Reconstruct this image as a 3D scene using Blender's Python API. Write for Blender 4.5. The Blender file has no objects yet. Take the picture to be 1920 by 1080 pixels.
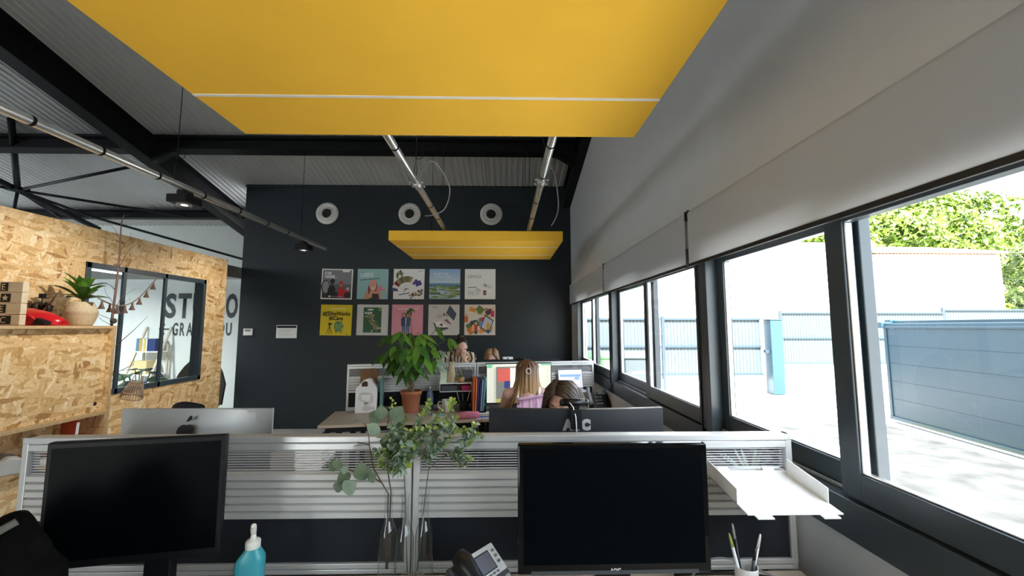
import bpy, bmesh, math, random
from mathutils import Vector, Matrix, Euler, Quaternion
PI = math.pi
R = math.radians
random.seed(7)
S = bpy.context.scene
COL = S.collection

# ------------------------------------------------------------------ camera, sky, sun, exposure
EYE = 1.63
cam_d = bpy.data.cameras.new('camera')
cam_d.sensor_width = 36.0
cam_d.lens = 36.0 * 770.0 / 1920.0
cam_d.clip_start = 0.02
cam_d.clip_end = 400
cam = bpy.data.objects.new('camera', cam_d)
COL.objects.link(cam)
cam.location = (0, 0, EYE)
cam.rotation_euler = (R(90) + math.atan(72 / 770.0), 0, R(-1.1))
S.camera = cam

S.view_settings.view_transform = 'Standard'
S.view_settings.look = 'None'
S.view_settings.gamma = 1.0
S.view_settings.use_curve_mapping = False
S.view_settings.exposure = 2.0
S.cycles.use_denoising = True
S.cycles.max_bounces = 10
S.cycles.diffuse_bounces = 6
S.cycles.transparent_max_bounces = 24
S.cycles.sample_clamp_indirect = 6.0
S.cycles.caustics_reflective = False
S.cycles.caustics_refractive = False

w = bpy.data.worlds.new('sky')
S.world = w
w.use_nodes = True
nt = w.node_tree
bg = nt.nodes['Background']
sky = nt.nodes.new('ShaderNodeTexSky')
sky.sky_type = 'NISHITA'
sky.sun_disc = False
sky.sun_elevation = R(50)
sky.sun_rotation = R(176)
sky.air_density = 1.0
sky.dust_density = 2.5
hz = nt.nodes.new('ShaderNodeMix')           # a bright hazy summer sky: the blue is washed towards white
hz.data_type = 'RGBA'
hz.inputs[0].default_value = 0.55
nt.links.new(sky.outputs[0], hz.inputs[6])
hz.inputs[7].default_value = (6.6, 7.0, 7.4, 1)
nt.links.new(hz.outputs[2], bg.inputs[0])
bg.inputs[1].default_value = 0.30

sun_d = bpy.data.lights.new('sun', 'SUN')
sun_d.energy = 15.0
sun_d.angle = R(0.6)
sun_d.color = (1.0, 0.985, 0.955)
sun = bpy.data.objects.new('sun', sun_d)
COL.objects.link(sun)
sun.rotation_euler = Vector((-0.10, -0.66, 0.74)).to_track_quat('Z', 'Y').to_euler()

def area(name, loc, look, sx, sy, power, color=(1, 1, 1), portal=False):
    d = bpy.data.lights.new(name, 'AREA')
    d.shape = 'RECTANGLE'
    d.size, d.size_y = sx, sy
    d.energy = power
    d.color = color
    if portal:
        d.cycles.is_portal = True
    o = bpy.data.objects.new(name, d)
    COL.objects.link(o)
    o.location = loc
    o.rotation_euler = (-Vector(look)).to_track_quat('Z', 'Y').to_euler()
    return o
# sampling portals in the window openings (they only guide the sky's own light in)
area('window_portal', (1.30, 1.75, 1.55), (-1, 0, 0), 10.0, 1.1, 1.0, portal=True)

# ------------------------------------------------------------------ materials
def lk(t, a, b):
    t.links.new(a, b)

def P(name, col, rough=0.5, metal=0.0, var=0.06, scale=14.0, bump=0.0, spec=0.5, trans=0.0, emit=None, estr=0.0, coat=0.0, stretch=(1, 1, 1), alpha=1.0):
    m = bpy.data.materials.new(name)
    m.use_nodes = True
    t = m.node_tree
    b = t.nodes['Principled BSDF']
    b.inputs['Roughness'].default_value = rough
    b.inputs['Metallic'].default_value = metal
    b.inputs['Specular IOR Level'].default_value = spec
    b.inputs['Coat Weight'].default_value = coat
    b.inputs['Transmission Weight'].default_value = trans
    tc = t.nodes.new('ShaderNodeTexCoord')
    mp = t.nodes.new('ShaderNodeMapping')
    mp.inputs['Scale'].default_value = stretch
    lk(t, tc.outputs['Object'], mp.inputs[0])
    n = t.nodes.new('ShaderNodeTexNoise')
    n.inputs['Scale'].default_value = scale
    n.inputs['Detail'].default_value = 4
    lk(t, mp.outputs[0], n.inputs['Vector'])
    r = t.nodes.new('ShaderNodeValToRGB')
    c = list(col)[:3]
    r.color_ramp.elements[0].position = 0.3
    r.color_ramp.elements[1].position = 0.7
    r.color_ramp.elements[0].color = [max(0, x * (1 - var)) for x in c] + [1]
    r.color_ramp.elements[1].color = [min(1, x * (1 + var)) for x in c] + [1]
    lk(t, n.outputs['Fac'], r.inputs[0])
    lk(t, r.outputs[0], b.inputs['Base Color'])
    if bump:
        bp = t.nodes.new('ShaderNodeBump')
        bp.inputs['Strength'].default_value = bump
        bp.inputs['Distance'].default_value = 0.01
        lk(t, n.outputs['Fac'], bp.inputs['Height'])
        lk(t, bp.outputs[0], b.inputs['Normal'])
    if emit is not None:
        b.inputs['Emission Color'].default_value = list(emit) + [1]
        b.inputs['Emission Strength'].default_value = estr
    return m

def glass_sheet(name, tint=(0.93, 0.96, 0.96), refl=0.9, rough=0.0):
    """thin pane: lets light straight through, mirrors by angle"""
    m = bpy.data.materials.new(name)
    m.use_nodes = True
    t = m.node_tree
    t.nodes.remove(t.nodes['Principled BSDF'])
    o = t.nodes['Material Output']
    tr = t.nodes.new('ShaderNodeBsdfTransparent')
    tr.inputs[0].default_value = list(tint) + [1]
    gl = t.nodes.new('ShaderNodeBsdfGlossy')
    gl.inputs['Roughness'].default_value = rough
    fr = t.nodes.new('ShaderNodeLayerWeight')
    fr.inputs[0].default_value = 0.5
    pw = t.nodes.new('ShaderNodeMath')
    pw.operation = 'POWER'
    pw.inputs[1].default_value = 5.0
    lk(t, fr.outputs['Facing'], pw.inputs[0])
    ml = t.nodes.new('ShaderNodeMath')
    ml.operation = 'MULTIPLY_ADD'
    ml.inputs[1].default_value = refl * 0.8
    ml.inputs[2].default_value = 0.05 * refl
    lk(t, pw.outputs[0], ml.inputs[0])
    mx = t.nodes.new('ShaderNodeMixShader')
    lk(t, ml.outputs[0], mx.inputs[0])
    lk(t, tr.outputs[0], mx.inputs[1])
    lk(t, gl.outputs[0], mx.inputs[2])
    lk(t, mx.outputs[0], o.inputs[0])
    return m

def osb(name, axis):
    """oriented strand board: four layers of long flakes, each turned its own way; axis = the board's normal"""
    m = bpy.data.materials.new(name)
    m.use_nodes = True
    t = m.node_tree
    b = t.nodes['Principled BSDF']
    b.inputs['Roughness'].default_value = 0.55
    tc = t.nodes.new('ShaderNodeTexCoord')
    sep = t.nodes.new('ShaderNodeSeparateXYZ')
    lk(t, tc.outputs['Object'], sep.inputs[0])
    cmb = t.nodes.new('ShaderNodeCombineXYZ')
    u, v = {'x': (1, 2), 'y': (0, 2), 'z': (0, 1)}[axis]
    lk(t, sep.outputs[u], cmb.inputs[0])
    lk(t, sep.outputs[v], cmb.inputs[1])
    nz = t.nodes.new('ShaderNodeTexNoise')
    nz.inputs['Scale'].default_value = 9
    lk(t, cmb.outputs[0], nz.inputs['Vector'])
    wob = t.nodes.new('ShaderNodeMix')
    wob.data_type = 'RGBA'
    wob.blend_type = 'LINEAR_LIGHT'
    wob.inputs[0].default_value = 0.022
    lk(t, cmb.outputs[0], wob.inputs[6])
    lk(t, nz.outputs['Color'], wob.inputs[7])
    prev = None
    for i, (ang, sc, off) in enumerate([(18, (7, 25, 1), 0), (-34, (7.5, 27, 1), 3.1), (66, (7, 26, 1), 7.7), (-75, (8, 28, 1), 11.3), (104, (9, 32, 1), 23.3), (4, (9.5, 36, 1), 17.1)]):
        mp = t.nodes.new('ShaderNodeMapping')
        mp.inputs['Location'].default_value = (off, off * .7, 0)
        mp.inputs['Rotation'].default_value = (0, 0, R(ang))
        lk(t, wob.outputs[2], mp.inputs[0])
        ms = t.nodes.new('ShaderNodeMapping')
        ms.inputs['Scale'].default_value = sc
        lk(t, mp.outputs[0], ms.inputs[0])
        vo = t.nodes.new('ShaderNodeTexVoronoi')
        vo.feature = 'F1'
        vo.inputs['Scale'].default_value = 1.0
        vo.inputs['Randomness'].default_value = 1.0
        lk(t, ms.outputs[0], vo.inputs['Vector'])
        sp = t.nodes.new('ShaderNodeSeparateColor')
        lk(t, vo.outputs['Color'], sp.inputs[0])
        rp = t.nodes.new('ShaderNodeValToRGB')
        e = rp.color_ramp.elements
        e[0].position, e[0].color = 0.0, (0.42, 0.21, 0.075, 1)
        e[1].position, e[1].color = 1.0, (0.95, 0.76, 0.48, 1)
        for pos, c in ((0.12, (0.62, 0.37, 0.14, 1)), (0.5, (0.79, 0.53, 0.25, 1)), (0.85, (0.87, 0.63, 0.34, 1))):
            x = e.new(pos)
            x.color = c
        lk(t, sp.outputs[0], rp.inputs[0])
        if prev is None:
            prev = rp.outputs[0]
        else:
            gt = t.nodes.new('ShaderNodeMath')
            gt.operation = 'GREATER_THAN'
            gt.inputs[1].default_value = 0.55
            lk(t, sp.outputs[1], gt.inputs[0])
            mx = t.nodes.new('ShaderNodeMix')
            mx.data_type = 'RGBA'
            lk(t, gt.outputs[0], mx.inputs[0])
            lk(t, prev, mx.inputs[6])
            lk(t, rp.outputs[0], mx.inputs[7])
            prev = mx.outputs[2]
    gr = t.nodes.new('ShaderNodeTexNoise')
    gr.inputs['Scale'].default_value = 55
    gr.inputs['Detail'].default_value = 5
    lk(t, cmb.outputs[0], gr.inputs['Vector'])
    gm = t.nodes.new('ShaderNodeMapRange')
    gm.inputs[1].default_value, gm.inputs[2].default_value = .3, .7
    gm.inputs[3].default_value, gm.inputs[4].default_value = .82, 1.1
    lk(t, gr.outputs['Fac'], gm.inputs[0])
    mg = t.nodes.new('ShaderNodeMix')
    mg.data_type = 'RGBA'
    mg.blend_type = 'MULTIPLY'
    mg.inputs[0].default_value = 1
    lk(t, prev, mg.inputs[6])
    lk(t, gm.outputs[0], mg.inputs[7])
    lk(t, mg.outputs[2], b.inputs['Base Color'])
    return m

def wood(name, c1, c2, axis_scale=(1.5, 14, 14), rough=0.45):
    m = bpy.data.materials.new(name)
    m.use_nodes = True
    t = m.node_tree
    b = t.nodes['Principled BSDF']
    b.inputs['Roughness'].default_value = rough
    tc = t.nodes.new('ShaderNodeTexCoord')
    mp = t.nodes.new('ShaderNodeMapping')
    mp.inputs['Scale'].default_value = axis_scale
    lk(t, tc.outputs['Object'], mp.inputs[0])
    n = t.nodes.new('ShaderNodeTexNoise')
    n.inputs['Scale'].default_value = 2.2
    n.inputs['Detail'].default_value = 7
    n.inputs['Distortion'].default_value = 0.8
    lk(t, mp.outputs[0], n.inputs['Vector'])
    r = t.nodes.new('ShaderNodeValToRGB')
    r.color_ramp.elements[0].position = 0.35
    r.color_ramp.elements[1].position = 0.68
    r.color_ramp.elements[0].color = list(c1) + [1]
    r.color_ramp.elements[1].color = list(c2) + [1]
    lk(t, n.outputs['Fac'], r.inputs[0])
    lk(t, r.outputs[0], b.inputs['Base Color'])
    return m

def ground_mat():
    m = bpy.data.materials.new('yard_concrete')
    m.use_nodes = True
    t = m.node_tree
    b = t.nodes['Principled BSDF']
    b.inputs['Roughness'].default_value = 0.9
    tc = t.nodes.new('ShaderNodeTexCoord')
    def noise(s, d):
        n = t.nodes.new('ShaderNodeTexNoise')
        n.inputs['Scale'].default_value = s
        n.inputs['Detail'].default_value = d
        lk(t, tc.outputs['Object'], n.inputs['Vector'])
        return n
    big, small = noise(0.35, 3), noise(5, 8)
    mt = t.nodes.new('ShaderNodeMath')
    mt.operation = 'MULTIPLY_ADD'
    mt.inputs[1].default_value = 0.5
    lk(t, small.outputs['Fac'], mt.inputs[0])
    lk(t, big.outputs['Fac'], mt.inputs[2])
    r = t.nodes.new('ShaderNodeValToRGB')
    r.color_ramp.elements[0].position = 0.62
    r.color_ramp.elements[0].color = (0.20, 0.20, 0.19, 1)
    r.color_ramp.elements[1].position = 0.85
    r.color_ramp.elements[1].color = (0.52, 0.51, 0.49, 1)
    lk(t, mt.outputs[0], r.inputs[0])
    lk(t, r.outputs[0], b.inputs['Base Color'])
    return m

M = {}
M['ceiling'] = P('white_roof_sheet', (0.46, 0.465, 0.465), 0.45, var=0.04, scale=2)
M['wall_white'] = P('off_white_paint', (0.545, 0.565, 0.585), 0.8, var=0.02, scale=5, bump=0.03)
M['wall_text'] = P('white_paint', (0.72, 0.76, 0.75), 0.8, var=0.02, scale=5)
M['wall_dark'] = P('charcoal_paint', (0.0105, 0.0185, 0.0245), 0.5, var=0.06, scale=6, bump=0.02, spec=0.45)
M['steel_dark'] = P('black_painted_steel', (0.0055, 0.0065, 0.0075), 0.55, var=0.15, scale=4, spec=0.2)
M['floor'] = P('grey_floor', (0.36, 0.35, 0.33), 0.45, var=0.1, scale=3)
M['yellow'] = P('yellow_acoustic_felt', (0.93, 0.53, 0.04), 0.9, var=0.035, scale=3, bump=0.05)
M['yellow_side'] = P('yellow_felt_edge', (0.80, 0.45, 0.035), 0.9, var=0.05, scale=60)
M['strip'] = P('white_joint_strip', (0.8, 0.78, 0.74), 0.6, var=0.02)
M['frame'] = P('anthracite_aluminium', (0.045, 0.062, 0.075), 0.35, 0.0, var=0.05, scale=3)
M['seal'] = P('black_rubber_seal', (0.012, 0.012, 0.013), 0.6)
M['steel_bright'] = P('bare_metal_edge', (0.75, 0.75, 0.72), 0.3, 0.8)
M['glass'] = glass_sheet('window_glass', refl=0.45)
M['blind'] = P('grey_blind_fabric', (0.56, 0.56, 0.57), 0.8, var=0.02, scale=300)
M['galv'] = P('galvanised_pipe', (0.78, 0.79, 0.78), 0.30, 0.9, var=0.12, scale=9)
M['osb_x'] = osb('osb_board_facing_x', 'x')
M['osb_y'] = osb('osb_board_facing_y', 'y')
M['osb_z'] = osb('osb_board_facing_z', 'z')
M['ply'] = wood('raw_board_edge', (0.50, 0.33, 0.16), (0.62, 0.44, 0.24), (2, 20, 20))
M['ply_dark'] = wood('brown_board_edge', (0.30, 0.17, 0.07), (0.42, 0.26, 0.12), (2, 20, 20))
M['alu'] = P('satin_aluminium', (0.66, 0.67, 0.67), 0.38, 0.4, var=0.03, scale=4, stretch=(0.3, 6, 6))
M['slat'] = P('aluminium_slat', (0.64, 0.64, 0.62), 0.45, 0.15, var=0.03, scale=4)
M['fabric_navy'] = P('dark_blue_grey_fabric', (0.011, 0.015, 0.021), 0.9, var=0.12, scale=180, bump=0.1)
def edge_glass(name, mid=(.95, .97, .96), rim=(.35, .42, .40), refl=1.6):
    m = glass_sheet(name, mid, refl)
    t = m.node_tree
    tr = [n for n in t.nodes if n.type == 'BSDF_TRANSPARENT'][0]
    lw = t.nodes.new('ShaderNodeLayerWeight')
    lw.inputs[0].default_value = 0.5
    rp = t.nodes.new('ShaderNodeValToRGB')
    rp.color_ramp.elements[0].position = 0.55
    rp.color_ramp.elements[0].color = list(mid) + [1]
    rp.color_ramp.elements[1].position = 0.97
    rp.color_ramp.elements[1].color = list(rim) + [1]
    lk(t, lw.outputs['Facing'], rp.inputs[0])
    lk(t, rp.outputs[0], tr.inputs[0])
    return m
M['clear'] = glass_sheet('clear_acrylic', (0.90, 0.91, 0.92), 0.8)
M['stripe'] = P('frosted_white_stripe', (0.62, 0.62, 0.62), 0.6, var=0.02)
M['desk'] = wood('light_oak_laminate', (0.44, 0.37, 0.28), (0.56, 0.48, 0.37), (1.2, 16, 16))
M['desk_edge'] = wood('pale_oak_edge', (0.55, 0.42, 0.30), (0.63, 0.50, 0.37), (1, 10, 10))
M['black'] = P('black_plastic', (0.0045, 0.005, 0.006), 0.35, var=0.1, scale=30)
M['black_matte'] = P('matt_black_plastic', (0.004, 0.0045, 0.0055), 0.55, var=0.1, scale=30, spec=0.3)
M['black_gloss'] = P('glossy_black_plastic', (0.003, 0.003, 0.0035), 0.08, var=0.1, spec=0.3)
M['screen_off'] = P('switched_off_screen', (0.0016, 0.0026, 0.0034), 0.35, var=0.05, spec=0.04)
M['silver'] = P('silver_aluminium', (0.46, 0.47, 0.47), 0.36, 0.6, var=0.02, scale=2)
M['white'] = P('white_plastic', (0.88, 0.89, 0.88), 0.4, var=0.02)
M['paper'] = P('white_paper', (0.84, 0.84, 0.83), 0.8, var=0.02)
M['grey_mid'] = P('mid_grey_plastic', (0.25, 0.26, 0.27), 0.5)
M['grey_dark'] = P('dark_grey_plastic', (0.06, 0.065, 0.07), 0.5)
M['grey_light'] = P('light_grey_plastic', (0.52, 0.53, 0.50), 0.5)

# ------------------------------------------------------------------ mesh helpers
class MB:
    def __init__(self):
        self.b = bmesh.new()
    def _tag(self, fs, m):
        for f in fs:
            f.material_index = m
    def box(self, lo, hi, m=0, rot=None, piv=None):
        x0, y0, z0 = lo
        x1, y1, z1 = hi
        v = [self.b.verts.new(p) for p in ((x0, y0, z0), (x1, y0, z0), (x1, y1, z0), (x0, y1, z0), (x0, y0, z1), (x1, y0, z1), (x1, y1, z1), (x0, y1, z1))]
        fs = [self.b.faces.new([v[i] for i in q]) for q in ((0, 3, 2, 1), (4, 5, 6, 7), (0, 1, 5, 4), (1, 2, 6, 5), (2, 3, 7, 6), (3, 0, 4, 7))]
        self._tag(fs, m)
        if rot is not None:
            c = Vector(piv) if piv is not None else Vector(((x0 + x1) / 2, (y0 + y1) / 2, (z0 + z1) / 2))
            mt = Matrix.Translation(c) @ Euler(rot).to_matrix().to_4x4() @ Matrix.Translation(-c)
            for q in v:
                q.co = mt @ q.co
        return v
    def bar(self, p0, p1, wx, wy, m=0, upv=(0, 0, 1)):
        """rectangular bar from p0 to p1; wx across, wy along the up side"""
        p0, p1 = Vector(p0), Vector(p1)
        d = (p1 - p0).normalized()
        s = d.cross(Vector(upv))
        if s.length < 1e-5:
            s = Vector((1, 0, 0))
        s.normalize()
        u = s.cross(d).normalized()
        vs = []
        for p in (p0, p1):
            for a, c in ((-1, -1), (1, -1), (1, 1), (-1, 1)):
                vs.append(self.b.verts.new(p + s * wx / 2 * a + u * wy / 2 * c))
        fs = [self.b.faces.new([vs[i] for i in q]) for q in ((0, 1, 2, 3), (7, 6, 5, 4), (0, 4, 5, 1), (1, 5, 6, 2), (2, 6, 7, 3), (3, 7, 4, 0))]
        self._tag(fs, m)
    def tube(self, pts, r, seg=10, m=0, cap=True):
        pts = [Vector(p) for p in pts]
        rr = r if isinstance(r, (list, tuple)) else [r] * len(pts)
        rings = []
        pn = None
        for i, p in enumerate(pts):
            d = (pts[min(i + 1, len(pts) - 1)] - pts[max(i - 1, 0)])
            if d.length < 1e-9:
                d = Vector((0, 0, 1))
            d.normalize()
            if pn is None:
                pn = d.cross(Vector((0, 0, 1)))
                if pn.length < 1e-3:
                    pn = d.cross(Vector((0, 1, 0)))
            pn = (pn - d * pn.dot(d))
            if pn.length < 1e-6:
                pn = d.orthogonal()
            pn.normalize()
            q = d.cross(pn)
            rings.append([self.b.verts.new(p + (pn * math.cos(2 * PI * k / seg) + q * math.sin(2 * PI * k / seg)) * rr[i]) for k in range(seg)])
        for a, c in zip(rings, rings[1:]):
            for k in range(seg):
                f = self.b.faces.new((a[k], a[(k + 1) % seg], c[(k + 1) % seg], c[k]))
                f.material_index = m
                f.smooth = True
        if cap:
            self._tag([self.b.faces.new(rings[0][::-1]), self.b.faces.new(rings[-1])], m)
    def lathe(self, prof, seg=24, m=0, c=(0, 0, 0), ax='z', a0=0, cap=True):
        """prof: (radius, height) pairs"""
        rings = []
        for r, h in prof:
            ring = []
            for k in range(seg):
                a = a0 + 2 * PI * k / seg
                x, y = max(r, 1e-5) * math.cos(a), max(r, 1e-5) * math.sin(a)
                p = {'z': (x, y, h), 'y': (x, h, y), 'x': (h, x, y)}[ax]
                ring.append(self.b.verts.new(Vector(p) + Vector(c)))
            rings.append(ring)
        for a, d in zip(rings, rings[1:]):
            for k in range(seg):
                f = self.b.faces.new((a[k], a[(k + 1) % seg], d[(k + 1) % seg], d[k]))
                f.material_index = m
                f.smooth = True
        if cap:
            self._tag([self.b.faces.new(rings[0][::-1]), self.b.faces.new(rings[-1])], m)
    def ball(self, c, r, m=0, seg=16, rings=10, rot=None):
        r = r if isinstance(r, (tuple, list)) else (r, r, r)
        mt = Matrix.Translation(Vector(c)) @ (Euler(rot).to_matrix().to_4x4() if rot else Matrix.Identity(4)) @ Matrix.Diagonal((r[0], r[1], r[2], 1))
        o = bmesh.ops.create_uvsphere(self.b, u_segments=seg, v_segments=rings, radius=1, matrix=mt)
        s = set(o['verts'])
        for v in o['verts']:
            for f in v.link_faces:
                f.material_index = m
                f.smooth = True
    def poly(self, pts, m=0):
        f = self.b.faces.new([self.b.verts.new(p) for p in pts])
        f.material_index = m
        return f
    def prism(self, pts2, y0, y1, m=0, plane='xz'):
        """outline in xz (or xy / yz) pushed through the third axis"""
        def mk(p, h):
            return {'xz': (p[0], h, p[1]), 'xy': (p[0], p[1], h), 'yz': (h, p[0], p[1])}[plane]
        a = [self.b.verts.new(mk(p, y0)) for p in pts2]
        c = [self.b.verts.new(mk(p, y1)) for p in pts2]
        n = len(a)
        fs = [self.b.faces.new(a), self.b.faces.new(c[::-1])]
        for i in range(n):
            fs.append(self.b.faces.new((a[i], c[i], c[(i + 1) % n], a[(i + 1) % n])))
        self._tag(fs, m)
    def build(self, name, mats, parent=None, loc=None, rot=None, bevel=0.0, smooth=False, normals=True):
        if normals:
            bmesh.ops.recalc_face_normals(self.b, faces=self.b.faces[:])
        me = bpy.data.meshes.new(name)
        self.b.to_mesh(me)
        self.b.free()
        for x in (mats if isinstance(mats, (list, tuple)) else [mats]):
            me.materials.append(M[x] if isinstance(x, str) else x)
        o = bpy.data.objects.new(name, me)
        COL.objects.link(o)
        if parent is not None:
            o.parent = parent
        if loc is not None:
            o.location = loc
        if rot is not None:
            o.rotation_euler = rot
        if smooth:
            for p in me.polygons:
                p.use_smooth = True
        if bevel:
            md = o.modifiers.new('bevel', 'BEVEL')
            md.width = bevel
            md.segments = 2
            md.limit_method = 'ANGLE'
            md.angle_limit = R(40)
        return o

def smooth_path(pts, n=6):
    P3 = [Vector(p) for p in pts]
    out = []
    for i in range(len(P3) - 1):
        p0, p1, p2, p3 = P3[max(0, i - 1)], P3[i], P3[i + 1], P3[min(len(P3) - 1, i + 2)]
        for k in range(n):
            u = k / n
            out.append(.5 * ((2 * p1) + (p2 - p0) * u + (2 * p0 - 5 * p1 + 4 * p2 - p3) * u * u + (3 * p1 - p0 - 3 * p2 + p3) * u ** 3))
    out.append(P3[-1])
    return out

def thing(name, label, cat, loc=(0, 0, 0), rz=0.0, group=None, rot=None):
    o = bpy.data.objects.new(name, None)
    COL.objects.link(o)
    o.empty_display_size = 0.05
    o.location = loc
    o.rotation_euler = rot if rot is not None else (0, 0, rz)
    return tag(o, label, cat, group)

def tag(o, label, cat, group=None, kind=None):
    o['label'] = label
    o['category'] = cat
    if group:
        o['group'] = group
    if kind:
        o['kind'] = kind
    return o

def struct(o, label=None):
    o['kind'] = 'structure'
    if label:
        o['label'] = label
    return o

def root_struct(name, label=None):
    o = bpy.data.objects.new(name, None)
    COL.objects.link(o)
    return struct(o, label)

def dup(root, loc=None, rz=None, label=None):
    c = root.copy()
    COL.objects.link(c)
    if loc is not None:
        c.location = loc
    if rz is not None:
        c.rotation_euler = (0, 0, rz)
    if label:
        c['label'] = label
    for ch in list(root.children):
        k = ch.copy()
        COL.objects.link(k)
        k.parent = c
        for g in list(ch.children):
            h = g.copy()
            COL.objects.link(h)
            h.parent = k
    return c

def text_mesh(s, size=0.1, bold=0.0, sx=1.0, align='LEFT', depth=0.0005, shear=0.0):
    cu = bpy.data.curves.new('lettering', 'FONT')
    cu.body = s
    cu.size = size
    cu.align_x = align
    cu.offset = bold
    cu.extrude = depth
    cu.shear = shear
    cu.resolution_u = 3
    o = bpy.data.objects.new('lettering', cu)
    COL.objects.link(o)
    dg = bpy.context.evaluated_depsgraph_get()
    me = bpy.data.meshes.new_from_object(o.evaluated_get(dg))
    bpy.data.objects.remove(o)
    for v in me.vertices:
        v.co.x *= sx
    return me

def text(name, s, mat, parent, loc, size=0.1, bold=0.0, sx=1.0, rot=(PI / 2, 0, 0), align='LEFT', depth=0.0005, shear=0.0):
    """letters standing in the xz plane, read from -y"""
    me = text_mesh(s, size, bold, sx, align, depth, shear)
    me.materials.clear()
    me.materials.append(M[mat] if isinstance(mat, str) else mat)
    o = bpy.data.objects.new(name, me)
    COL.objects.link(o)
    o.parent = parent
    o.location = loc
    o.rotation_euler = rot
    return o

# ------------------------------------------------------------------ the room
XR, YB, YF, XL = 1.12, 6.80, -3.2, -9.6
def roof_z(y):
    return 4.0 + 0.234 * (6.8 - y)

m = MB()
m.box((XL, YF, -0.1), (XR + 0.25, 8.4, 0.0))
struct(m.build('floor', 'floor'))

# roof: corrugated steel sheet, ribs running down the slope
m = MB()
xs = []
x = XL
k = 0
while x < XR + 0.3:
    seam = (k % 11 == 10)
    xs += [(x, 0.0), (x + 0.028, 0.0), (x + 0.036, 0.011), (x + 0.078, 0.011), (x + 0.086, 0.0)]
    if seam:
        xs += [(x + 0.090, 0.0), (x + 0.092, 0.022), (x + 0.098, 0.022), (x + 0.100, 0.0)]
        x += 0.012
    x += 0.093
    k += 1
ya, yb = YF - 0.2, 8.45
va = [m.b.verts.new((px, ya, roof_z(ya) + h)) for px, h in xs]
vb = [m.b.verts.new((px, yb, roof_z(yb) + h)) for px, h in xs]
for i in range(len(xs) - 1):
    m.b.faces.new((va[i], va[i + 1], vb[i + 1], vb[i]))
m.box((XL, ya, 20), (XL + .01, ya + .01, 20.01))
bmesh.ops.delete(m.b, geom=[v for v in m.b.verts if v.co.z > 15], context='VERTS')
o = struct(m.build('ceiling', 'ceiling'))
md = o.modifiers.new('sheet', 'SOLIDIFY')
md.thickness = 0.03
md.offset = 1.0

# right wall with a band of sliding windows
WIN = [(-2.55, -0.12), (-0.10, 2.27), (2.285, 4.26), (4.28, 6.25)]
ZB, ZT = 0.95, 2.10
m = MB()
m.box((XR, YF, 0), (XR + 0.14, YB + 0.2, ZB))
def slab_to_roof(mb, x0, x1, y0, y1, z0, mi=0):
    v = mb.box((x0, y0, z0), (x1, y1, z0 + 1), mi)
    for q in v:
        if q.co.z > z0 + 0.5:
            q.co.z = roof_z(q.co.y) + 0.012
slab_to_roof(m, XR, XR + 0.14, YF, YB + 0.2, ZT)
m.box((XR, YF, ZB), (XR + 0.14, WIN[0][0], ZT))
m.box((XR, WIN[3][1], ZB), (XR + 0.14, YB + 0.2, ZT))
for a, b in zip(WIN, WIN[1:]):
    m.box((XR + 0.02, a[1], ZB), (XR + 0.10, b[0], ZT))
struct(m.build('wall_right', 'wall_white'))
for i, (a, b) in enumerate(zip(WIN, WIN[1:])):
    m = MB()
    m.box((XR - 0.012, a[1] - 0.002, ZB), (XR + 0.02, b[0] + 0.002, ZT))
    m.box((XR - 0.02, a[1] + 0.05, ZB + .1), (XR - 0.012, a[1] + 0.056, ZT), 1)
    struct(m.build('trim_%d' % (i + 1), ['frame', 'seal'], bevel=0.003))

for i, (a, b) in enumerate(WIN):
    f = MB()
    x0, x1 = XR - 0.012, XR + 0.105
    f.box((x0, a, ZB), (x1, b, ZB + 0.125))
    f.box((x0, a, ZT - 0.06), (x1, b, ZT))
    f.box((x0, a, ZB), (x1, a + 0.045, ZT))
    f.box((x0, b - 0.045, ZB), (x1, b, ZT))
    f.box((XR + 0.04, a + .045, ZB + 0.125), (XR + 0.046, b - .045, ZB + 0.14), 1)
    wd = f.build('window_%d' % (i + 1), ['frame', 'steel_bright'], bevel=0.004)
    struct(wd)
    mid = a + (b - a) * (0.6, 0.615, 0.484, 0.49)[i]
    for s, (y0, y1, xa) in enumerate(((a + 0.03, mid + 0.04, XR + 0.002), (mid - 0.045, b - 0.03, XR + 0.052))):
        sm = MB()
        xb = xa + 0.040
        sw = 0.075
        z0, z1 = ZB + 0.13, ZT - 0.05
        sm.box((xa, y0, z0), (xb, y0 + sw, z1))
        sm.box((xa, y1 - sw, z0), (xb, y1, z1))
        sm.box((xa, y0 + sw, z0), (xb, y1 - sw, z0 + 0.085))
        sm.box((xa, y0 + sw, z1 - 0.075), (xb, y1 - sw, z1))
        # bright spacer inside the double glazing, black seal around the pane
        for yy in (y0 + sw, y1 - sw - 0.006):
            sm.box((xa + 0.008, yy, z0 + .085), (xb - 0.008, yy + 0.006, z1 - .075), 1)
        sm.box((xa + 0.008, y0 + sw, z0 + .085), (xb - 0.008, y1 - sw, z0 + .091), 1)
        so = sm.build('sash', ['frame', 'steel_bright'], parent=wd, bevel=0.003)
        g = MB()
        g.poly([(xa + 0.02, y0 + sw, z0 + .085), (xa + 0.02, y1 - sw, z0 + .085), (xa + 0.02, y1 - sw, z1 - .075), (xa + 0.02, y0 + sw, z1 - .075)])
        g.build('pane', 'glass', parent=so)

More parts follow.
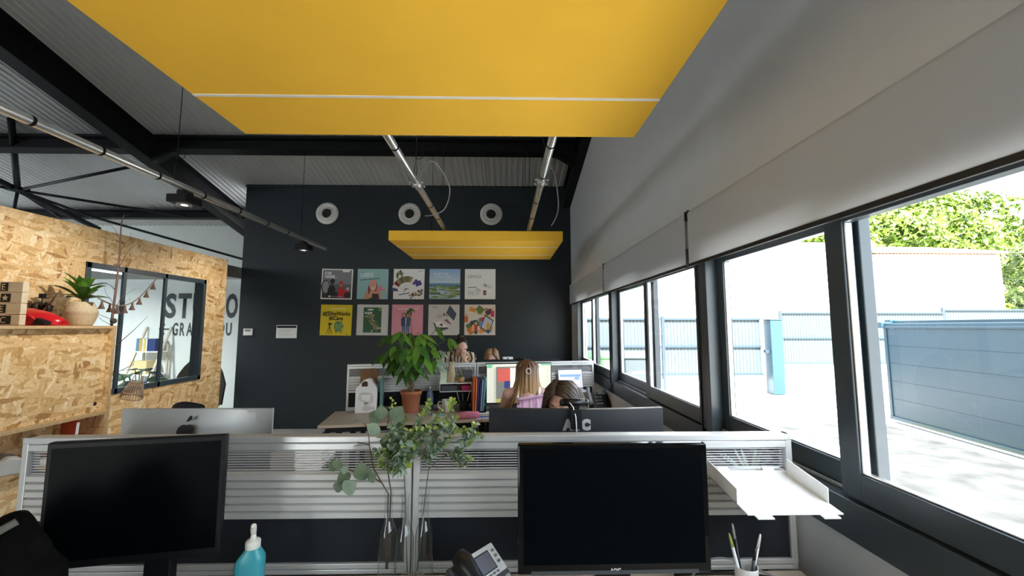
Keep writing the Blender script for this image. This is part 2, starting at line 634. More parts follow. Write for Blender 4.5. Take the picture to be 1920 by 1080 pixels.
# dark feature wall at the back, with its return
m = MB()
slab_to_roof(m, -4.33, XR, YB, YB + 0.18, 0)
struct(m.build('wall_back', 'wall_dark', bevel=0.004))
m = MB()
m.box((-4.335, YB - .014, 3.958), (XR, YB + .0, 4.002))
struct(m.build('trim_11', 'wall_dark'))
m = MB()
slab_to_roof(m, XL, -4.2, 8.28, 8.40, 0)
lw = struct(m.build('wall_lettered', 'wall_text'), 'white end wall lettered in dark paint')
M['letter'] = P('dark_wall_lettering', (0.05, 0.06, 0.065), 0.6)
yw = 8.276
def painted(word, spots, z0, z1, bold):
    """condensed painted capitals: each letter stretched to its own width on the wall"""
    bm = bmesh.new()
    for ch, (a, b) in zip(word, spots):
        me = text_mesh(ch, 1.0, bold, 1.0, 'LEFT', .0)
        X = [v.co.x for v in me.vertices]
        Y = [v.co.y for v in me.vertices]
        for v in me.vertices:
            v.co = Vector((a + (v.co.x - min(X)) / (max(X) - min(X)) * (b - a), yw, z0 + (v.co.y - min(Y)) / (max(Y) - min(Y)) * (z1 - z0)))
        bm.from_mesh(me)
        bpy.data.meshes.remove(me)
    me = bpy.data.meshes.new('lettering')
    bm.to_mesh(me)
    bm.free()
    me.materials.append(M['letter'])
    o = bpy.data.objects.new('lettering', me)
    COL.objects.link(o)
    o.parent = lw
painted('STUDIO', [(-6.72, -6.505), (-6.475, -6.215), (-6.18, -5.955), (-5.91, -5.69), (-5.645, -5.575), (-5.535, -5.30)], 1.788, 2.286, .035)
painted('GRAPHIQUE', [(-6.547, -6.440), (-6.405, -6.305), (-6.275, -6.155), (-6.115, -6.015), (-5.965, -5.865), (-5.82, -5.785), (-5.665, -5.535), (-5.505, -5.395), (-5.20, -5.11)], 1.445, 1.704, .03)
m = MB()
m.bar((-6.80, yw, 1.575), (-6.56, yw, 1.575), 0.004, 0.03)
m.bar((-6.80, yw, 1.575), (-6.70, yw, 1.675), 0.004, 0.03)
m.bar((-6.80, yw, 1.575), (-6.70, yw, 1.475), 0.004, 0.03)
m.build('arrow', 'letter', parent=lw)
m = MB()
slab_to_roof(m, XL, XR + .25, YF - 0.1, YF, 2.4)
m.box((XL, YF - .1, 0), (-3.75, YF, 2.4))
m.box((-2.22, YF - .1, 0), (XR + .25, YF, 2.4))
struct(m.build('wall_rear', 'wall_white'))
f = MB()                                  # unseen glazed opening, added behind the photographer to let in more daylight
for x in (-3.75, -3.02, -2.3):
    f.box((x, YF - .08, 0), (x + .08, YF - .01, 2.4))
f.box((-3.75, YF - .08, 0), (-2.22, YF - .01, .08))
f.box((-3.75, YF - .08, 2.32), (-2.22, YF - .01, 2.4))
wr = struct(f.build('window_7', 'frame'))
f = MB()
f.poly([(-3.75, YF - .05, .08), (-2.22, YF - .05, .08), (-2.22, YF - .05, 2.32), (-3.75, YF - .05, 2.32)])
f.build('pane', 'glass', parent=wr)
# left gable wall with a high strip window
m = MB()
m.box((XL - 0.2, YF, 0), (XL, 8.4, 2.5))
m.box((XL - 0.2, YF, 2.5), (XL, -1.0, 3.7))
m.box((XL - 0.2, 7.0, 2.5), (XL, 8.4, 3.7))
v = m.box((XL - 0.2, YF, 3.7), (XL, 8.4, 4.2))
for q in v:
    if q.co.z > 4:
        q.co.z = roof_z(q.co.y) + .01
struct(m.build('wall_left', 'wall_white'))
m = MB()
for y in (-1.0, 1.0, 3.0, 5.0, 6.95):
    m.box((XL - 0.12, y, 2.5), (XL - 0.06, y + .05, 3.7))
m.box((XL - 0.12, -1.0, 2.5), (XL - 0.06, 7.0, 2.56))
wl = struct(m.build('window_5', 'frame'))
m = MB()
m.poly([(XL - .09, -1, 2.5), (XL - .09, 7, 2.5), (XL - .09, 7, 3.7), (XL - .09, -1, 3.7)])
m.build('pane', 'glass', parent=wl)

# steel roof frame
def ibeam(mb, x0, x1, y0, y1, zoff, depth, fl=0.018):
    """rafter of I section following the roof slope"""
    def piece(xa, xb, za, zb):
        v = mb.box((xa, y0, 0), (xb, y1, 1))
        for q in v:
            q.co.z = roof_z(q.co.y) - zoff - (za if q.co.z < .5 else zb)
    piece(x0, x1, depth, depth - fl)
    piece(x0, x1, fl, 0.0)
    c = (x0 + x1) / 2
    piece(c - 0.008, c + 0.008, depth - fl, fl)
m = MB()
ibeam(m, -5.06, -4.87, YF, 8.27, 0.005, 0.36)
tag(m.build('steel_rafter', 'steel_dark'), 'long black steel rafter sloping across the left of the white roof', 'steel beam')['kind'] = 'structure'
m = MB()
ibeam(m, 1.0, 1.118, YF, YB - 0.01, 0.005, 0.36)
tag(m.build('steel_rafter', 'steel_dark'), 'black steel rafter running down along the grey window wall', 'steel beam')['kind'] = 'structure'
m = MB()
for z0, z1, y0, y1 in ((-0.035, 0.0, 5.50, 5.70), (-0.185, -0.035, 5.59, 5.61), (-0.20, -0.185, 5.50, 5.70)):
    zr = roof_z(5.72) - 0.004
    m.box((-4.87, y0, zr + z0), (1.0, y1, zr + z1))
    m.box((XL, y0, zr + z0), (-5.06, y1, zr + z1))
zr = roof_z(5.72) - 0.004
for sx, x0 in ((1, -4.87), (-1, 1.0)):
    m.prism([(x0, zr - .2), (x0 + sx * .42, zr - .2), (x0 + sx * .26, zr - .235), (x0 + sx * .08, zr - .34), (x0, zr - .36)], 5.55, 5.65)
tag(m.build('steel_purlin', 'steel_dark'), 'black steel purlin spanning the roof behind the yellow panel', 'steel beam')['kind'] = 'structure'
m = MB()
zr = roof_z(7.72) - 0.006
for z0, z1, y0, y1 in ((-0.02, 0.0, 7.55, 7.70), (-0.13, -0.02, 7.615, 7.635), (-0.15, -0.13, 7.55, 7.70)):
    m.box((XL, y0, zr + z0), (-5.06, y1, zr + z1))
    m.box((-4.87, y0, zr + z0), (-4.2, y1, zr + z1))
tag(m.build('steel_purlin', 'steel_dark'), 'black steel purlin low over the chipboard room, beneath the eaves', 'steel beam')['kind'] = 'structure'
br = thing('roof_bracing', 'fan of thin black steel bracing rods above the chipboard room', 'bracing', (-7.49, 6.3, 3.72))
N = Vector((-7.49, 6.3, 3.72))
for p, r in (((-5.25, 5.75, 3.90), .022), ((-6.47, 5.28, 4.34), .036), ((-5.90, 7.58, 3.66), .022), ((-7.52, 7.58, 3.62), .022), ((-8.2, 7.58, 3.64), .022), ((-7.9, 6.6, 3.05), .02), ((-8.9, 5.9, 3.95), .02)):
    m = MB()
    m.tube([(0, 0, 0), Vector(p) - N], r, 8)
    m.build('rod', 'steel_dark', parent=br)
m = MB()
m.tube([Vector((-7.49, 3.4, 4.40)) - N, Vector((-7.49, 7.6, 3.42)) - N], .045, 8)
m.build('chord', 'steel_dark', parent=br)
m = MB()
m.tube([Vector((-7.52, 7.5, 3.62)) - N, Vector((-5.16, 8.2, 2.95)) - N], .022, 8)
m.build('rod', 'steel_dark', parent=br)
m = MB()
m.box((-.09, -.09, -.02), (.09, .09, .04))
m.build('gusset', 'steel_dark', parent=br)

# ------------------------------------------------------------------ chipboard studio wall with its window
XO = -3.65
m = MB()
ow = (3.62, 5.07, 1.00, 2.195)     # y0, y1, z0, z1 of the opening
m.box((XO - .12, 0.4, 0), (XO, ow[0], 2.503))
m.box((XO - .12, ow[1], 0), (XO, 5.44, 2.503))
m.box((XO - .12, ow[0], 0), (XO, ow[1], ow[2]))
m.box((XO - .12, ow[0], ow[3]), (XO, ow[1], 2.503))
struct(m.build('wall_studio', 'osb_x'), 'chipboard partition wall with a black framed window')
f = MB()
fx0, fx1 = XO - .035, XO + 0.012
f.box((fx0, ow[0], ow[2]), (fx1, ow[1], ow[2] + .05))
f.box((fx0, ow[0], ow[3] - .05), (fx1, ow[1], ow[3]))
for y in (ow[0], 3.975, 4.455, ow[1] - .045):
    f.box((XO - .012 if 3.9 < y < 4.6 else fx0, y, ow[2]), (fx1, y + (.034 if 3.9 < y < 4.6 else .045), ow[3]))
for a_, b_ in (((XO - .122, ow[0], ow[2]), (fx0, ow[0] + .012, ow[3])), ((XO - .122, ow[1] - .012, ow[2]), (fx0, ow[1], ow[3])), ((XO - .122, ow[0], ow[2]), (fx0, ow[1], ow[2] + .012)), ((XO - .122, ow[0], ow[3] - .012), (fx0, ow[1], ow[3]))):
    f.box(a_, b_)
w6 = struct(f.build('window_6', 'frame', bevel=.003))
for y0, y1 in ((ow[0] + .045, 3.975), (4.009, 4.455), (4.489, ow[1] - .045)):
    g = MB()
    g.poly([(XO - .006, y0, ow[2] + .05), (XO - .006, y1, ow[2] + .05), (XO - .006, y1, ow[3] - .05), (XO - .006, y0, ow[3] - .05)])
    g.build('pane', 'glass', parent=w6)
m = MB()
m.box((-8.4, 2.2, 2.42), (-4.36, 7.0, 2.60))
struct(m.build('ceiling_studio', P('grey_soffit', (0.20, 0.20, 0.19), .8)), 'grey soffit of the studio room')
M['tube_light'] = P('lit_tube', (1, 1, 1), emit=(0.95, 1.0, 1.0), estr=4.0)
for i, (x, y) in enumerate(((-5.43, 5.5), (-7.1, 6.0))):
    t = thing('tube_light', ('lit tube lamp under the grey studio soffit, seen through the window', 'second lit tube lamp on the studio soffit, further from the window')[i], 'ceiling lamp', (x, y, 2.40))
    m = MB()
    m.box((-.04, -.45, -.012), (.04, .45, .02))
    m.build('housing', 'white', parent=t)
    m = MB()
    m.tube([(0, -.43, -.028), (0, .43, -.028)], .009, 10)
    m.build('tube', 'tube_light', parent=t)
    o = area('tube_lamp_light', (x, y, 2.35), (0, 0.25, -1), 0.9, 0.08, (7, 34)[i], (0.93, 1.0, 0.98))
    o.rotation_euler = (R(8), 0, R(90))

# ------------------------------------------------------------------ outside: yard, fence, gate, houses, trees
M['ground'] = ground_mat()
m = MB()
m.box((XR + 0.14, -14, -0.12), (70, 70, -0.012))
m.box((-14, -14, -0.12), (XR + 0.25, YF - 0.1, -0.012))
struct(m.build('ground', 'ground'), 'sunlit concrete yard')
M['gate_blue'] = P('blue_grey_powder_coat', (0.012, 0.040, 0.062), 0.45, var=0.04, scale=1)
M['asphalt'] = P('patchy_asphalt', (0.036, 0.037, 0.035), 0.9, var=.5, scale=3.2)
m = MB()
rn = random.Random(2)
oc = [(4.4, 6.9), (5.2, 7.2), (6.45, 7.3), (6.2, 5.2), (5.85, 3.0), (5.6, 1.4), (4.2, 1.3), (3.1, 1.9), (3.5, 2.6), (2.9, 3.3), (3.9, 4.0), (3.6, 4.8), (4.7, 5.6)]
pts = []
for a, b in zip(oc, oc[1:] + oc[:1]):
    for k in range(5):
        pts.append((a[0] + (b[0] - a[0]) * k / 5 + rn.uniform(-.07, .07), a[1] + (b[1] - a[1]) * k / 5 + rn.uniform(-.07, .07), -.0105))
m.poly(pts)
struct(m.build('ground_patch', 'asphalt'), 'worn asphalt patch in the yard')
M['fence'] = P('pale_blue_fence_sheet', (0.043, 0.059, 0.066), 0.5, var=0.05, scale=2)
M['fence_post'] = P('blue_fence_post', (0.016, 0.030, 0.042), 0.5)
M['render_white'] = P('cream_render', (0.80, 0.76, 0.70), 0.9, var=0.04, scale=1)
M['tile'] = P('terracotta_tiles', (0.50, 0.22, 0.13), 0.8, var=0.25, scale=6)
M['orange_wall'] = P('ochre_render', (0.75, 0.48, 0.22), 0.9)
M['quoin'] = P('ochre_stone', (0.62, 0.42, 0.20), 0.9, var=.2)
M['hole'] = P('shadowed_opening', (0.10, 0.08, 0.07), 0.9)
M['hazard_yellow'] = P('faded_yellow_paint', (0.62, 0.50, 0.16), 0.7)
M['bin_green'] = P('green_bin_plastic', (0.10, 0.28, 0.09), 0.45)
M['bin_dark'] = P('dark_bin_plastic', (0.035, 0.045, 0.05), 0.45)

m = MB()
m.box((1.4, 10.22, 0), (6.42, 10.40, 0.40))
struct(m.build('trim_9', 'render_white'), 'low rendered wall under the fence')
m = MB()
m.box((8.2, 12.52, 0), (20.0, 12.72, 0.48))
struct(m.build('trim_10', 'render_white'), 'low rendered wall under the far fence')

def fence(x0, x1, y, z0, z1, label, group):
    t = thing('fence_section', label, 'fence', (x0, y, z0), group=group)
    L, Hh = x1 - x0, z1 - z0
    m = MB()
    n = int(L / 0.085)
    pts = []
    for i in range(n):
        a = i * L / n
        pts += [(a, 0), (a + .045, 0), (a + .052, -.012), (a + .078, -.012)]
    pts.append((L, 0))
    a = [m.b.verts.new((p, q, 0.02)) for p, q in pts]
    c = [m.b.verts.new((p, q, Hh - .02)) for p, q in pts]
    for i in range(len(pts) - 1):
        m.b.faces.new((a[i], a[i + 1], c[i + 1], c[i]))
    m.build('sheet', 'fence', parent=t)
    for z in (0.0, Hh * .5 - .02, Hh - .04):
        m = MB()
        m.box((0, -.06, z), (L, -.03, z + .045))
        m.build('rail', 'fence_post', parent=t)
    m = MB()
    m.box((-.03, -.09, -z0), (.04, -.02, Hh + .06))
    m.build('post', 'fence_post', parent=t)
    return t
fence(1.45, 3.88, 10.2, .43, 1.83, 'corrugated blue-grey fence panel behind the wheelie bins', None)
fence(3.92, 6.40, 10.2, .43, 1.83, 'corrugated blue-grey fence panel ending at the hinge beside the gate post', None)
fence(8.45, 13.60, 12.5, .49, 2.06, 'pale fence panel beyond the yard, just right of the gate post', None)
fence(13.66, 19.5, 12.6, .49, 2.16, 'taller pale fence panel seen above the sliding gate', None)

t = thing('gate_post', 'square blue-grey steel gate post standing alone in the yard', 'post', (6.62, 10.05, 0))
m = MB()
m.box((-.14, -.14, 0), (.14, .14, 1.78))
m.build('shaft', 'gate_blue', parent=t, bevel=.01)
m = MB()
m.box((-.155, -.155, 1.78), (.155, .155, 1.81))
m.build('cap', 'gate_blue', parent=t, bevel=.01)
m = MB()
m.box((-.24, -.05, .98), (-.14, .03, 1.06))
m.build('latch', 'fence_post', parent=t)

def gate(loc, rz, L, label):
    t = thing('sliding_gate', label, 'gate', loc, rz)
    m = MB()
    z = 0.13
    hh = (1.60 - 0.13) / 5
    for i in range(5):
        m.box((0.06, -.02, z + i * hh + .004), (L, .02, z + (i + 1) * hh - .004))
        m.box((0.06, -.014, z + i * hh - .004), (L, .014, z + i * hh + .004))
    m.build('board_panel', 'gate_blue', parent=t)
    m = MB()
    m.box((0, -.035, .08), (.06, .035, 1.62))
    m.box((0, -.04, .07), (L, .04, .13))
    m.build('gate_frame', 'gate_blue', parent=t, bevel=.006)
    m = MB()
    m.box((-.06, -.05, 1.60), (L, .05, 1.64))
    m.box((-.06, -.03, 1.64), (L, .03, 1.68))
    m.build('top_rail', 'gate_blue', parent=t, bevel=.006)
    m = MB()
    m.box((-.12, -.07, 1.60), (.02, .07, 1.70))
    m.build('end_cap', 'gate_blue', parent=t, bevel=.006)
    return t
ga = -98.2
gate((6.60, 7.02, 0), R(ga), 7.5, 'blue-grey sliding gate of five wide horizontal boards')
gate((6.98, 7.25, 0.05), R(ga), 7.5, 'second blue-grey gate leaf standing right behind the front sliding gate')
t = thing('gate_track', 'low gate track with yellow hazard strips along the yard floor', 'track', (6.56, 7.0, -0.012), R(ga))
m = MB()
m.box((-.1, -.16, 0), (7.4, .10, .035))
m.build('rail_bed', P('grey_concrete_kerb', (.5, .5, .48), .9), parent=t)
for a, b in ((.30, 1.15), (1.32, 2.15), (2.3, 3.1), (3.3, 4.1)):
    m = MB()
    m.box((a, -.13, .035), (b, -.04, .045))
    m.build('hazard_strip', 'hazard_yellow', parent=t)

def wheelie(loc, rz, mat, label):
    t = thing('wheelie_bin', label, 'bin', loc, rz)
    m = MB()
    v = m.box((-.25, -.28, .08), (.25, .28, 1.0))
    for q in v:
        if q.co.z < .5:
            q.co.x *= .82
            q.co.y *= .80
    m.build('body', mat, parent=t, bevel=.02)
    m = MB()
    m.prism([(-.31, 1.0), (.31, 1.0), (.31, 1.04), (.16, 1.12), (-.20, 1.12), (-.31, 1.05)], -.28, .28, plane='yz')
    m.build('lid', mat, parent=t, bevel=.012)
    m = MB()
    m.box((-.1, -.262, .70), (.13, -.25, .86), 0, rot=(R(-3.3), 0, 0))
    m.build('sticker', 'paper', parent=t)
    for s in (-1, 1):
        m = MB()
        m.lathe([(.10, -.03), (.11, -.01), (.11, .01), (.10, .03)], 16, c=(s * .22, .24, .10), ax='x')
        m.build('wheel', 'black', parent=t)
    return t
wheelie((2.05, 8.55, -0.012), R(4), 'bin_green', 'green wheelie bin seen through the farthest window')
wheelie((2.68, 8.5, -0.012), R(-5), 'bin_dark', 'dark grey wheelie bin with a white sticker, beside the green one')

# houses beyond the fence
t = thing('house', 'cream house with a tiled roof edge beyond the fence', 'house', (20.4, 22, 0))
m = MB()
m.box((0, 0, 0), (7.1, 8, 5.6))
m.build('wall', 'render_white', parent=t)
m = MB()
m.poly([(-.15, -.3, 5.55), (7.3, -.3, 5.55), (7.3, 4, 6.6), (-.15, 4, 6.6)])
m.poly([(-.15, -.3, 5.65), (7.3, -.3, 5.65), (7.3, 4, 6.7), (-.15, 4, 6.7)])
for i in range(38):
    m.tube([(-.1 + i * .195, -.34, 5.66), (-.1 + i * .195, 4, 6.72)], .085, 6)
m.build('roof', 'tile', parent=t)
for i in range(5):
    m = MB()
    m.box((-.02, -.03, 2.6 + i * .58), (.42 - .12 * (i % 2), 0.02, 2.86 + i * .58))
    m.build('quoin', 'quoin', parent=t)
for bx in (0.9, 4.9):
    for i, (dx, dz) in enumerate(((0, 0), (.35, 0), (-.2, .3), (.18, .33), (.0, .62))):
        m = MB()
        m.box((bx + dx, -.02, 2.62 + dz), (bx + dx + .17, .01, 2.82 + dz))
        m.build('vent_opening', P('pale_grey_opening', (.35, .33, .3), .9), parent=t)
t = thing('house', 'long pale house wall to the left of the tiled house', 'house', (3.4, 22, 0))
m = MB()
m.box((0, 0, 0), (16.6, 8, 6.0))
m.build('wall', 'render_white', parent=t)
m = MB()
m.box((-.1, -.25, 6.0), (16.8, 8, 6.18))
m.build('roof', 'render_white', parent=t)
for bx in (8.1, 9.5, 10.8, 12.1):
    m = MB()
    m.box((bx, -.02, 2.75), (bx + .16, .01, 2.95))
    m.build('vent_opening', 'tile', parent=t)
t = thing('house', 'ochre house far down the yard behind the bins', 'house', (0.5, 33, 0))
m = MB()
m.box((0, 0, 0), (9, 6, 6.5))
m.build('wall', 'orange_wall', parent=t)
m = MB()
m.prism([(-.3, 6.5), (4.5, 8.4), (9.3, 6.5)], -.3, 6.3)
m.build('roof', 'tile', parent=t)

M['leaf_tree'] = P('sunlit_tree_leaf', (0.105, 0.175, 0.010), 0.55, var=0.55, scale=0.9)
M['leaf_tree2'] = P('pale_tree_leaf', (0.12, 0.18, 0.04), 0.55, var=0.5, scale=0.9)
M['bark'] = P('tree_bark', (0.14, 0.10, 0.07), 0.9, var=.3)
def tree(loc, blobs, nleaf, lsz, mat, label, trunk_h):
    t = thing('tree', label, 'tree', loc)
    m = MB()
    m.tube([(0, 0, 0), (.2, .1, trunk_h * .5), (0, 0, trunk_h)], [.4, .3, .2], 10)
    for (c, r) in blobs:
        m.tube([(0, 0, trunk_h * .6), Vector(c) * .6 + Vector((0, 0, trunk_h * .25)), c], [.16, .10, .03], 6)
    m.build('trunk', 'bark', parent=t)
    m = MB()
    tot = sum(r[0] * r[2] for c, r in blobs)
    for (c, r) in blobs:
        for i in range(int(nleaf * r[0] * r[2] / tot)):
            d = Vector((random.gauss(0, 1), random.gauss(0, 1), random.gauss(0, 1))).normalized()
            bump = 0.82 + .22 * math.sin(d.x * 5 + c[0]) * math.sin(d.z * 6 + c[2]) + random.uniform(-.13, .13)
            p = Vector(c) + Vector((d.x * r[0], d.y * r[1], d.z * r[2])) * bump
            n = (d + Vector((random.gauss(0, .6), random.gauss(0, .6), random.gauss(0, .6)))).normalized()
            a = n.orthogonal().normalized()
            b = n.cross(a)
            s = lsz * random.uniform(.6, 1.3)
            an = random.uniform(0, 6.28)
            a, b = a * math.cos(an) + b * math.sin(an), b * math.cos(an) - a * math.sin(an)
            m.poly([p - a * s, p - b * s * .45 + n * s * .1, p + a * s, p + b * s * .45 + n * s * .1])
    m.build('crown', mat, parent=t, normals=False)
    return t
tree((41, 43, 0), [((0, 0, 10.5), (7.5, 7, 6)), ((-6.5, -2, 7.6), (5, 5, 5)), ((6, -1, 10.5), (6.5, 5, 6)), ((2, -4, 6), (6, 4, 4))], 30000, .30, 'leaf_tree', 'big bright green tree above the tiled roof of the cream house', 8)
tree((18, 46, 0), [((0, 0, 8), (6, 5, 4.5)), ((-5, 0, 7), (4, 4, 3.5)), ((4, -2, 7), (4, 4, 3.6))], 9000, .30, 'leaf_tree', 'bright green tree showing just under the blind, left of the biggest tree', 6)
tree((56, 62, 0), [((0, 0, 14), (9, 7, 7)), ((-6, 1, 9), (6, 5, 6)), ((4, 2, 8), (7, 5, 6))], 9000, .42, 'leaf_tree', 'tall tree rising behind the biggest tree against the white sky', 10)
tree((30.7, 22.0, 0), [((0, 0, 4.6), (2.0, 2.2, 2.6)), ((1.6, -.5, 3.6), (2.2, 2, 2.4)), ((.3, .5, 2.6), (1.5, 1.7, 1.8))], 6500, .22, 'leaf_tree2', 'paler tree at the right-hand corner of the cream house', 3)
tree((38, 28, 0), [((0, 0, 4.0), (3.0, 2.2, 3.4)), ((-2, .5, 2.6), (2.5, 1.7, 2.2))], 4500, .26, 'leaf_tree', 'low green tree right of the paler tree beyond the gate', 3)

# ------------------------------------------------------------------ overhead: felt panels, pipes, lamps, blinds, vents
def felt_panel(y0, segs, label, wires):
    """yellow acoustic raft: felt boards with joint strips between; y0 = its near edge"""
    x0, x1, z0, th = -1.352, 0.69, 2.63, 0.118
    t = thing('acoustic_panel', label, 'ceiling panel', ((x0 + x1) / 2, y0, z0), group='yellow felt panels hung from the roof')
    hw = (x1 - x0) / 2
    y = 0.0
    for i, s in enumerate(segs):
        m = MB()
        m.box((-hw, y + .002, 0), (hw, y + s - .002, th))
        m.build('felt_board', 'yellow', parent=t, bevel=.004)
        if i:
            m = MB()
            m.box((-hw + .004, y - .008, -.0035), (hw - .004, y + .008, .004))
            m.build('joint_strip', 'strip', parent=t)
        y += s
    for wx, wy in wires:
        m = MB()
        zt = roof_z(y0 + wy) - z0
        m.tube([(wx, wy, th), (wx, wy, zt)], .0022, 6)
        m.tube([(wx - .02, wy, th), (wx - .005, wy, th + .18), (wx, wy, th + .2)], .002, 6)
        m.build('hanging_wire', 'steel_dark', parent=t)
    return t
felt_panel(0.73, [.40, .59, .37], 'big yellow felt panel directly overhead with a white joint strip', [(-.9, .2), (.9, .2), (-.9, 1.1), (.9, 1.1)])
felt_panel(4.745, [.395, .585, .375], 'smaller-looking yellow felt panel hung in front of the charcoal wall', [(-.58, .35), (.60, .35), (-.58, 1.1), (.60, 1.1)])

def pipe(x, z, y0, y1, r, label, joints, hangers, group=None):
    t = thing('ceiling_pipe', label, 'pipe', (x, y0, z), group=group)
    m = MB()
    m.tube([(0, 0, 0), (0, y1 - y0, 0)], r, 16)
    m.build('tube', 'galv', parent=t)
    for j in joints:
        m = MB()
        m.tube([(0, j - y0 - .008, 0), (0, j - y0 + .008, 0)], r * 1.1, 16)
        m.build('strap', 'steel_dark', parent=t)
    for h in hangers:
        m = MB()
        zt = roof_z(h) - z
        yy = h - y0
        m.tube([(0, yy, r), (.012, yy, r + .07), (0, yy, r + .15), (-.012, yy, r + .07), (0, yy, r)], .003, 6)
        m.tube([(0, yy, r + .15), (0, yy, zt)], .003, 6)
        pts = [(math.sin(a) * .035 + .025, yy, r + .20 + math.cos(a) * .04) for a in [k * .5 for k in range(13)]]
        m.tube(pts, .0022, 6)
        m.build('hanging_wire', 'steel_dark', parent=t)
    return t
pipe(-2.45, 2.69, 0.3, 5.60, .026, 'long galvanised pipe with two black spotlights, nearest the chipboard room', [2.08, 2.45, 2.86, 3.3, 3.75, 4.2, 4.6], [3.02, 4.92])
pA = pipe(-.72, 2.80, 0.6, 5.9, .027, 'galvanised pipe slanting in above the left part of the far yellow panel', [2.6, 3.9, 4.35], [3.25, 4.75])
pB = pipe(.30, 2.80, 0.6, 5.9, .027, 'galvanised pipe above the right part of the far yellow panel', [2.55, 3.1, 3.75, 4.3], [3.0, 4.75])
for p_, y in ((pA, 3.32), (pB, 3.24)):
    m = MB()
    yy = y - 0.6
    m.tube([(0, yy - .07, 0), (0, yy + .07, 0)], .034, 16)
    for sx in (-1, 1):
        for dy in (-.05, .05):
            m.tube([(sx * .03, yy + dy, 0), (sx * .055, yy + dy, 0)], .009, 8)
    m.build('coupler', 'silver', parent=p_)
for p_, pts in ((pA, [(.02, 2.66, .03), (.10, 2.72, .20), (.17, 2.85, .18), (.23, 3.0, .06), (.17, 3.15, -.07), (.07, 3.2, -.12), (-.03, 3.22, -.13)]),
                (pB, [(.02, 2.5, .03), (.08, 2.6, .10), (.15, 2.85, .06), (.20, 3.1, -.06), (.19, 3.2, -.14), (.15, 3.25, -.21)])):
    m = MB()
    m.tube(smooth_path(pts), .005, 6)
    m.build('loose_cable', 'grey_mid', parent=p_)
M['spot_lens'] = P('spot_lens', (0.9, 0.9, 0.85), 0.2, emit=(1, .95, .85), estr=.35)
for y, lab in ((3.12, 'black square spotlight under the long pipe, the nearer of the two'), (5.0, 'black square spotlight under the far end of the long pipe')):
    t = thing('spotlight', lab, 'ceiling lamp', (-2.45, y, 2.66), group='spotlights on the long pipe')
    m = MB()
    m.box((-.075, -.085, -.10), (.075, .085, -.04))
    m.box((-.03, -.05, -.04), (.03, .05, .002))
    m.build('housing', 'black_matte', parent=t, bevel=.006)
    m = MB()
    m.lathe([(.024, 0), (.022, .004), (.01, .008)], 20, c=(0, 0, -.108))
    m.build('lens', 'spot_lens', parent=t)
    m = MB()
    m.lathe([(.052, .006), (.052, -.003), (.044, -.003), (.026, .004)], 24, c=(0, 0, -.104), cap=False)
    m.build('lens_ring', 'grey_mid', parent=t)
    d = bpy.data.lights.new('spot_beam', 'SPOT')
    d.energy = 17 if y < 4 else 16
    d.spot_size = R(120)
    d.spot_blend = 0.7
    d.shadow_soft_size = .04
    d.color = (1, .94, .86)
    o = bpy.data.objects.new('spot_beam', d)
    COL.objects.link(o)
    o.location = (-2.45, y, 2.53)
    o.rotation_euler = (0, R(40), 0)

# roller blinds along the window wall
mb_ = bpy.data.materials.new('translucent_grey_screen')
mb_.use_nodes = True
t_ = mb_.node_tree
p_ = t_.nodes['Principled BSDF']
p_.inputs['Base Color'].default_value = (0.60, 0.625, 0.66, 1)
p_.inputs['Roughness'].default_value = 0.85
wv = t_.nodes.new('ShaderNodeTexNoise')
wv.inputs['Scale'].default_value = 400
tl = t_.nodes.new('ShaderNodeBsdfTranslucent')
tl.inputs[0].default_value = (0.64, 0.66, 0.70, 1)
mx_ = t_.nodes.new('ShaderNodeMixShader')
mr_ = t_.nodes.new('ShaderNodeMapRange')
mr_.inputs[3].default_value = 0.26
mr_.inputs[4].default_value = 0.34
lk(t_, wv.outputs['Fac'], mr_.inputs[0])
lk(t_, mr_.outputs[0], mx_.inputs[0])
lk(t_, p_.outputs[0], mx_.inputs[1])
lk(t_, tl.outputs[0], mx_.inputs[2])
lk(t_, mx_.outputs[0], t_.nodes['Material Output'].inputs[0])
M['blind_fabric'] = mb_
for y0, y1, lab in ((-2.6, -0.30, 'grey roller blind over the window beside the photographer'), (-0.26, 2.345, 'widest-looking grey roller blind, over the nearest big window'),
                    (2.385, 4.395, 'middle grey roller blind, between the two blind joints'), (4.43, 6.70, 'farthest grey roller blind, next to the charcoal wall')):
    t = thing('roller_blind', lab, 'blind', (1.075, y0, 2.285), group='roller blinds along the window wall')
    L = y1 - y0
    m = MB()
    n = 14
    prof = [(0.0, -.295), (0.0, -.1), (.002, -.02), (.0, .0), (.008, .018), (.022, .026), (.04, .022)]
    pv = None
    for i in range(len(prof) - 1):
        m.poly([(prof[i][0], 0, prof[i][1]), (prof[i][0], L, prof[i][1]), (prof[i + 1][0], L, prof[i + 1][1]), (prof[i + 1][0], 0, prof[i + 1][1])])
    bmesh.ops.remove_doubles(m.b, verts=m.b.verts[:], dist=1e-5)
    m.build('fabric', 'blind_fabric', parent=t, smooth=True)
    m = MB()
    m.box((-.006, .004, -.312), (.006, L - .004, -.293))
    m.build('bottom_bar', 'seal', parent=t, bevel=.003)
    m = MB()
    m.tube([(.022, .01, 0), (.022, L - .01, 0)], .019, 12)
    m.build('roller', 'blind', parent=t)
    for yy in (-.008, L):
        m = MB()
        m.box((.0, yy, -.03), (.044, yy + .008, .026))
        m.build('bracket', 'seal', parent=t)

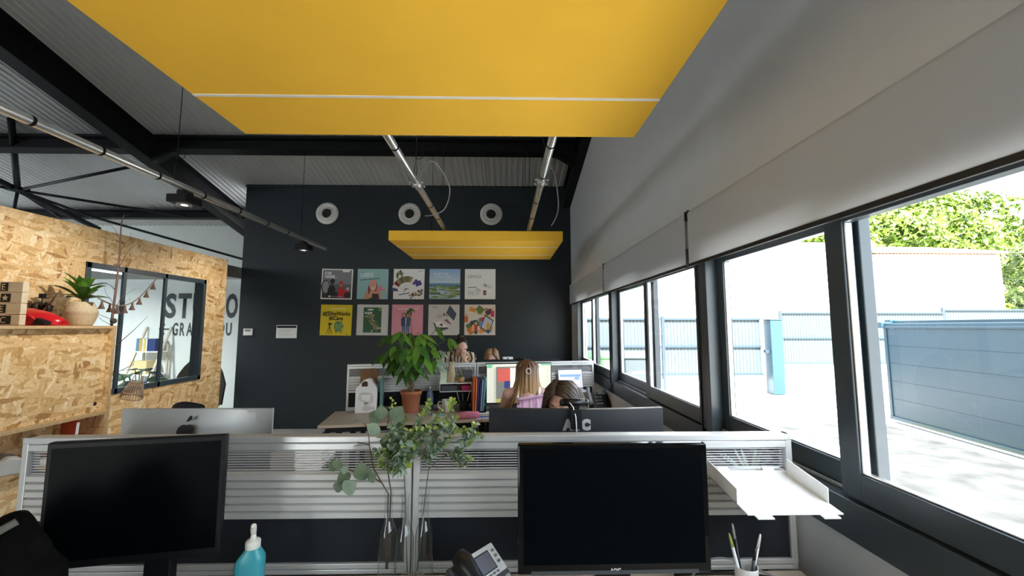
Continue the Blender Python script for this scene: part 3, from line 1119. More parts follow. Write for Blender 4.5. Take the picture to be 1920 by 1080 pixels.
# round air diffusers on the charcoal wall
M['vent_white'] = P('white_metal_vent', (0.72, 0.72, 0.70), 0.4, var=.02)
for x, lab in ((-2.965, 'leftmost of the three round white air vents high on the charcoal wall'), (-1.59, 'middle one of the three round white air vents on the charcoal wall'), (-.22, 'round white air vent above the far end of the yellow panel, rightmost of three')):
    t = thing('air_vent', lab, 'vent', (x, 6.80, 3.515), group='round air vents on the charcoal wall')
    m = MB()
    m.lathe([(.185, -.001), (.188, -.012), (.165, -.030), (.135, -.034), (.122, -.020), (.112, -.020), (.100, -.055), (.088, -.060), (.080, -.030), (.078, -.004)], 36, ax='y', cap=False)
    m.build('rim', 'vent_white', parent=t)
    m = MB()
    m.lathe([(.080, -.010), (.001, -.012)], 24, ax='y', cap=False)
    for k in (-.03, 0, .03):
        m.box((-.07, -.02, k - .003), (.07, -.012, k + .003))
    m.build('duct_mouth', 'seal', parent=t)

# small things on the charcoal wall
t = thing('thermostat', 'small white wall thermostat at the left edge of the charcoal wall', 'thermostat', (-4.155, 6.80, 1.54))
m = MB()
m.box((-.072, -.028, -.055), (.072, 0, .055))
m.build('housing', 'white', parent=t, bevel=.006)
m = MB()
m.box((-.045, -.031, .01), (.045, -.027, .04))
m.build('display', 'grey_mid', parent=t)
t = thing('notice', 'white notice sheet with a black heading, on the charcoal wall', 'notice', (-3.54, 6.80, 1.545))
m = MB()
m.box((-.165, -.012, -.105), (.165, 0, .105))
m.build('sheet', 'paper', parent=t)
m = MB()
m.box((-.155, -.015, .06), (.155, -.011, .095))
m.build('heading_bar', 'black_matte', parent=t)
for i in range(5):
    m = MB()
    m.box((-.13, -.0135, .03 - i * .026), (.10 - .03 * (i % 3), -.0115, .036 - i * .026))
    m.build('print_line', 'grey_light', parent=t)

# ------------------------------------------------------------------ desk screens (partitions)
def partition(loc, rz, W, label, group, tall=.46):
    """slatted desk screen, left end at the origin, seen from -y"""
    t = thing('desk_screen', label, 'desk screen', loc, rz, group)
    z1 = tall
    e = .022
    m = MB()
    m.box((0, -.02, z1 - .048), (W, .02, z1 - .024))
    m.box((0, -.022, z1 - .022), (W, .022, z1))
    m.box((0, -.016, z1 - .026), (W, .016, z1 - .020))
    m.box((0, -.02, 0), (W, .02, .016))
    m.box((0, -.022, .018), (W, .022, .036))
    m.box((0, -.014, .014), (W, .014, .020))
    for x in (0, W - e):
        m.box((x, -.021, 0), (x + e, .021, z1))
    m.build('frame', 'alu', parent=t, bevel=.003)
    m = MB()
    gz0, gz1 = z1 - .124, z1 - .048
    m.box((e, -.002, gz0), (W - e, .002, gz1))
    gp = m.build('clear_strip', 'clear', parent=t)
    m = MB()
    for i in range(8):
        z = gz0 + .006 + i * (gz1 - gz0 - .006) / 8
        m.box((e, -.0035, z), (W - e, -.0022, z + .0032))
    m.build('frosted_stripe', 'stripe', parent=gp)
    m = MB()
    sz0, sz1 = .182, gz0
    h = (sz1 - sz0) / 6
    for i in range(6):
        z = sz0 + i * h
        m.prism([(-.019, z + .001), (-.019, z + h - .0075), (-.012, z + h - .003), (-.006, z + h - .003), (-.006, z + .001)], e, W - e, 0, plane='yz')
    m.box((e, -.006, sz0), (W - e, .016, sz1))
    m.build('slat_panel', 'slat', parent=t)
    m = MB()
    m.box((e, -.010, .036), (W - e, .014, sz0))
    m.build('fabric_panel', 'fabric_navy', parent=t)
    return t
ZD = .785
partition((-1.668, 1.52, ZD), 0, 1.345, 'left half of the slatted grey desk screen, behind the nearest left monitor', 'slatted screens on the near desks')
partition((-.318, 1.52, ZD), 0, 1.35, 'right half of the slatted grey desk screen, behind the nearest right monitor', 'slatted screens on the near desks')
AB = math.atan2(4.80 - 4.39, 1.03 + 1.637)
ca, sa = math.cos(AB), math.sin(AB)
ZB2 = .76
def far(u, v):
    """point on the far desk: u metres along its screen, v metres towards the photographer"""
    return (-1.637 + u * ca + v * sa, 4.39 + u * sa - v * ca)
p = far(0, 0)
partition((p[0], p[1], ZB2), AB, 1.345, 'left half of the far desk screen, behind the money tree', 'slatted screens on the far desks', .475)
p = far(1.35, 0)
partition((p[0], p[1], ZB2), AB, 1.35, 'right half of the far desk screen, behind the lit design monitor', 'slatted screens on the far desks', .475)

def desk(name_loc, rz, x0, x1, y0, y1, label, H, legs=True):
    t = thing('office_desk', label, 'desk', (name_loc[0], name_loc[1], 0), rz)
    m = MB()
    m.box((x0, y0, H - .025), (x1, y1, H))
    m.build('desk_top', 'desk', parent=t, bevel=.002)
    m = MB()
    m.box((x0, y0 - .0015, H - .024), (x1, y0 + .001, H - .001))
    m.build('edge_band', 'desk_edge', parent=t)
    for x in (x0 + .06, x1 - .06):
        for y in (y0 + .06, y1 - .06):
            m = MB()
            m.box((x - .025, y - .025, 0), (x + .025, y + .025, H - .07))
            m.build('leg', 'black_matte', parent=t)
    m = MB()
    m.box((x0 + .05, y0 + .05, H - .075), (x1 - .05, y0 + .09, H - .026))
    m.box((x0 + .05, y1 - .09, H - .075), (x1 - .05, y1 - .05, H - .026))
    m.build('under_frame', 'black_matte', parent=t)
    return t
desk((-1.668, 1.50), 0, 0, 1.345, -.80, -.005, 'near light-oak desk, left of the three glass bottles', ZD)
desk((-.318, 1.50), 0, 0, 1.35, -.80, -.005, 'near light-oak desk under the black monitor and the pen cup', ZD)
desk((-1.668, 1.545), 0, 0, 1.345, .0, .78, 'light-oak desk behind the near screen, carrying the silver computer', ZD)
desk((-.318, 1.545), 0, 0, 1.35, .0, .78, 'light-oak desk behind the near screen, where the dark-haired woman sits', ZD)
p = far(0, .022)
desk(p, AB, -.10, 1.345, -.62, -.003, 'far light-oak desk carrying the money tree', ZB2)
p = far(1.35, .022)
desk(p, AB, 0, 1.35, -.62, -.003, 'far light-oak desk with the lit design monitor', ZB2)
p = far(0, -.024)
desk(p, AB, 0, 1.345, .003, .72, 'hidden far desk behind the left far screen', ZB2)
p = far(1.35, -.024)
desk(p, AB, 0, 1.35, .003, .72, 'hidden far desk behind the right far screen', ZB2)

# ------------------------------------------------------------------ monitors
def monitor(label, loc, rz, w, h, zb, th=.045, bez=(.018, .018, .018, .022), scr='screen_off', mat='black', base=True, logo=None, curve=0.0, desk_z=ZD, neck=.05, cat='monitor', nx=0.0):
    """screen faces -y; zb = height of its lower edge above the desk; bez = left, right, top, bottom"""
    t = thing('monitor', label, cat, (loc[0], loc[1], desk_z), rz)
    m = MB()
    m.box((-w / 2, -.012, zb), (w / 2, .012, zb + h))
    v = m.box((-w / 2 + .02, .012, zb + .02), (w / 2 - .02, th, zb + h - .03))
    for q in v:
        if q.co.y > th - .001:
            q.co.x *= .8
            q.co.z = zb + h / 2 + (q.co.z - zb - h / 2) * .75
    m.build('housing', mat, parent=t, bevel=.005)
    m = MB()
    l, r_, tp, bt = bez
    m.poly([(-w / 2 + l, -.0125, zb + bt), (w / 2 - r_, -.0125, zb + bt), (w / 2 - r_, -.0125, zb + h - tp), (-w / 2 + l, -.0125, zb + h - tp)])
    m.build('screen', scr, parent=t)
    if base:
        m = MB()
        m.box((nx - neck, .012, .012), (nx + neck, .05, zb + h * .45))
        m.build('stand_neck', mat, parent=t, bevel=.004)
        m = MB()
        m.prism([(-.13, -.10), (.13, -.10), (.15, -.06), (.15, .10), (-.15, .10), (-.15, -.06)], 0.0, .014, plane='xy')
        m.build('stand_base', mat, parent=t, bevel=.003)
    if logo:
        text('brand_lettering', logo[0], 'alu', t, logo[1], size=logo[2], bold=.0012, depth=.0003, align='CENTER')
    return t
mr = monitor('black monitor switched off in the centre right, nearest to the pen cup', (.312, 1.22), R(0.5), .545, .352, .158, bez=(.016, .016, .014, .026), mat='black_gloss', logo=('AOC', (0, -.0132, .164), .013))
m = MB()
m.box((-.235, -.0135, .158), (.235, -.0118, .168))
m.build('bottom_lip', 'grey_dark', parent=mr)
rz_l = math.atan2(1.312 - 1.231, -.85 + 1.287)
monitor('black monitor switched off at the left, beside the hand sanitiser', (-1.068, 1.272), rz_l, .452, .345, .172, bez=(.012, .012, .016, .022), mat='black_matte', neck=.035, nx=.055)
m = MB()

# big curved monitor seen from behind
t = thing('monitor', 'wide black monitor seen from its back, with a webcam on top', 'monitor', (.309, 1.80, ZD), 0)
m = MB()
w_, h0, h1 = .745, .10, .498
n = 14
ring = []
for i in range(n + 1):
    u = -w_ / 2 + w_ * i / n
    yb_ = -.045 + .12 * (u / .37) ** 2 * .28
    ring.append((u, yb_))
fr = [[m.b.verts.new((u, y, z)) for u, y in ring] for z in (h0, h1 - .012, h1)]
bk = [[m.b.verts.new((u, y + .03, z)) for u, y in ring] for z in (h0, h1)]
for i in range(n):
    m.b.faces.new((fr[0][i], fr[0][i + 1], fr[1][i + 1], fr[1][i]))
    m.b.faces.new((fr[1][i], fr[1][i + 1], fr[2][i + 1], fr[2][i]))
    m.b.faces.new((bk[0][i], bk[1][i], bk[1][i + 1], bk[0][i + 1]))
    m.b.faces.new((fr[2][i], fr[2][i + 1], bk[1][i + 1], bk[1][i]))
    m.b.faces.new((fr[0][i], bk[0][i], bk[0][i + 1], fr[0][i + 1]))
for i in (0, n):
    m.b.faces.new((fr[0][i], fr[1][i], fr[2][i], bk[1][i], bk[0][i]))
m.build('housing', 'grey_dark', parent=t)
M['aoc_back'] = P('charcoal_monitor_back', (0.018, 0.022, 0.027), 0.42, var=.03)
t.children[0].data.materials[0] = M['aoc_back']
m = MB()
m.box((-.04, -.10, .014), (.04, -.05, .36))
m.build('stand_neck', 'black_matte', parent=t, bevel=.004)
m = MB()
m.box((-.14, -.16, 0), (.14, .10, .014))
m.build('stand_base', 'black_matte', parent=t, bevel=.003)
text('brand_lettering', 'AOC', 'grey_light', t, (-.004, -.0475, .418), size=.054, bold=.005, sx=.92, depth=.0004, align='CENTER', shear=.0)
t = thing('webcam', 'black bar webcam with a white cable, clipped on the wide monitor', 'webcam', (.298, 1.775, ZD + .498))
m = MB()
m.tube([(-.048, 0, .026), (.048, 0, .026)], .0155, 14)
m.ball((-.048, 0, .026), .0155)
m.ball((.048, 0, .026), .0155)
m.build('camera_bar', 'black', parent=t)
m = MB()
m.box((-.022, -.012, .001), (.022, .040, .014))
m.box((-.024, -.050, -.075), (.024, -.040, .003))
m.build('clip', 'black_matte', parent=t, bevel=.003)
m = MB()
m.tube([(-.022, -.017, .028), (-.010, -.030, .012), (-.004, -.055, -.020), (-.002, -.058, -.06), (-.002, -.058, -.085)], .0024, 8)
m.build('cable', 'white', parent=t)

# silver all-in-one computer, seen from its back
t = thing('computer', 'silver all-in-one computer seen from its back, behind the left monitor', 'computer', (-1.302, 1.82, ZD), R(0))
m = MB()
w_, z0, z1 = .632, .065, .497
nx, nz = 12, 8
grid = []
for j in range(nz + 1):
    row = []
    for i in range(nx + 1):
        u, v = -1 + 2 * i / nx, -1 + 2 * j / nz
        bulge = .032 * (1 - min(1, (u * u * .9 + v * v * .9)) ** 1.0) + .006
        row.append(m.b.verts.new((u * w_ / 2, -bulge, (z0 + z1) / 2 + v * (z1 - z0) / 2)))
    grid.append(row)
for j in range(nz):
    for i in range(nx):
        f = m.b.faces.new((grid[j][i], grid[j][i + 1], grid[j + 1][i + 1], grid[j + 1][i]))
        f.smooth = True
m.box((-w_ / 2, -.007, z0), (w_ / 2, .004, z1))
m.build('housing', 'silver', parent=t, bevel=.002)
m = MB()
m.box((-w_ / 2 + .006, .004, z0 + .06), (w_ / 2 - .006, .006, z1 - .006))
m.build('screen', 'screen_off', parent=t)
m = MB()
m.prism([(-.03, .30), (.02, .02), (.14, .008), (.14, 0), (-.07, 0), (-.02, .02), (-.05, .30)], -.09, .09, plane='yz')
m.build('stand', 'silver', parent=t)
# dark fruit emblem: lobed outline with a bite at the right and a leaf
out = []
for k in range(48):
    a = 2 * PI * k / 48
    r = .040 * (1 - .13 * math.exp(-((a - PI / 2) / .30) ** 2) - .07 * math.exp(-((a - 3 * PI / 2) / .26) ** 2))
    x_, y_ = r * math.cos(a) * .98, r * math.sin(a) * .98
    d = math.hypot(x_ - .050, y_ - .004)
    if d < .022:
        x_ = .050 - math.sqrt(max(0, .022 ** 2 - (y_ - .004) ** 2))
    out.append((x_, y_))
m = MB()
m.prism([(a, b) for a, b in out], -.0405, -.0395)
lf = [(-.002 + .026 * s * .9, .046 + .026 * s + .0085 * math.sin(PI * s)) for s in [k / 8 for k in range(9)]] + [(-.002 + .026 * s * .9 + .0095 * math.sin(PI * s), .046 + .026 * s - .004 * math.sin(PI * s)) for s in [k / 8 for k in range(7, 0, -1)]]
m.prism(lf, -.0405, -.0395)
m.build('emblem', 'black', parent=t, loc=(-.02, .0015, .402))

# ------------------------------------------------------------------ ten square posters on the charcoal wall
INK = {}
def ink(r, g, b):
    k = (r, g, b)
    if k not in INK:
        c = [((v / 255 + .055) / 1.055) ** 2.4 if v > 10 else v / 255 / 12.92 for v in k]
        INK[k] = P('print_ink_%d_%d_%d' % k, c, .55, var=.03, scale=40)
    return INK[k]
class Print:
    def __init__(self):
        self.m = MB()
        self.mats = []
        self.y = -.0122
    def mi(self, c):
        c = ink(*c)
        if c not in self.mats:
            self.mats.append(c)
        return self.mats.index(c)
    def poly(self, pts, c):
        self.m.poly([(p[0], self.y, p[1]) for p in pts], self.mi(c))
        self.y -= .00012
    def rect(self, x0, z0, x1, z1, c, a=0):
        cx, cz = (x0 + x1) / 2, (z0 + z1) / 2
        A = R(a)
        self.poly([(cx + (x - cx) * math.cos(A) - (z - cz) * math.sin(A), cz + (x - cx) * math.sin(A) + (z - cz) * math.cos(A)) for x, z in ((x0, z0), (x1, z0), (x1, z1), (x0, z1))], c)
    def ell(self, cx, cz, rx, rz, c, a=0, n=18):
        A = R(a)
        self.poly([(cx + rx * math.cos(t) * math.cos(A) - rz * math.sin(t) * math.sin(A), cz + rx * math.cos(t) * math.sin(A) + rz * math.sin(t) * math.cos(A)) for t in [2 * PI * k / n for k in range(n)]], c)
    def done(self, t):
        return self.m.build('print', self.mats, parent=t, normals=False)
PW, PH = .508, .502
def poster(x, z, label, board, tilt=0.0):
    t = thing('poster', label, 'poster', (x, YB, z), rot=(0, R(tilt), 0), group='square posters on the charcoal wall')
    m = MB()
    m.box((0, -.012, 0), (PW, 0, PH))
    m.build('board', ink(*board), parent=t)
    return t, Print()
Wt, Bk = (236, 236, 234), (24, 24, 26)
rz1, rz2 = 2.078, 1.487
# 1 helmets
t, p = poster(-3.015, rz1, 'poster of two workers in helmets, one in red, under white lettering', Wt, 1.0)
p.rect(.018, .018, .49, .484, (128, 128, 134))
p.rect(.018, .018, .49, .25, (96, 96, 102))
p.rect(.018, .018, .49, .12, (44, 44, 48))
p.poly([(.33, .484), (.35, .452), (.445, .452), (.46, .484)], Wt)
p.ell(.07, .20, .07, .12, (60, 60, 64)); p.ell(.075, .20, .055, .10, (150, 150, 154))
p.poly([(.11, .03), (.11, .17), (.14, .225), (.20, .235), (.235, .17), (.23, .03)], (26, 26, 29))
p.ell(.18, .285, .032, .042, (60, 48, 44)); p.ell(.18, .302, .042, .032, (28, 28, 31))
p.poly([(.28, .03), (.28, .16), (.305, .205), (.355, .205), (.375, .15), (.46, .165), (.455, .13), (.38, .10), (.38, .03)], (196, 34, 38))
p.ell(.325, .245, .028, .040, (178, 122, 100)); p.ell(.325, .270, .034, .026, (190, 36, 38))
p.rect(.41, .15, .46, .20, (170, 168, 166))
p.rect(.13, .035, .16, .06, Wt); p.rect(.17, .042, .36, .05, (150, 150, 150))
p.done(t)
text('lettering', 'À VOS', ink(*Wt), t, (.05, -.016, .408), size=.062, bold=.003, sx=.62)
text('lettering', 'CASQUES…', ink(*Wt), t, (.05, -.016, .352), size=.062, bold=.003, sx=.62)
# 2 woman smiling
t, p = poster(-2.425, rz1, 'turquoise poster of a smiling woman with a pink cap and chin on hand', (150, 190, 190), .4)
p.poly([(.125, .0), (.135, .10), (.19, .16), (.33, .16), (.39, .10), (.40, .0)], (206, 146, 122))
p.poly([(.20, .0), (.215, .09), (.35, .09), (.37, .0)], (52, 46, 52))
p.ell(.215, .16, .035, .09, (112, 58, 48)); p.ell(.305, .20, .03, .07, (112, 58, 48))
p.ell(.26, .215, .058, .078, (220, 164, 140)); p.ell(.26, .275, .056, .045, (222, 150, 140))
p.poly([(.19, .02), (.22, .15), (.255, .16), (.245, .02)], (214, 152, 128))
p.ell(.26, .182, .024, .008, (240, 236, 232)); p.ell(.24, .225, .006, .004, (60, 40, 36)); p.ell(.28, .225, .006, .004, (60, 40, 36))
p.ell(.37, .165, .055, .028, (226, 130, 146)); p.ell(.44, .15, .03, .014, (226, 130, 146)); p.ell(.385, .21, .012, .03, (222, 110, 130))
p.rect(.05, .325, .37, .335, (40, 50, 54), 6); p.rect(.06, .44, .10, .447, (60, 70, 72))
p.done(t)
text('lettering', 'CURIEUX', ink(226, 236, 236), t, (.05, -.016, .36), size=.092, bold=.002, sx=.56, rot=(PI / 2, R(-4), 0))
# 3 fan of cards
t, p = poster(-1.83, rz1, 'white poster with a fan of leaflets between leaf and berry clusters', Wt, .2)
rnd = random.Random(3)
for i in range(26):
    a, r = rnd.uniform(0, 6.28), rnd.uniform(0, .07)
    p.ell(.085 + r * math.cos(a), .415 + r * .9 * math.sin(a), rnd.uniform(.012, .025), rnd.uniform(.008, .014), ((86, 104, 58), (120, 132, 78), (60, 74, 44))[i % 3], rnd.uniform(0, 180))
for i, (a, c) in enumerate(((172, (72, 64, 120)), (158, (230, 226, 224)), (144, (124, 36, 44)), (130, (150, 136, 96)), (116, (96, 92, 66)), (102, (134, 116, 70)), (88, (110, 106, 70)), (74, (150, 136, 86)), (60, (232, 230, 228)), (48, (86, 72, 142)), (34, (228, 226, 230)))):
    A = R(a)
    c0, d, n_ = Vector((.225, .13)), Vector((math.cos(A), math.sin(A))), Vector((-math.sin(A), math.cos(A)))
    p.poly([tuple(c0 + d * .03 - n_ * .012), tuple(c0 + d * .25 - n_ * .032), tuple(c0 + d * .25 + n_ * .032), tuple(c0 + d * .03 + n_ * .012)], c)
    p.poly([tuple(c0 + d * .05 - n_ * .012), tuple(c0 + d * .15 - n_ * .02), tuple(c0 + d * .15 + n_ * .02), tuple(c0 + d * .05 + n_ * .012)], (238, 236, 234))
p.rect(.09, .08, .27, .095, (84, 72, 150), 10)
p.rect(.36, .22, .46, .30, (80, 66, 140), 24)
for i in range(24):
    x = rnd.uniform(.27, .48)
    p.ell(x, .03 + (x - .27) * .4 + rnd.uniform(-.03, .05), rnd.uniform(.012, .024), rnd.uniform(.01, .018), ((116, 92, 70), (150, 140, 96), (120, 60, 56), (90, 84, 60))[i % 4], rnd.uniform(0, 180))
p.rect(.41, .462, .48, .468, (90, 90, 90))
p.done(t)
# 4 landscape
t, p = poster(-1.238, rz1, 'poster of a wide green landscape under a pale blue sky', (176, 200, 220))
for i in range(10):
    z = .27 + i * .0232
    k = i / 9
    p.rect(0, z, PW, z + .0234, (int(196 - 50 * k), int(214 - 34 * k), int(226 - 6 * k)))
p.rect(0, .225, PW, .262, (92, 138, 176)); p.rect(0, .20, PW, .228, (96, 128, 118))
for i in range(40):
    z = .005 + .2 * (i / 40)
    x = rnd.uniform(-.05, .45)
    w2 = rnd.uniform(.05, .2)
    x0, x1 = max(0, x), min(PW, x + w2)
    p.rect(x0, z, x1, z + rnd.uniform(.01, .03), ((110, 134, 72), (142, 158, 86), (84, 108, 66), (160, 170, 104), (74, 96, 60))[i % 5])
p.poly([(.20, 0), (.26, .11), (.28, .19), (.29, .19), (.30, .11), (.31, 0)], (150, 166, 160))
p.done(t)
text('lettering', 'PROJECTIONS', ink(214, 226, 236), t, (.07, -.02, .40), size=.05, bold=.002, sx=.78)
text('lettering', '& TERRITOIRES', ink(214, 226, 236), t, (.11, -.02, .352), size=.046, bold=.001, sx=.8)
# 5 brand board
t, p = poster(-.652, rz1, 'white poster with one thin dark word above small grey paper mock-ups', Wt)
for (x0, z0, x1, z1, c, a) in ((.05, .19, .19, .20, (70, 70, 74), 4), (.05, .07, .16, .14, (214, 214, 216), -14), (.14, .10, .25, .17, (222, 222, 224), 20), (.18, .13, .27, .18, (206, 206, 210), -30),
                               (.19, .07, .24, .12, (212, 212, 214), 12), (.30, .20, .40, .26, (208, 208, 212), -25), (.36, .18, .46, .24, (216, 216, 218), -20), (.32, .215, .36, .235, (90, 88, 86), -25), (.305, .07, .355, .105, (120, 44, 52), 0), (.305, .11, .355, .145, (120, 44, 52), 0)):
    p.rect(x0, z0, x1, z1, c, a)
p.done(t)
text('lettering', 'LEXCO', ink(56, 56, 60), t, (.055, -.016, .352), size=.070, bold=-.0004, sx=.95)
# 6 yellow
t, p = poster(-3.005, rz2, 'bright yellow poster with black italic hashtags, a camera tripod and a globe', (222, 196, 18), 1.0)
p.rect(.15, .43, .40, .445, (238, 226, 150), 2)
for a, b in (((.155, .165), (.105, .02)), ((.155, .165), (.150, .02)), ((.155, .165), (.195, .025))):
    d = Vector(b) - Vector(a)
    n_ = Vector((-d.y, d.x)).normalized() * .0045
    p.poly([tuple(Vector(a) + n_), tuple(Vector(b) + n_), tuple(Vector(b) - n_), tuple(Vector(a) - n_)], (60, 62, 14))
p.rect(.13, .165, .18, .205, (52, 54, 16)); p.rect(.17, .175, .195, .195, (52, 54, 16))
p.ell(.30, .15, .078, .092, (120, 160, 90))
for i in range(60):
    a, r = rnd.uniform(0, 6.28), math.sqrt(rnd.random())
    p.ell(.30 + .076 * r * math.cos(a), .15 + .09 * r * math.sin(a), rnd.uniform(.004, .014), rnd.uniform(.003, .009), ((70, 110, 66), (150, 186, 110), (52, 70, 50), (196, 200, 120), (96, 140, 130))[i % 5], rnd.uniform(0, 180))
for x in (.26, .34):
    p.rect(x, .035, x + .012, .08, (70, 74, 20), 12)
p.rect(.42, .02, .47, .026, (90, 84, 14))
p.done(t)
text('lettering', '#(S)heWorks', ink(34, 34, 14), t, (.035, -.021, .325), size=.094, bold=.0016, sx=.86, shear=.16)
text('lettering', '#ICare', ink(34, 34, 14), t, (.14, -.021, .250), size=.092, bold=.0016, sx=.86, shear=.16)
# 7 green book
t, p = poster(-2.412, rz2, 'pale poster showing a dark green cover with white title and tan figure', (206, 206, 204), .5)
p.rect(.105, .045, .40, .455, (44, 92, 62))
p.rect(.345, .40, .40, .455, (96, 150, 60))
p.rect(.115, .31, .23, .318, (222, 226, 220), 8)
for i in range(46):
    z = rnd.uniform(.10, .36)
    p.ell(.27 + .06 * math.sin(z * 16) + rnd.uniform(-.05, .05), z, rnd.uniform(.010, .03), rnd.uniform(.008, .02), ((164, 136, 100), (134, 116, 84), (116, 130, 88), (182, 160, 122), (96, 104, 70))[i % 5], rnd.uniform(0, 180))
p.rect(.35, .11, .395, .125, (224, 228, 222)); p.rect(.245, .055, .262, .085, (214, 220, 214))
p.done(t)
text('lettering', 'cahier', ink(232, 236, 230), t, (.17, -.02, .405), size=.05, bold=.002, sx=.8, shear=.1)
text('lettering', 'du jardin', ink(232, 236, 230), t, (.125, -.02, .352), size=.05, bold=.002, sx=.7, shear=.1)
# 8 pink
t, p = poster(-1.842, rz2, 'pink poster of two people standing arm in arm in blue clothes', (218, 146, 160), .3)
p.rect(.03, .462, .48, .468, (240, 200, 206)); p.rect(.09, .425, .44, .437, (244, 220, 222))
for cx, jk in ((.195, (44, 62, 96)), (.262, (58, 80, 116))):
    p.poly([(cx - .026, .03), (cx - .03, .18), (cx + .03, .18), (cx + .028, .03), (cx + .004, .03), (cx, .13), (cx - .006, .03)], (84, 108, 142))
    p.poly([(cx - .04, .15), (cx - .044, .27), (cx - .02, .30), (cx + .02, .30), (cx + .044, .27), (cx + .04, .15)], jk)
    p.ell(cx, .325, .034, .042, (92, 54, 42)); p.ell(cx, .325, .020, .028, (212, 158, 136))
    p.rect(cx - .03, .018, cx - .006, .034, (176, 80, 70)); p.rect(cx + .006, .018, cx + .03, .034, (150, 70, 62))
p.rect(.222, .16, .236, .29, (214, 214, 220)); p.rect(.40, .028, .47, .036, (110, 60, 74))
p.done(t)
# 9 mock-ups
t, p = poster(-1.244, rz2, 'pale grey poster of floating laptop and tablet mock-ups', (206, 203, 198))
p.poly([(.29, .36), (.35, .49), (.46, .35), (.42, .235)], (44, 52, 66)); p.poly([(.305, .36), (.355, .475), (.445, .35), (.41, .255)], (66, 76, 94))
p.poly([(.10, .21), (.20, .23), (.33, .14), (.13, .13)], (234, 232, 230))
p.poly([(.03, .19), (.09, .19), (.13, .06), (.34, .11), (.30, .13), (.15, .09), (.11, .20)], (60, 58, 60))
p.poly([(.13, .055), (.34, .115), (.33, .10), (.14, .035)], (130, 128, 126))
p.poly([(.14, .10), (.20, .13), (.31, .115), (.17, .07)], (74, 72, 74))
p.poly([(.26, .24), (.30, .27), (.37, .19), (.37, .17)], (150, 84, 78)); p.poly([(.18, .17), (.22, .20), (.25, .16), (.21, .145)], (130, 76, 74))
p.rect(.24, .31, .28, .36, (110, 116, 130), 10); p.rect(.29, .30, .32, .35, (150, 150, 156), -10)
p.rect(.06, .455, .15, .461, (90, 90, 90)); p.rect(.06, .444, .13, .449, (140, 140, 140))
p.done(t)
text('lettering', 'OS', ink(176, 60, 56), t, (.14, -.02, .275), size=.075, bold=-.0004, sx=.9, rot=(PI / 2, R(-6), 0))
# 10 collage
t, p = poster(-.652, rz2, 'busy colourful collage poster of printed leaflets, lower right of the grid', (226, 216, 204))
cols = [(232, 226, 220), (210, 120, 60), (196, 60, 54), (240, 236, 232), (92, 120, 60), (60, 66, 84), (230, 190, 120), (120, 150, 190), (200, 190, 180), (226, 150, 50)]
for i in range(30):
    cx, cz = rnd.uniform(.07, .43), rnd.uniform(.07, .43)
    wd_, hd = rnd.uniform(.03, .06), rnd.uniform(.03, .06)
    p.rect(cx - wd_, cz - hd, cx + wd_, cz + hd, cols[i % 10], rnd.uniform(-35, 35))
p.poly([(.18, .42), (.24, .495), (.34, .42), (.25, .33)], (104, 130, 56))
p.poly([(.26, .12), (.34, .34), (.48, .24), (.40, .02)], (70, 80, 98)); p.poly([(.28, .13), (.345, .31), (.46, .23), (.395, .05)], (196, 206, 220))
for cx, cz, c in ((.19, .13, (204, 74, 50)), (.39, .15, (222, 160, 40)), (.03, .27, (214, 110, 50)), (.46, .36, (200, 40, 90))):
    p.rect(cx - .028, cz - .06, cx + .028, cz + .04, c); p.ell(cx, cz + .06, .02, .024, (220, 170, 140))
    p.rect(cx - .024, cz - .11, cx + .024, cz - .06, (66, 72, 104)) if cz < .2 else None
p.done(t)

# ------------------------------------------------------------------ things on the near desk
M['teal'] = P('teal_plastic', (0.055, 0.37, 0.44), 0.3, var=.04)
M['pump'] = P('white_pump_plastic', (0.80, 0.80, 0.72), 0.4, var=.02)
M['bottle_glass'] = edge_glass('clear_bottle_glass')
M['phone_silver'] = P('pale_silver_plastic', (0.84, 0.88, 0.90), 0.3, 0.1, var=.02)
M['lcd'] = P('grey_lcd', (0.20, 0.22, 0.28), 0.12, var=.08, scale=8)
t = thing('pump_bottle', 'teal hand sanitiser bottle with a white pump', 'bottle', (-.768, 1.33, ZD), R(8))
m = MB()
rings = []
for z, hx, hy, ox in ((0, .036, .022, 0), (.004, .039, .024, 0), (.10, .040, .025, 0), (.135, .040, .025, .001), (.150, .036, .024, .004), (.163, .027, .021, .006), (.176, .018, .017, .006), (.182, .016, .016, .006)):
    rings.append([m.b.verts.new((ox + hx * (abs(math.cos(a)) ** .6) * (1 if math.cos(a) > 0 else -1), hy * (abs(math.sin(a)) ** .6) * (1 if math.sin(a) > 0 else -1), z)) for a in [2 * PI * k / 28 for k in range(28)]])
for a, c in zip(rings, rings[1:]):
    for k in range(28):
        m.b.faces.new((a[k], a[(k + 1) % 28], c[(k + 1) % 28], c[k])).smooth = True
m.b.faces.new(rings[0][::-1]); m.b.faces.new(rings[-1])
m.build('body', 'teal', parent=t)
m = MB()
m.lathe([(.020, .176), (.0205, .178), (.0205, .196), (.018, .199), (.009, .201), (.007, .215), (.0065, .22)], 20, c=(.006, 0, 0))
m.tube([(.006, 0, .216), (.006, -.002, .232), (.010, -.012, .244), (.012, -.020, .247)], [.0075, .0085, .0075, .005], 12)
m.build('pump', 'pump', parent=t)
BOT = [(-.382, 1.432), (-.321, 1.405), (-.262, 1.432)]
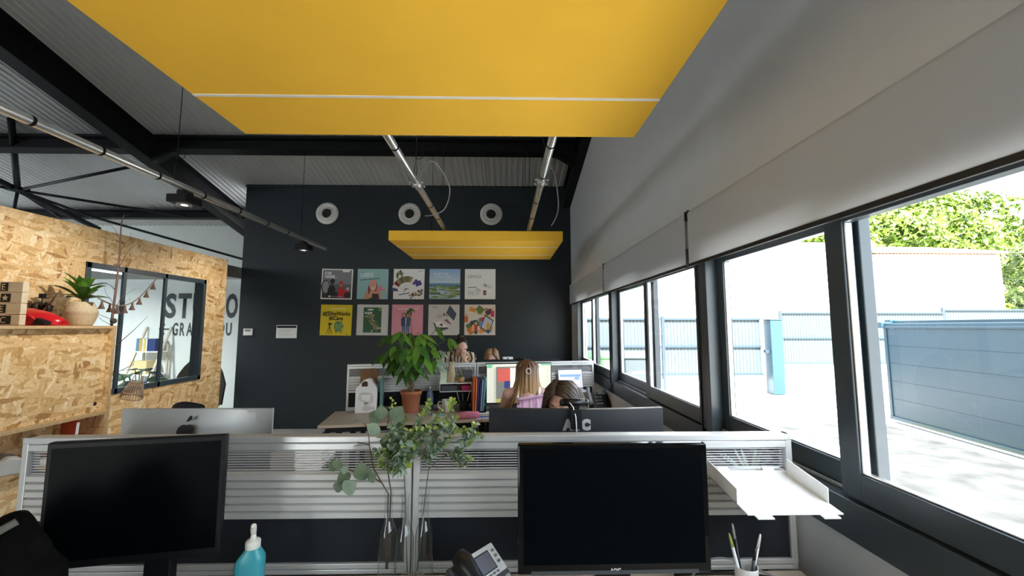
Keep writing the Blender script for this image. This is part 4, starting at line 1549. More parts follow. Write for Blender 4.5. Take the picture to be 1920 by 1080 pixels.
for (x, y), lab in zip(BOT, ('left one of the three clear glass bottles, holding the round-leaved branch', 'middle one of the three clear glass bottles in front of the desk screens', 'right one of the three clear glass bottles, holding the widest small-leaved spray')):
    t = thing('glass_bottle', lab, 'bottle', (x, y, ZD), group='three clear bottles used as vases')
    m = MB()
    m.lathe([(.001, .0), (.027, .0), (.0295, .004), (.0295, .150), (.0285, .168), (.024, .186), (.016, .203), (.0125, .222), (.0118, .285), (.0125, .290), (.0145, .292), (.0145, .298), (.012, .299)], 32, cap=False)
    m.build('glass_body', 'bottle_glass', parent=t)
    m = MB()
    m.lathe([(.0265, .006), (.0268, .012), (.015, .020), (.001, .024)], 24, cap=False)
    m.build('thick_base', 'bottle_glass', parent=t)

M['stem_brown'] = P('brown_twig', (0.10, 0.065, 0.045), 0.7, var=.2)
M['stem_green'] = P('green_stem', (0.07, 0.11, 0.06), 0.6, var=.15)
def two_tone(name, c1, c2, rough=.5, sc=30):
    m = P(name, c1, rough, var=.12, scale=sc)
    for n in m.node_tree.nodes:
        if n.type == 'VALTORGB':
            n.color_ramp.elements[0].color = list(c1) + [1]
            n.color_ramp.elements[1].color = list(c2) + [1]
    return m
M['leaf_round'] = two_tone('round_eucalyptus_leaf', (0.065, 0.105, 0.05), (0.14, 0.20, 0.11), .5, 26)
M['leaf_pale'] = two_tone('pale_leaf_underside', (0.20, 0.29, 0.20), (0.30, 0.38, 0.27), .6, 26)
M['leaf_small'] = two_tone('small_eucalyptus_leaf', (0.12, 0.20, 0.11), (0.46, 0.55, 0.40), .5, 60)
M['leaf_lime'] = two_tone('lime_leaf_tip', (0.22, 0.34, 0.04), (0.44, 0.52, 0.14), .5, 60)

def leaf(mb, c, ax, nrm, L, W, mi=0, fold=.12, n=6):
    """an oval leaf from c along ax, slightly folded along its rib"""
    ax = Vector(ax).normalized()
    nrm = Vector(nrm)
    nrm = (nrm - ax * nrm.dot(ax))
    if nrm.length < 1e-4:
        nrm = ax.orthogonal()
    nrm.normalize()
    s = ax.cross(nrm)
    c = Vector(c)
    mid = [c + ax * L * k / n - nrm * L * .10 * (k / n) ** 2 for k in range(n + 1)]
    wid = [W * math.sin(PI * min(1, (k / n) ** .8 * .98 + .01)) for k in range(n + 1)]
    rm = [mb.b.verts.new(p) for p in mid]
    for sg in (-1, 1):
        re = [rm[0]] + [mb.b.verts.new(mid[k] + s * sg * wid[k] + nrm * fold * wid[k]) for k in range(1, n)] + [rm[n]]
        for k in range(n):
            q = [rm[k], rm[k + 1], re[k + 1], re[k]] if sg > 0 else [rm[k], re[k], re[k + 1], rm[k + 1]]
            u = []
            for v in q:
                if v not in u:
                    u.append(v)
            f = mb.b.faces.new(u)
            f.material_index = mi
            f.smooth = True
# branch sketch units: centimetres right of / above the foot of the middle bottle
def cm(p, dy=0.0):
    return Vector((p[0] / 100, dy, p[1] / 100))
def K(px, py):
    return ((px - 763.5) * .1775, (1091 - py) * .175)
rnd = random.Random(11)
t = thing('eucalyptus_branch', 'branch of large round dull-green leaves standing in the left bottle', 'branch', (-.321, 1.42, ZD))
stems = [[(727, 1060), (728, 925), (715, 903), (700, 878), (691, 835), (689, 806), (680, 792)], [(730, 1060), (733, 920), (726, 880), (722, 830), (725, 785), (732, 752)], [(716, 905), (692, 891), (664, 884), (648, 875)], [(691, 835), (680, 832), (668, 829)], [(724, 800), (735, 792), (741, 780)]]
m = MB()
for i, s in enumerate(stems):
    pts = [cm(K(*q), .012 if k == 0 else (.012 - .012 * k / len(s))) for k, q in enumerate(s)]
    m.tube(pts, [.0026 - .0014 * k / len(pts) for k in range(len(pts))], 7)
m.build('stem', 'stem_brown', parent=t)
m = MB()
for (px, py, r, a, mi) in ((700, 781, 13, 150, 0), (716, 769, 12, 95, 0), (747, 772, 15, 60, 0), (741, 795, 14, 200, 0), (699, 804, 13, 240, 1), (740, 817, 12, 300, 0), (641, 862, 10, 80, 0), (628, 868, 11, 190, 0), (683, 879, 16, 100, 0), (645, 893, 12, 120, 0), (662, 905, 14, 30, 1), (636, 909, 10, 170, 0), (704, 886, 9, 40, 0), (720, 830, 10, 260, 0), (727, 846, 8, 330, 0)):
    A = R(a)
    r_ = r * .00185
    x, z = K(px, py)
    tilt = Vector((rnd.uniform(-.35, .35), -1, rnd.uniform(-.2, .55)))
    leaf(m, (x / 100 - math.cos(A) * r_, rnd.uniform(-.03, .01), z / 100 - math.sin(A) * r_), (math.cos(A), rnd.uniform(-.2, .2), math.sin(A)), tilt, 2.05 * r_, 1.02 * r_, mi, fold=.10, n=8)
for (px, py, a) in ((672, 789, 10), (715, 822, 160), (675, 833, 175), (650, 885, 80), (718, 785, 20)):
    A = R(a)
    x, z = K(px, py)
    leaf(m, (x / 100 - math.cos(A) * .017, -.01, z / 100), (math.cos(A), -.1, math.sin(A)), (0, .45, 1), .036, .012, 1, fold=.3)
for (px, py) in ((732, 747), (735, 752), (736, 757), (731, 760), (735, 764), (730, 766)):
    x, z = K(px, py)
    leaf(m, (x / 100, 0, z / 100), (rnd.uniform(-1, 1), -.3, .6), (0, -1, .2), .011, .004, 2, n=4)
m.build('leaves', ['leaf_round', 'leaf_pale', 'leaf_lime'], parent=t, normals=False)

def spray(label, branches, seed, dy0, lsize=.0175, foot=None):
    """small-leaved eucalyptus: leaf pairs along every twig, lime towards the tips"""
    rn = random.Random(seed)
    t = thing('eucalyptus_spray', label, 'branch', (-.321, 1.42, ZD))
    ms, ml = MB(), MB()
    for br, leafy in branches:
        pts = [cm(K(*q), dy0 + rn.uniform(-.012, .012)) for q in br]
        ms.tube(pts, [.0017 - .0009 * k / len(pts) for k in range(len(pts))], 6)
        if not leafy:
            continue
        acc = 0
        for a, b in zip(pts, pts[1:]):
            d = b - a
            n = max(1, int(d.length / .0052))
            for k in range(n):
                acc += 1
                p = a + d * (k / n)
                frac = (pts.index(a) + k / n) / (len(pts) - 1)
                if frac < leafy[0]:
                    continue
                ang = rn.uniform(0, 6.28)
                for s in (0, PI):
                    side = (d.normalized().orthogonal())
                    side.rotate(Quaternion(d.normalized(), ang + s))
                    v = (side + d.normalized() * rn.uniform(.3, .9)).normalized()
                    sz = lsize * rn.uniform(.75, 1.35) * (1.15 - .45 * frac)
                    lime = rn.random() < (leafy[1] * (frac ** 2) + .04)
                    leaf(ml, p, v, d.normalized() + Vector((rn.uniform(-.5, .5), rn.uniform(-.8, .2), rn.uniform(-.2, .6))), sz * 1.25, sz * .50, 1 if lime else 0, fold=.2, n=4)
    ms.build('stem', 'stem_green', parent=t)
    ml.build('leaves', ['leaf_small', 'leaf_lime'], parent=t, normals=False)
    return t
L1 = (.0, .9)
spray('bushy spray of small variegated leaves standing in the middle bottle', [([(769, 1060), (762, 925), (757, 870), (752, 838)], None), ([(757, 872), (745, 862), (725, 850), (700, 838)], L1), ([(757, 868), (748, 845), (735, 822), (722, 812)], (.1, .3)), ([(755, 850), (762, 830), (775, 812), (790, 800)], L1),
      ([(756, 872), (750, 880), (738, 878), (722, 868), (714, 860)], (.0, 1.6)), ([(757, 868), (765, 862), (765, 848)], (0, 1.5)), ([(752, 838), (748, 815), (756, 790), (754, 775)], L1), ([(752, 838), (765, 820), (768, 800)], L1), ([(754, 846), (738, 836), (714, 846), (704, 852)], (.1, .8)), ([(756, 860), (775, 846), (786, 836)], L1), ([(748, 826), (740, 805), (735, 790)], (.2, .3)), ([(756, 858), (742, 856), (722, 838)], L1)], 5, -.012)
spray('wide spray of small blue-green leaves fanning from the right bottle', [([(786, 1060), (797, 925), (803, 885), (806, 862), (812, 845)], None), ([(803, 880), (815, 868), (832, 856)], None), ([(806, 860), (800, 840), (790, 822), (778, 806), (786, 782), (798, 768), (802, 750)], (.25, 1.2)), ([(808, 855), (812, 830), (822, 808), (832, 792), (842, 770), (848, 745)], (.15, 1.2)), ([(808, 852), (820, 836), (842, 820), (855, 800)], L1),
      ([(832, 856), (845, 850), (860, 866), (874, 872)], (.1, .6)), ([(832, 856), (852, 856), (872, 836), (882, 818), (896, 812), (905, 826)], (.15, 1.0)), ([(872, 838), (868, 815), (870, 800)], (.2, 1.2)), ([(880, 822), (884, 804), (892, 792)], (.2, .8)), ([(806, 862), (790, 850), (782, 838), (776, 822)], L1), ([(812, 832), (808, 812), (812, 790), (826, 768)], (.15, 1.0)), ([(822, 812), (836, 806), (848, 790), (852, 778)], L1), ([(846, 852), (858, 846), (868, 856), (884, 862)], L1), ([(804, 850), (816, 846), (830, 834), (840, 832)], L1), ([(790, 822), (796, 804), (806, 800)], L1)], 8, .006, .0165)

# desk phone
t = thing('desk_phone', 'desk phone with a silver display panel and black handset', 'phone', (-.0445, 1.367, ZD), R(50))
sl = .77
m = MB()
m.prism([(.01, 0), (.012, .155), (-.005, .163), (-.205, .010), (-.205, 0)], -.175, .006, plane='yz')
m.build('base', 'grey_dark', parent=t, bevel=.006)
an = math.atan(sl)
def onface(x0, x1, s0, s1, h0, h1, mat, name, par, bev=.0):
    """plate on the sloping face: s = distance down the slope from its top edge"""
    mm = MB()
    mm.box((x0, -s1, h0), (x1, -s0, h1))
    return mm.build(name, mat, parent=par, loc=(0, -.003, .165) if par is t else None, rot=(an, 0, 0) if par is t else None, bevel=bev)
fp = onface(-.112, 0, .0, .085, .0, .006, 'phone_silver', 'display_panel', t, .005)
onface(-.096, -.032, .014, .070, .006, .0075, 'black', 'screen_bezel', fp)
onface(-.093, -.036, .018, .067, .0075, .0082, 'lcd', 'screen', fp)
for k in range(3):
    onface(-.020, -.010, .018 + k * .017, .026 + k * .017, .006, .009, 'grey_mid', 'key', fp, .001)
    onface(-.112, -.102, .030 + k * .017, .036 + k * .017, .006, .009, 'grey_mid', 'key', fp, .001)
for k in range(4):
    onface(-.092 + k * .016, -.082 + k * .016, .075, .081, .006, .009, 'grey_mid', 'key', fp, .001)
for r_ in range(4):
    for c_ in range(4):
        onface(-.10 + c_ * .026, -.082 + c_ * .026, .098 + r_ * .025, .110 + r_ * .025, .0, .004, 'grey_light' if c_ == 3 else 'grey_mid', 'key', t, .001)
m = MB()
pts = []
for k in range(9):
    s = k / 8
    pts.append((-.147, -.010 - .185 * s, .165 - .185 * sl * s + .026 + .018 * math.sin(PI * s)))
m.tube(pts, [.022, .029, .025, .020, .019, .020, .025, .029, .022], 12)
m.build('handset', 'black', parent=t)

# pen cup
t = thing('pen_cup', 'white pen cup on the near desk beside the window', 'cup', (.724, 1.285, ZD))
m = MB()
m.lathe([(.001, .003), (.029, .0), (.031, .004), (.032, .130), (.0325, .134), (.031, .134), (.030, .130), (.028, .008), (.001, .008)], 28, cap=False)
m.build('cup_body', 'white', parent=t)
for q, (dx, dy, tx, tz, mat_, tip, lab) in enumerate(((-.012, .0, -.040, .205, 'white', 'leaf_lime', 'white pen with a green end leaning left in the pen cup'), (.004, .008, -.030, .228, 'black', 'silver', 'black pen leaning left behind the white one in the cup'), (.0, -.006, .026, .165, 'grey_dark', 'black', 'short dark grey pen in the cup'), (.012, .004, .046, .200, 'silver', 'white', 'silver pen leaning right in the pen cup'))):
    t2 = thing('pen', lab, 'pen', (.724 + dx * .3, 1.285 + dy, ZD + .010))
    a, b = Vector((-dx * .5, 0, 0)), Vector((tx, .002, tz - .0))
    m = MB()
    m.tube([a, a + (b - a) * .86], .0048, 10)
    m.build('barrel', mat_, parent=t2)
    m = MB()
    m.tube([a + (b - a) * .86, b, b + (b - a) * .05], [.0046, .0036, .0018], 10)
    m.build('clicker', tip, parent=t2)
# cables
for name, lab, r_, pts in (('cable', 'grey cable arching from behind the monitor to the pen cup', .0032, [(.50, 1.40, .79), (.60, 1.42, .80), (.66, 1.44, .835), (.72, 1.455, .85), (.80, 1.45, .84), (.90, 1.44, .80), (1.0, 1.40, .79)]),
                           ('cable', 'thick grey cable looped on the desk next to the window wall', .0042, [(.86, 1.27, .79), (.87, 1.33, .795), (.92, 1.36, .80), (.98, 1.33, .80), (1.02, 1.24, .80), (1.015, 1.1, .79)]),
                           ('cable', 'black cable running along the foot of the right desk screen', .0045, [(.58, 1.47, .79), (.75, 1.475, .79), (.86, 1.46, .79), (.95, 1.42, .79), (1.02, 1.32, .79)]),
                           ('cable', 'black cable on the desk under the black centre monitor', .0035, [(.30, 1.44, .79), (.40, 1.46, .79), (.48, 1.44, .79), (.53, 1.38, .79), (.55, 1.3, .79)]),
                           ('cable', 'black cable trailing beside the foot of the left monitor', .004, [(-1.02, 1.36, .79), (-.96, 1.44, .79), (-.88, 1.46, .79), (-.80, 1.44, .79), (-.72, 1.46, .79)])):
    m = MB()
    m.tube(smooth_path(pts), r_, 8)
    tag(m.build(name, 'black_matte' if 'black' in lab else 'grey_mid'), lab, 'cable')

# paper tray hooked on the screen
t = thing('paper_tray', 'empty white paper tray hooked on the right desk screen', 'tray', (.714, 1.488, 1.112), rot=(R(8.0), 0, 0))
m = MB()
m.box((0, -.245, 0), (.286, 0, .004))
m.box((.02, -.262, -.002), (.07, -.24, .002))
m.box((.215, -.262, -.002), (.265, -.24, .002))
m.build('floor_plate', 'white', parent=t, bevel=.001)
for x in (0, .283):
    m = MB()
    m.prism([(0, .0), (0, .052), (-.185, .048), (-.190, .0)], x, x + .003, plane='yz')
    m.build('side_wall', 'white', parent=t)
m = MB()
m.box((0, -.003, 0), (.286, 0, .012))
m.box((.04, 0, -.0), (.08, .012, .02))
m.box((.20, 0, -.0), (.24, .012, .02))
m.build('hook_edge', 'white', parent=t)

# dark bag at the left end of the near desk
M['bag_black'] = P('black_bag_cloth', (0.0032, 0.003, 0.003), 0.95, var=.5, scale=25, bump=.6, spec=0.1)
M['strap_grey'] = P('grey_webbing', (0.13, 0.13, 0.11), 0.8, var=.1, scale=80)
t = thing('backpack', 'black backpack with a grey strap slumped at the left end of the near desk', 'bag', (-1.17, 1.02, ZD))
m = MB()
m.ball((.03, 0, .20), (.115, .085, .205), seg=24, rings=14)
m.ball((-.12, .0, .16), (.14, .085, .185), seg=20, rings=12)
m.ball((.15, -.01, .06), (.12, .085, .10), seg=20, rings=12)
m.ball((.10, -.04, .13), (.07, .05, .09), seg=16, rings=10)
m.ball((-.02, -.05, .10), (.08, .05, .10), seg=16, rings=10)
for v in m.b.verts:
    v.co += Vector((math.sin(v.co.z * 60 + v.co.x * 30), math.sin(v.co.x * 55), math.sin(v.co.x * 40 + v.co.y * 35))) * .009
    v.co.z = max(v.co.z, .001)
m.build('bag_body', 'bag_black', parent=t)
m = MB()
pp = [(.075, -.03, .408), (.04, -.072, .375), (.012, -.096, .31), (-.012, -.106, .25), (-.016, -.104, .20)]
m.tube(smooth_path(pp), .0085, 8)
m.build('strap', 'strap_grey', parent=t)
m = MB()
m.ball((.16, -.088, .085), (.014, .006, .006))
m.build('buckle', 'silver', parent=t)

# office chairs
M['chair_cloth'] = P('black_mesh_cloth', (0.008, 0.007, 0.010), 0.85, var=.2, scale=120)
def office_chair(loc, rz, label, back_w=.42, zt=1.05, cloth='chair_cloth'):
    t = thing('office_chair', label, 'chair', (loc[0], loc[1], 0), rz)
    m = MB()
    for k in range(5):
        a = 2 * PI * k / 5
        m.tube([(0, 0, .10), (.29 * math.cos(a), .29 * math.sin(a), .065)], [.025, .016], 8)
    m.tube([(0, 0, .08), (0, 0, .42)], .026, 12)
    m.build('base', 'black', parent=t)
    for k in range(5):
        a = 2 * PI * k / 5
        m = MB()
        m.lathe([(.022, -.012), (.03, -.008), (.03, .008), (.022, .012)], 12, c=(.29 * math.cos(a), .29 * math.sin(a), .031), ax='x')
        m.build('caster', 'black', parent=t)
    m = MB()
    m.box((-.23, -.23, .42), (.23, .22, .50))
    m.build('seat', cloth, parent=t, bevel=.03)
    m = MB()
    n = 10
    g = []
    for j in range(7):
        v = j / 6
        row = []
        for i in range(n + 1):
            u = -1 + 2 * i / n
            w2 = back_w / 2 * (1 - .18 * max(0, v - .7) / .3)
            row.append((u * w2, .24 + .05 * v - .05 * u * u * -1 - .05, .58 + (zt - .58) * v - .03 * u * u * v))
        g.append(row)
    A_ = [[m.b.verts.new((p[0], p[1], p[2])) for p in r_] for r_ in g]
    B_ = [[m.b.verts.new((p[0], p[1] + .045, p[2])) for p in r_] for r_ in g]
    for j in range(6):
        for i in range(n):
            m.b.faces.new((A_[j][i], A_[j][i + 1], A_[j + 1][i + 1], A_[j + 1][i]))
            m.b.faces.new((B_[j][i], B_[j + 1][i], B_[j + 1][i + 1], B_[j][i + 1]))
    ed = [(0, i) for i in range(n)] + [(j, n) for j in range(6)] + [(6, n - i) for i in range(n)] + [(6 - j, 0) for j in range(6)]
    for q in range(len(ed)):
        a, b = ed[q], ed[(q + 1) % len(ed)]
        m.b.faces.new((A_[a[0]][a[1]], B_[a[0]][a[1]], B_[b[0]][b[1]], A_[b[0]][b[1]]))
    m.build('backrest', cloth, parent=t, bevel=.012, smooth=True)
    m = MB()
    m.bar((0, .10, .44), (0, .30, .50), .06, .02)
    m.bar((0, .29, .48), (0, .29, .75), .06, .02, upv=(0, 1, 0))
    m.build('back_arm', 'black', parent=t)
    return t
office_chair((-1.985, 2.375), R(0), 'dark office chair whose back just tops the silver computer', .22, 1.165)

# ------------------------------------------------------------------ chipboard cabinet and what stands on it
t = thing('chipboard_cabinet', 'chipboard cabinet with a big flap door standing left of the desks', 'cabinet', (-3.62, 1.5, 0))
D, L, Hc = .42, 1.97, 1.635
m = MB()
m.box((0, 0, Hc - .022), (D, L, Hc))
m.build('top_board', 'ply', parent=t, bevel=.001)
m = MB()
m.box((0, L - .028, 0), (D, L, Hc - .022))
m.build('side_board', ['osb_y'], parent=t)
m = MB()
m.box((D - .0, L - .028, 0), (D + .002, L, Hc))
m.build('side_edge', 'ply', parent=t)
m = MB()
m.box((0, 0, 0), (D, .028, Hc - .022))
m.build('side_board', 'osb_y', parent=t)
for z in (.955, .665):
    m = MB()
    m.box((0, .028, z - .024), (D - .004, L - .028, z))
    m.build('shelf_board', 'ply', parent=t)
m = MB()
m.box((0, .028, 0), (.012, L - .028, Hc - .022))
m.build('back_board', 'osb_x', parent=t)
m = MB()
m.box((D - .055, .030, .957), (D - .037, L - .030, Hc - .024))
fd = m.build('flap_door', 'osb_x', parent=t)
m = MB()
m.lathe([(.017, 0), (.012, .0005)], 20, c=(D - .0372, L - .085, 1.02), ax='x')
m.build('finger_hole', P('dark_hole', (.03, .004, .02), .9), parent=fd)
m = MB()
m.box((D - .05, .030, .05), (D - .032, L - .030, .638))
m.build('lower_door', 'osb_x', parent=t)

M['book_red'] = P('red_book_cloth', (0.50, 0.055, 0.015), 0.6)
t = thing('book', 'orange-red book leaning in the open shelf of the cabinet', 'book', (-3.33, 3.29, .680), rot=(0, R(7), R(-22)))
m = MB()
m.box((-.10, -.010, 0), (.10, .010, .245))
m.build('cover', 'book_red', parent=t)
m = MB()
m.box((.0995, -.008, .004), (.1025, .008, .241))
m.build('pages', 'paper', parent=t)
m = MB()
for k in range(3):
    m.box((-.05 + .01 * k, -.0112, .07 + .02 * k), (.05, -.0100, .075 + .02 * k))
m.build('cover_lines', P('pale_red_print', (.62, .20, .12), .6), parent=t)
t = thing('label_printer', 'small grey device with a greenish display on the cabinet shelf', 'device', (-3.33, 2.86, .666), R(-30))
m = MB()
m.prism([(-.09, 0), (.09, 0), (.09, .09), (.03, .11), (-.09, .05)], -.12, .12, plane='yz')
m.build('housing', 'grey_light', parent=t, bevel=.008)
m = MB()
m.box((-.10, -.04, .085), (.06, .0, .089), rot=(R(27), 0, 0))
m.build('display', P('green_lcd', (.42, .50, .25), .3), parent=t)
m = MB()
m.tube([(.02, -.07, .06), (.0, -.06, .09), (-.06, -.04, .075), (-.10, -.09, .05)], .006, 6)
m.build('cord', 'grey_mid', parent=t)
t = thing('paper_stack', 'white papers lying beside the small grey device on the cabinet shelf', 'paper', (-3.33, 3.06, .666), R(10))
m = MB()
for k in range(4):
    m.box((-.10 + .004 * k, -.07, .004 * k), (.11, .07 - .003 * k, .004 * k + .0035))
m.build('sheets', 'paper', parent=t)

# letter board
M['cream_wood'] = wood('cream_painted_wood', (.56, .47, .34), (.66, .57, .43), (1, 12, 12))
t = thing('letter_board', 'cream wooden board with black letter tiles at the left end of the cabinet', 'sign', (-3.315, 2.90, 1.635), R(2))
m = MB()
for k in range(4):
    m.box((-.262, -.02, .003 + k * .0755), (0, .02, .075 + k * .0755))
m.build('plank_panel', 'cream_wood', parent=t, bevel=.003)
for k, (s, w) in enumerate((('JC', .085), ('E', .045), ('★', .06), ('E', .045))):
    right = (-.056, -.095, -.072, -.095)[k]
    m = MB()
    m.box((right - w, -.024, .010 + k * .0755), (right, -.020, .068 + k * .0755))
    tl_ = m.build('letter_tile', 'black_matte', parent=t)
    if s == '★':
        m = MB()
        m.prism([((.022 if q % 2 == 0 else .010) * math.cos(PI / 2 + q * PI / 5) + right - w / 2, (.022 if q % 2 == 0 else .010) * math.sin(PI / 2 + q * PI / 5) + .039 + k * .0755) for q in range(10)], -.0255, -.0241)
        m.build('star', 'cream_wood', parent=tl_)
    else:
        text('lettering', s, 'cream_wood', tl_, (right - w + .006, -.0245, .018 + k * .0755), size=.060, sx=.9)
t = thing('ornament', 'dark crown ornament with a tiny top hat, behind the red shell', 'ornament', (-3.545, 3.215, 1.635))
m = MB()
for k in range(5):
    a = 2 * PI * k / 5
    m.tube([(.0, 0, .13), (.035 * math.cos(a), .035 * math.sin(a), .17), (.058 * math.cos(a), .058 * math.sin(a), .15), (.045 * math.cos(a), .045 * math.sin(a), .10)], .012, 8)
m.lathe([(.048, .0), (.05, .08), (.046, .11)], 20)
m.build('crown', P('dark_bronze', (.045, .035, .03), .4, .5), parent=t)
m = MB()
m.tube([(0, 0, .13), (0, 0, .21)], .003, 6)
m.lathe([(.001, .21), (.04, .21), (.04, .214), (.021, .215), (.02, .245), (.001, .246)], 16, cap=False)
m.build('top_hat', 'black_matte', parent=t)
m = MB()
m.tube([(.05, 0, .15), (.10, -.01, .21), (.13, -.02, .25)], .005, 6)
m.build('feather', 'stem_brown', parent=t)

M['red_gloss'] = P('glossy_red_shell', (0.50, 0.008, 0.015), 0.28, var=.08)
t = thing('red_helmet', 'glossy red shell-like helmet lying between the letter board and the basket', 'helmet', (-3.40, 3.06, 1.635), R(6))
m = MB()
prof = [(-.205, .045, .03), (-.18, .085, .07), (-.12, .125, .10), (-.05, .128, .11), (.02, .112, .105), (.08, .092, .09), (.135, .062, .065), (.175, .035, .045)]
rings = []
for x, h, w in prof:
    ring = []
    for k in range(14):
        a = PI * k / 13
        ring.append(m.b.verts.new((x + .012 * math.sin(a), -w * math.cos(a), max(.0, h * max(0.0, math.sin(a)) ** .8))))
    rings.append(ring)
for a, b in zip(rings, rings[1:]):
    for k in range(13):
        m.b.faces.new((a[k], a[k + 1], b[k + 1], b[k])).smooth = True
m.b.faces.new(rings[0]); m.b.faces.new(rings[-1][::-1])
for r0, r1 in zip(rings, rings[1:]):
    m.b.faces.new((r0[0], r1[0], r1[13], r0[13]))
m.build('shell', 'red_gloss', parent=t)
m = MB()
m.tube([(-.14, -.095, .03), (-.05, -.118, .085), (.03, -.10, .08), (.08, -.092, .04)], .008, 8)
m.build('moulded_ridge', 'red_gloss', parent=t)
m = MB()
m.prism([(.065, .008), (.095, .055), (.145, .030), (.150, .008)], -.106, -.05)
m.build('opening', 'black_matte', parent=t)
m = MB()
m.tube([(-.205, 0, .045), (-.195, -.035, .02), (-.15, -.085, .008)], .008, 6)
m.build('pale_strap', 'grey_light', parent=t)

# plants: helper for broad-leaved crowns
def strap_leaves(mb, n, L, W, rn, lift=(.4, 1.2), z0=0.0, r0=.02, droop=.35, mi=0, seg=7):
    for i in range(n):
        a = 2 * PI * i / n + rn.uniform(-.3, .3)
        el = rn.uniform(*lift)
        l = L * rn.uniform(.7, 1.1)
        d = Vector((math.cos(a), math.sin(a), 0))
        pts = []
        for k in range(seg + 1):
            s = k / seg
            pts.append(d * (r0 + l * math.cos(el) * s) + Vector((0, 0, z0 + l * math.sin(el) * s - droop * l * s * s)))
        sd = Vector((-d.y, d.x, 0))
        wid = [W * (math.sin(PI * (.06 + .94 * k / seg)) ** .75 if k < seg else 0.02) for k in range(seg + 1)]
        rows = []
        for k in range(seg + 1):
            rows.append([mb.b.verts.new(pts[k] - sd * wid[k] + Vector((0, 0, wid[k] * .3))), mb.b.verts.new(pts[k]), mb.b.verts.new(pts[k] + sd * wid[k] + Vector((0, 0, wid[k] * .3)))])
        for r_, q in zip(rows, rows[1:]):
            for c in (0, 1):
                f = mb.b.faces.new((r_[c], r_[c + 1], q[c + 1], q[c]))
                f.material_index = mi
                f.smooth = True
M['leaf_deep'] = two_tone('deep_green_leaf', (0.028, 0.085, 0.012), (0.07, 0.19, 0.03), .35, 12)
M['leaf_mid'] = two_tone('mid_green_leaf', (0.08, 0.21, 0.02), (0.17, 0.36, 0.04), .35, 12)
M['leaf_dark'] = two_tone('dark_green_leaf', (0.010, 0.030, 0.010), (0.025, 0.06, 0.02), .4, 12)
M['wicker'] = P('pale_seagrass', (0.56, 0.45, 0.29), 0.85, var=.22, scale=40, stretch=(1, 1, 8), bump=.5)
M['terracotta'] = P('terracotta', (0.44, 0.155, 0.075), 0.8, var=.12, scale=10)
M['soil'] = P('potting_soil', (0.035, 0.025, 0.018), 0.95, var=.4, scale=60)
rn = random.Random(4)
t = thing('potted_plant', 'green leafy plant in a woven seagrass basket on top of the cabinet', 'plant', (-3.39, 3.36, 1.635))
m = MB()
prof = []
for k in range(15):
    s = k / 14
    prof.append((.098 + .036 * math.sin(PI * min(1, s * .92)) ** 1.0 * (1.0) + (.008 if abs(s - .58) < .05 else 0) - .012 * max(0, s - .7) / .3, .19 * s))
m.lathe([(.001, 0)] + prof + [(prof[-1][0] - .008, .19), (prof[-1][0] - .012, .17), (.001, .168)], 36, cap=False)
m.build('basket', 'wicker', parent=t)
t.scale = (.74, .74, 1)
m = MB()
strap_leaves(m, 8, .27, .046, rn, (.25, .7), .21, .015, .22, 0)
strap_leaves(m, 8, .27, .040, rn, (.6, 1.1), .23, .01, .22, 1)
strap_leaves(m, 5, .24, .030, rn, (.9, 1.35), .24, .01, .12, 0)
strap_leaves(m, 6, .20, .034, rn, (.3, .8), .30, .01, .14, 1)
for i in range(4):
    m.tube([(0, 0, .16), (rn.uniform(-.03, .03), rn.uniform(-.03, .03), .30)], .008, 6, mi if False else 0)
m.build('foliage', ['leaf_deep', 'leaf_mid'], parent=t, normals=False)

# bare branch with pompoms beside the cabinet
t = thing('decorated_branch', 'thin bare branch standing by the cabinet end, hung with pompoms', 'branch', (-3.19, 3.64, 0))
m = MB()
m.lathe([(.001, 0), (.09, 0), (.10, .02), (.08, .30), (.06, .36), (.055, .36), (.05, .3), (.001, .05)], 24, cap=False)
m.build('vase', 'grey_dark', parent=t)
def q_(px, py, Y=3.64):
    return ((px - 945) / 770 * Y + .02 + 3.19, 0, 1.63 + (612 - py) / 770 * Y)
m = MB()
m.tube([(0, 0, .1), q_(226, 800), q_(224, 680), q_(221, 600), q_(224, 520), q_(224, 470), q_(222, 420), q_(226, 402)], [.014, .012, .011, .010, .008, .006, .004, .002], 8)
for br, r_ in (([(224, 655), (262, 620), (298, 594)], .0035), ([(228, 700), (258, 682), (274, 667)], .003), ([(222, 600), (205, 590), (190, 582)], .003), ([(221, 610), (205, 600), (198, 588)], .0025), ([(222, 545), (203, 535), (190, 528)], .003), ([(224, 505), (250, 470), (285, 452)], .0025), ([(223, 475), (238, 446), (255, 440)], .002), ([(222, 450), (212, 432), (206, 420)], .002), ([(224, 420), (231, 408), (234, 402)], .002), ([(221, 590), (235, 560), (240, 540)], .003), ([(221, 570), (210, 550), (206, 540)], .002), ([(225, 745), (216, 730), (214, 715)], .002), ([(226, 780), (219, 765), (214, 740)], .002), ([(222, 585), (245, 570), (262, 560)], .002)):
    pts = [Vector(q_(*p)) + Vector((0, rn.uniform(-.05, .05) * k, 0)) for k, p in enumerate(br)]
    m.tube(pts, [r_, r_ * .7, r_ * .3], 6)
m.build('twigs', P('grey_brown_twig', (.17, .10, .08), .8, var=.2), parent=t)
M['pom_dark'] = P('dark_pompom', (.06, .065, .05), .95, var=.3, scale=80, bump=.6)
M['pom_cream'] = P('cream_pompom', (.50, .46, .33), .95, var=.2, scale=80, bump=.6)
for px, py, r_, mt_ in ((228, 602, .024, 'pom_dark'), (228, 647, .025, 'pom_cream'), (226, 669, .027, 'pom_cream'), (222, 654, .02, 'pom_cream')):
    m = MB()
    x, y, z = q_(px, py)
    m.ball((x, -.02, z), r_, seg=16, rings=10)
    m.build('pompom', mt_, parent=t)
t = thing('lantern', 'small rattan lantern hanging crookedly from the bare branch', 'lantern', (-3.135, 3.60, 1.075), rot=(0, R(16), 0))
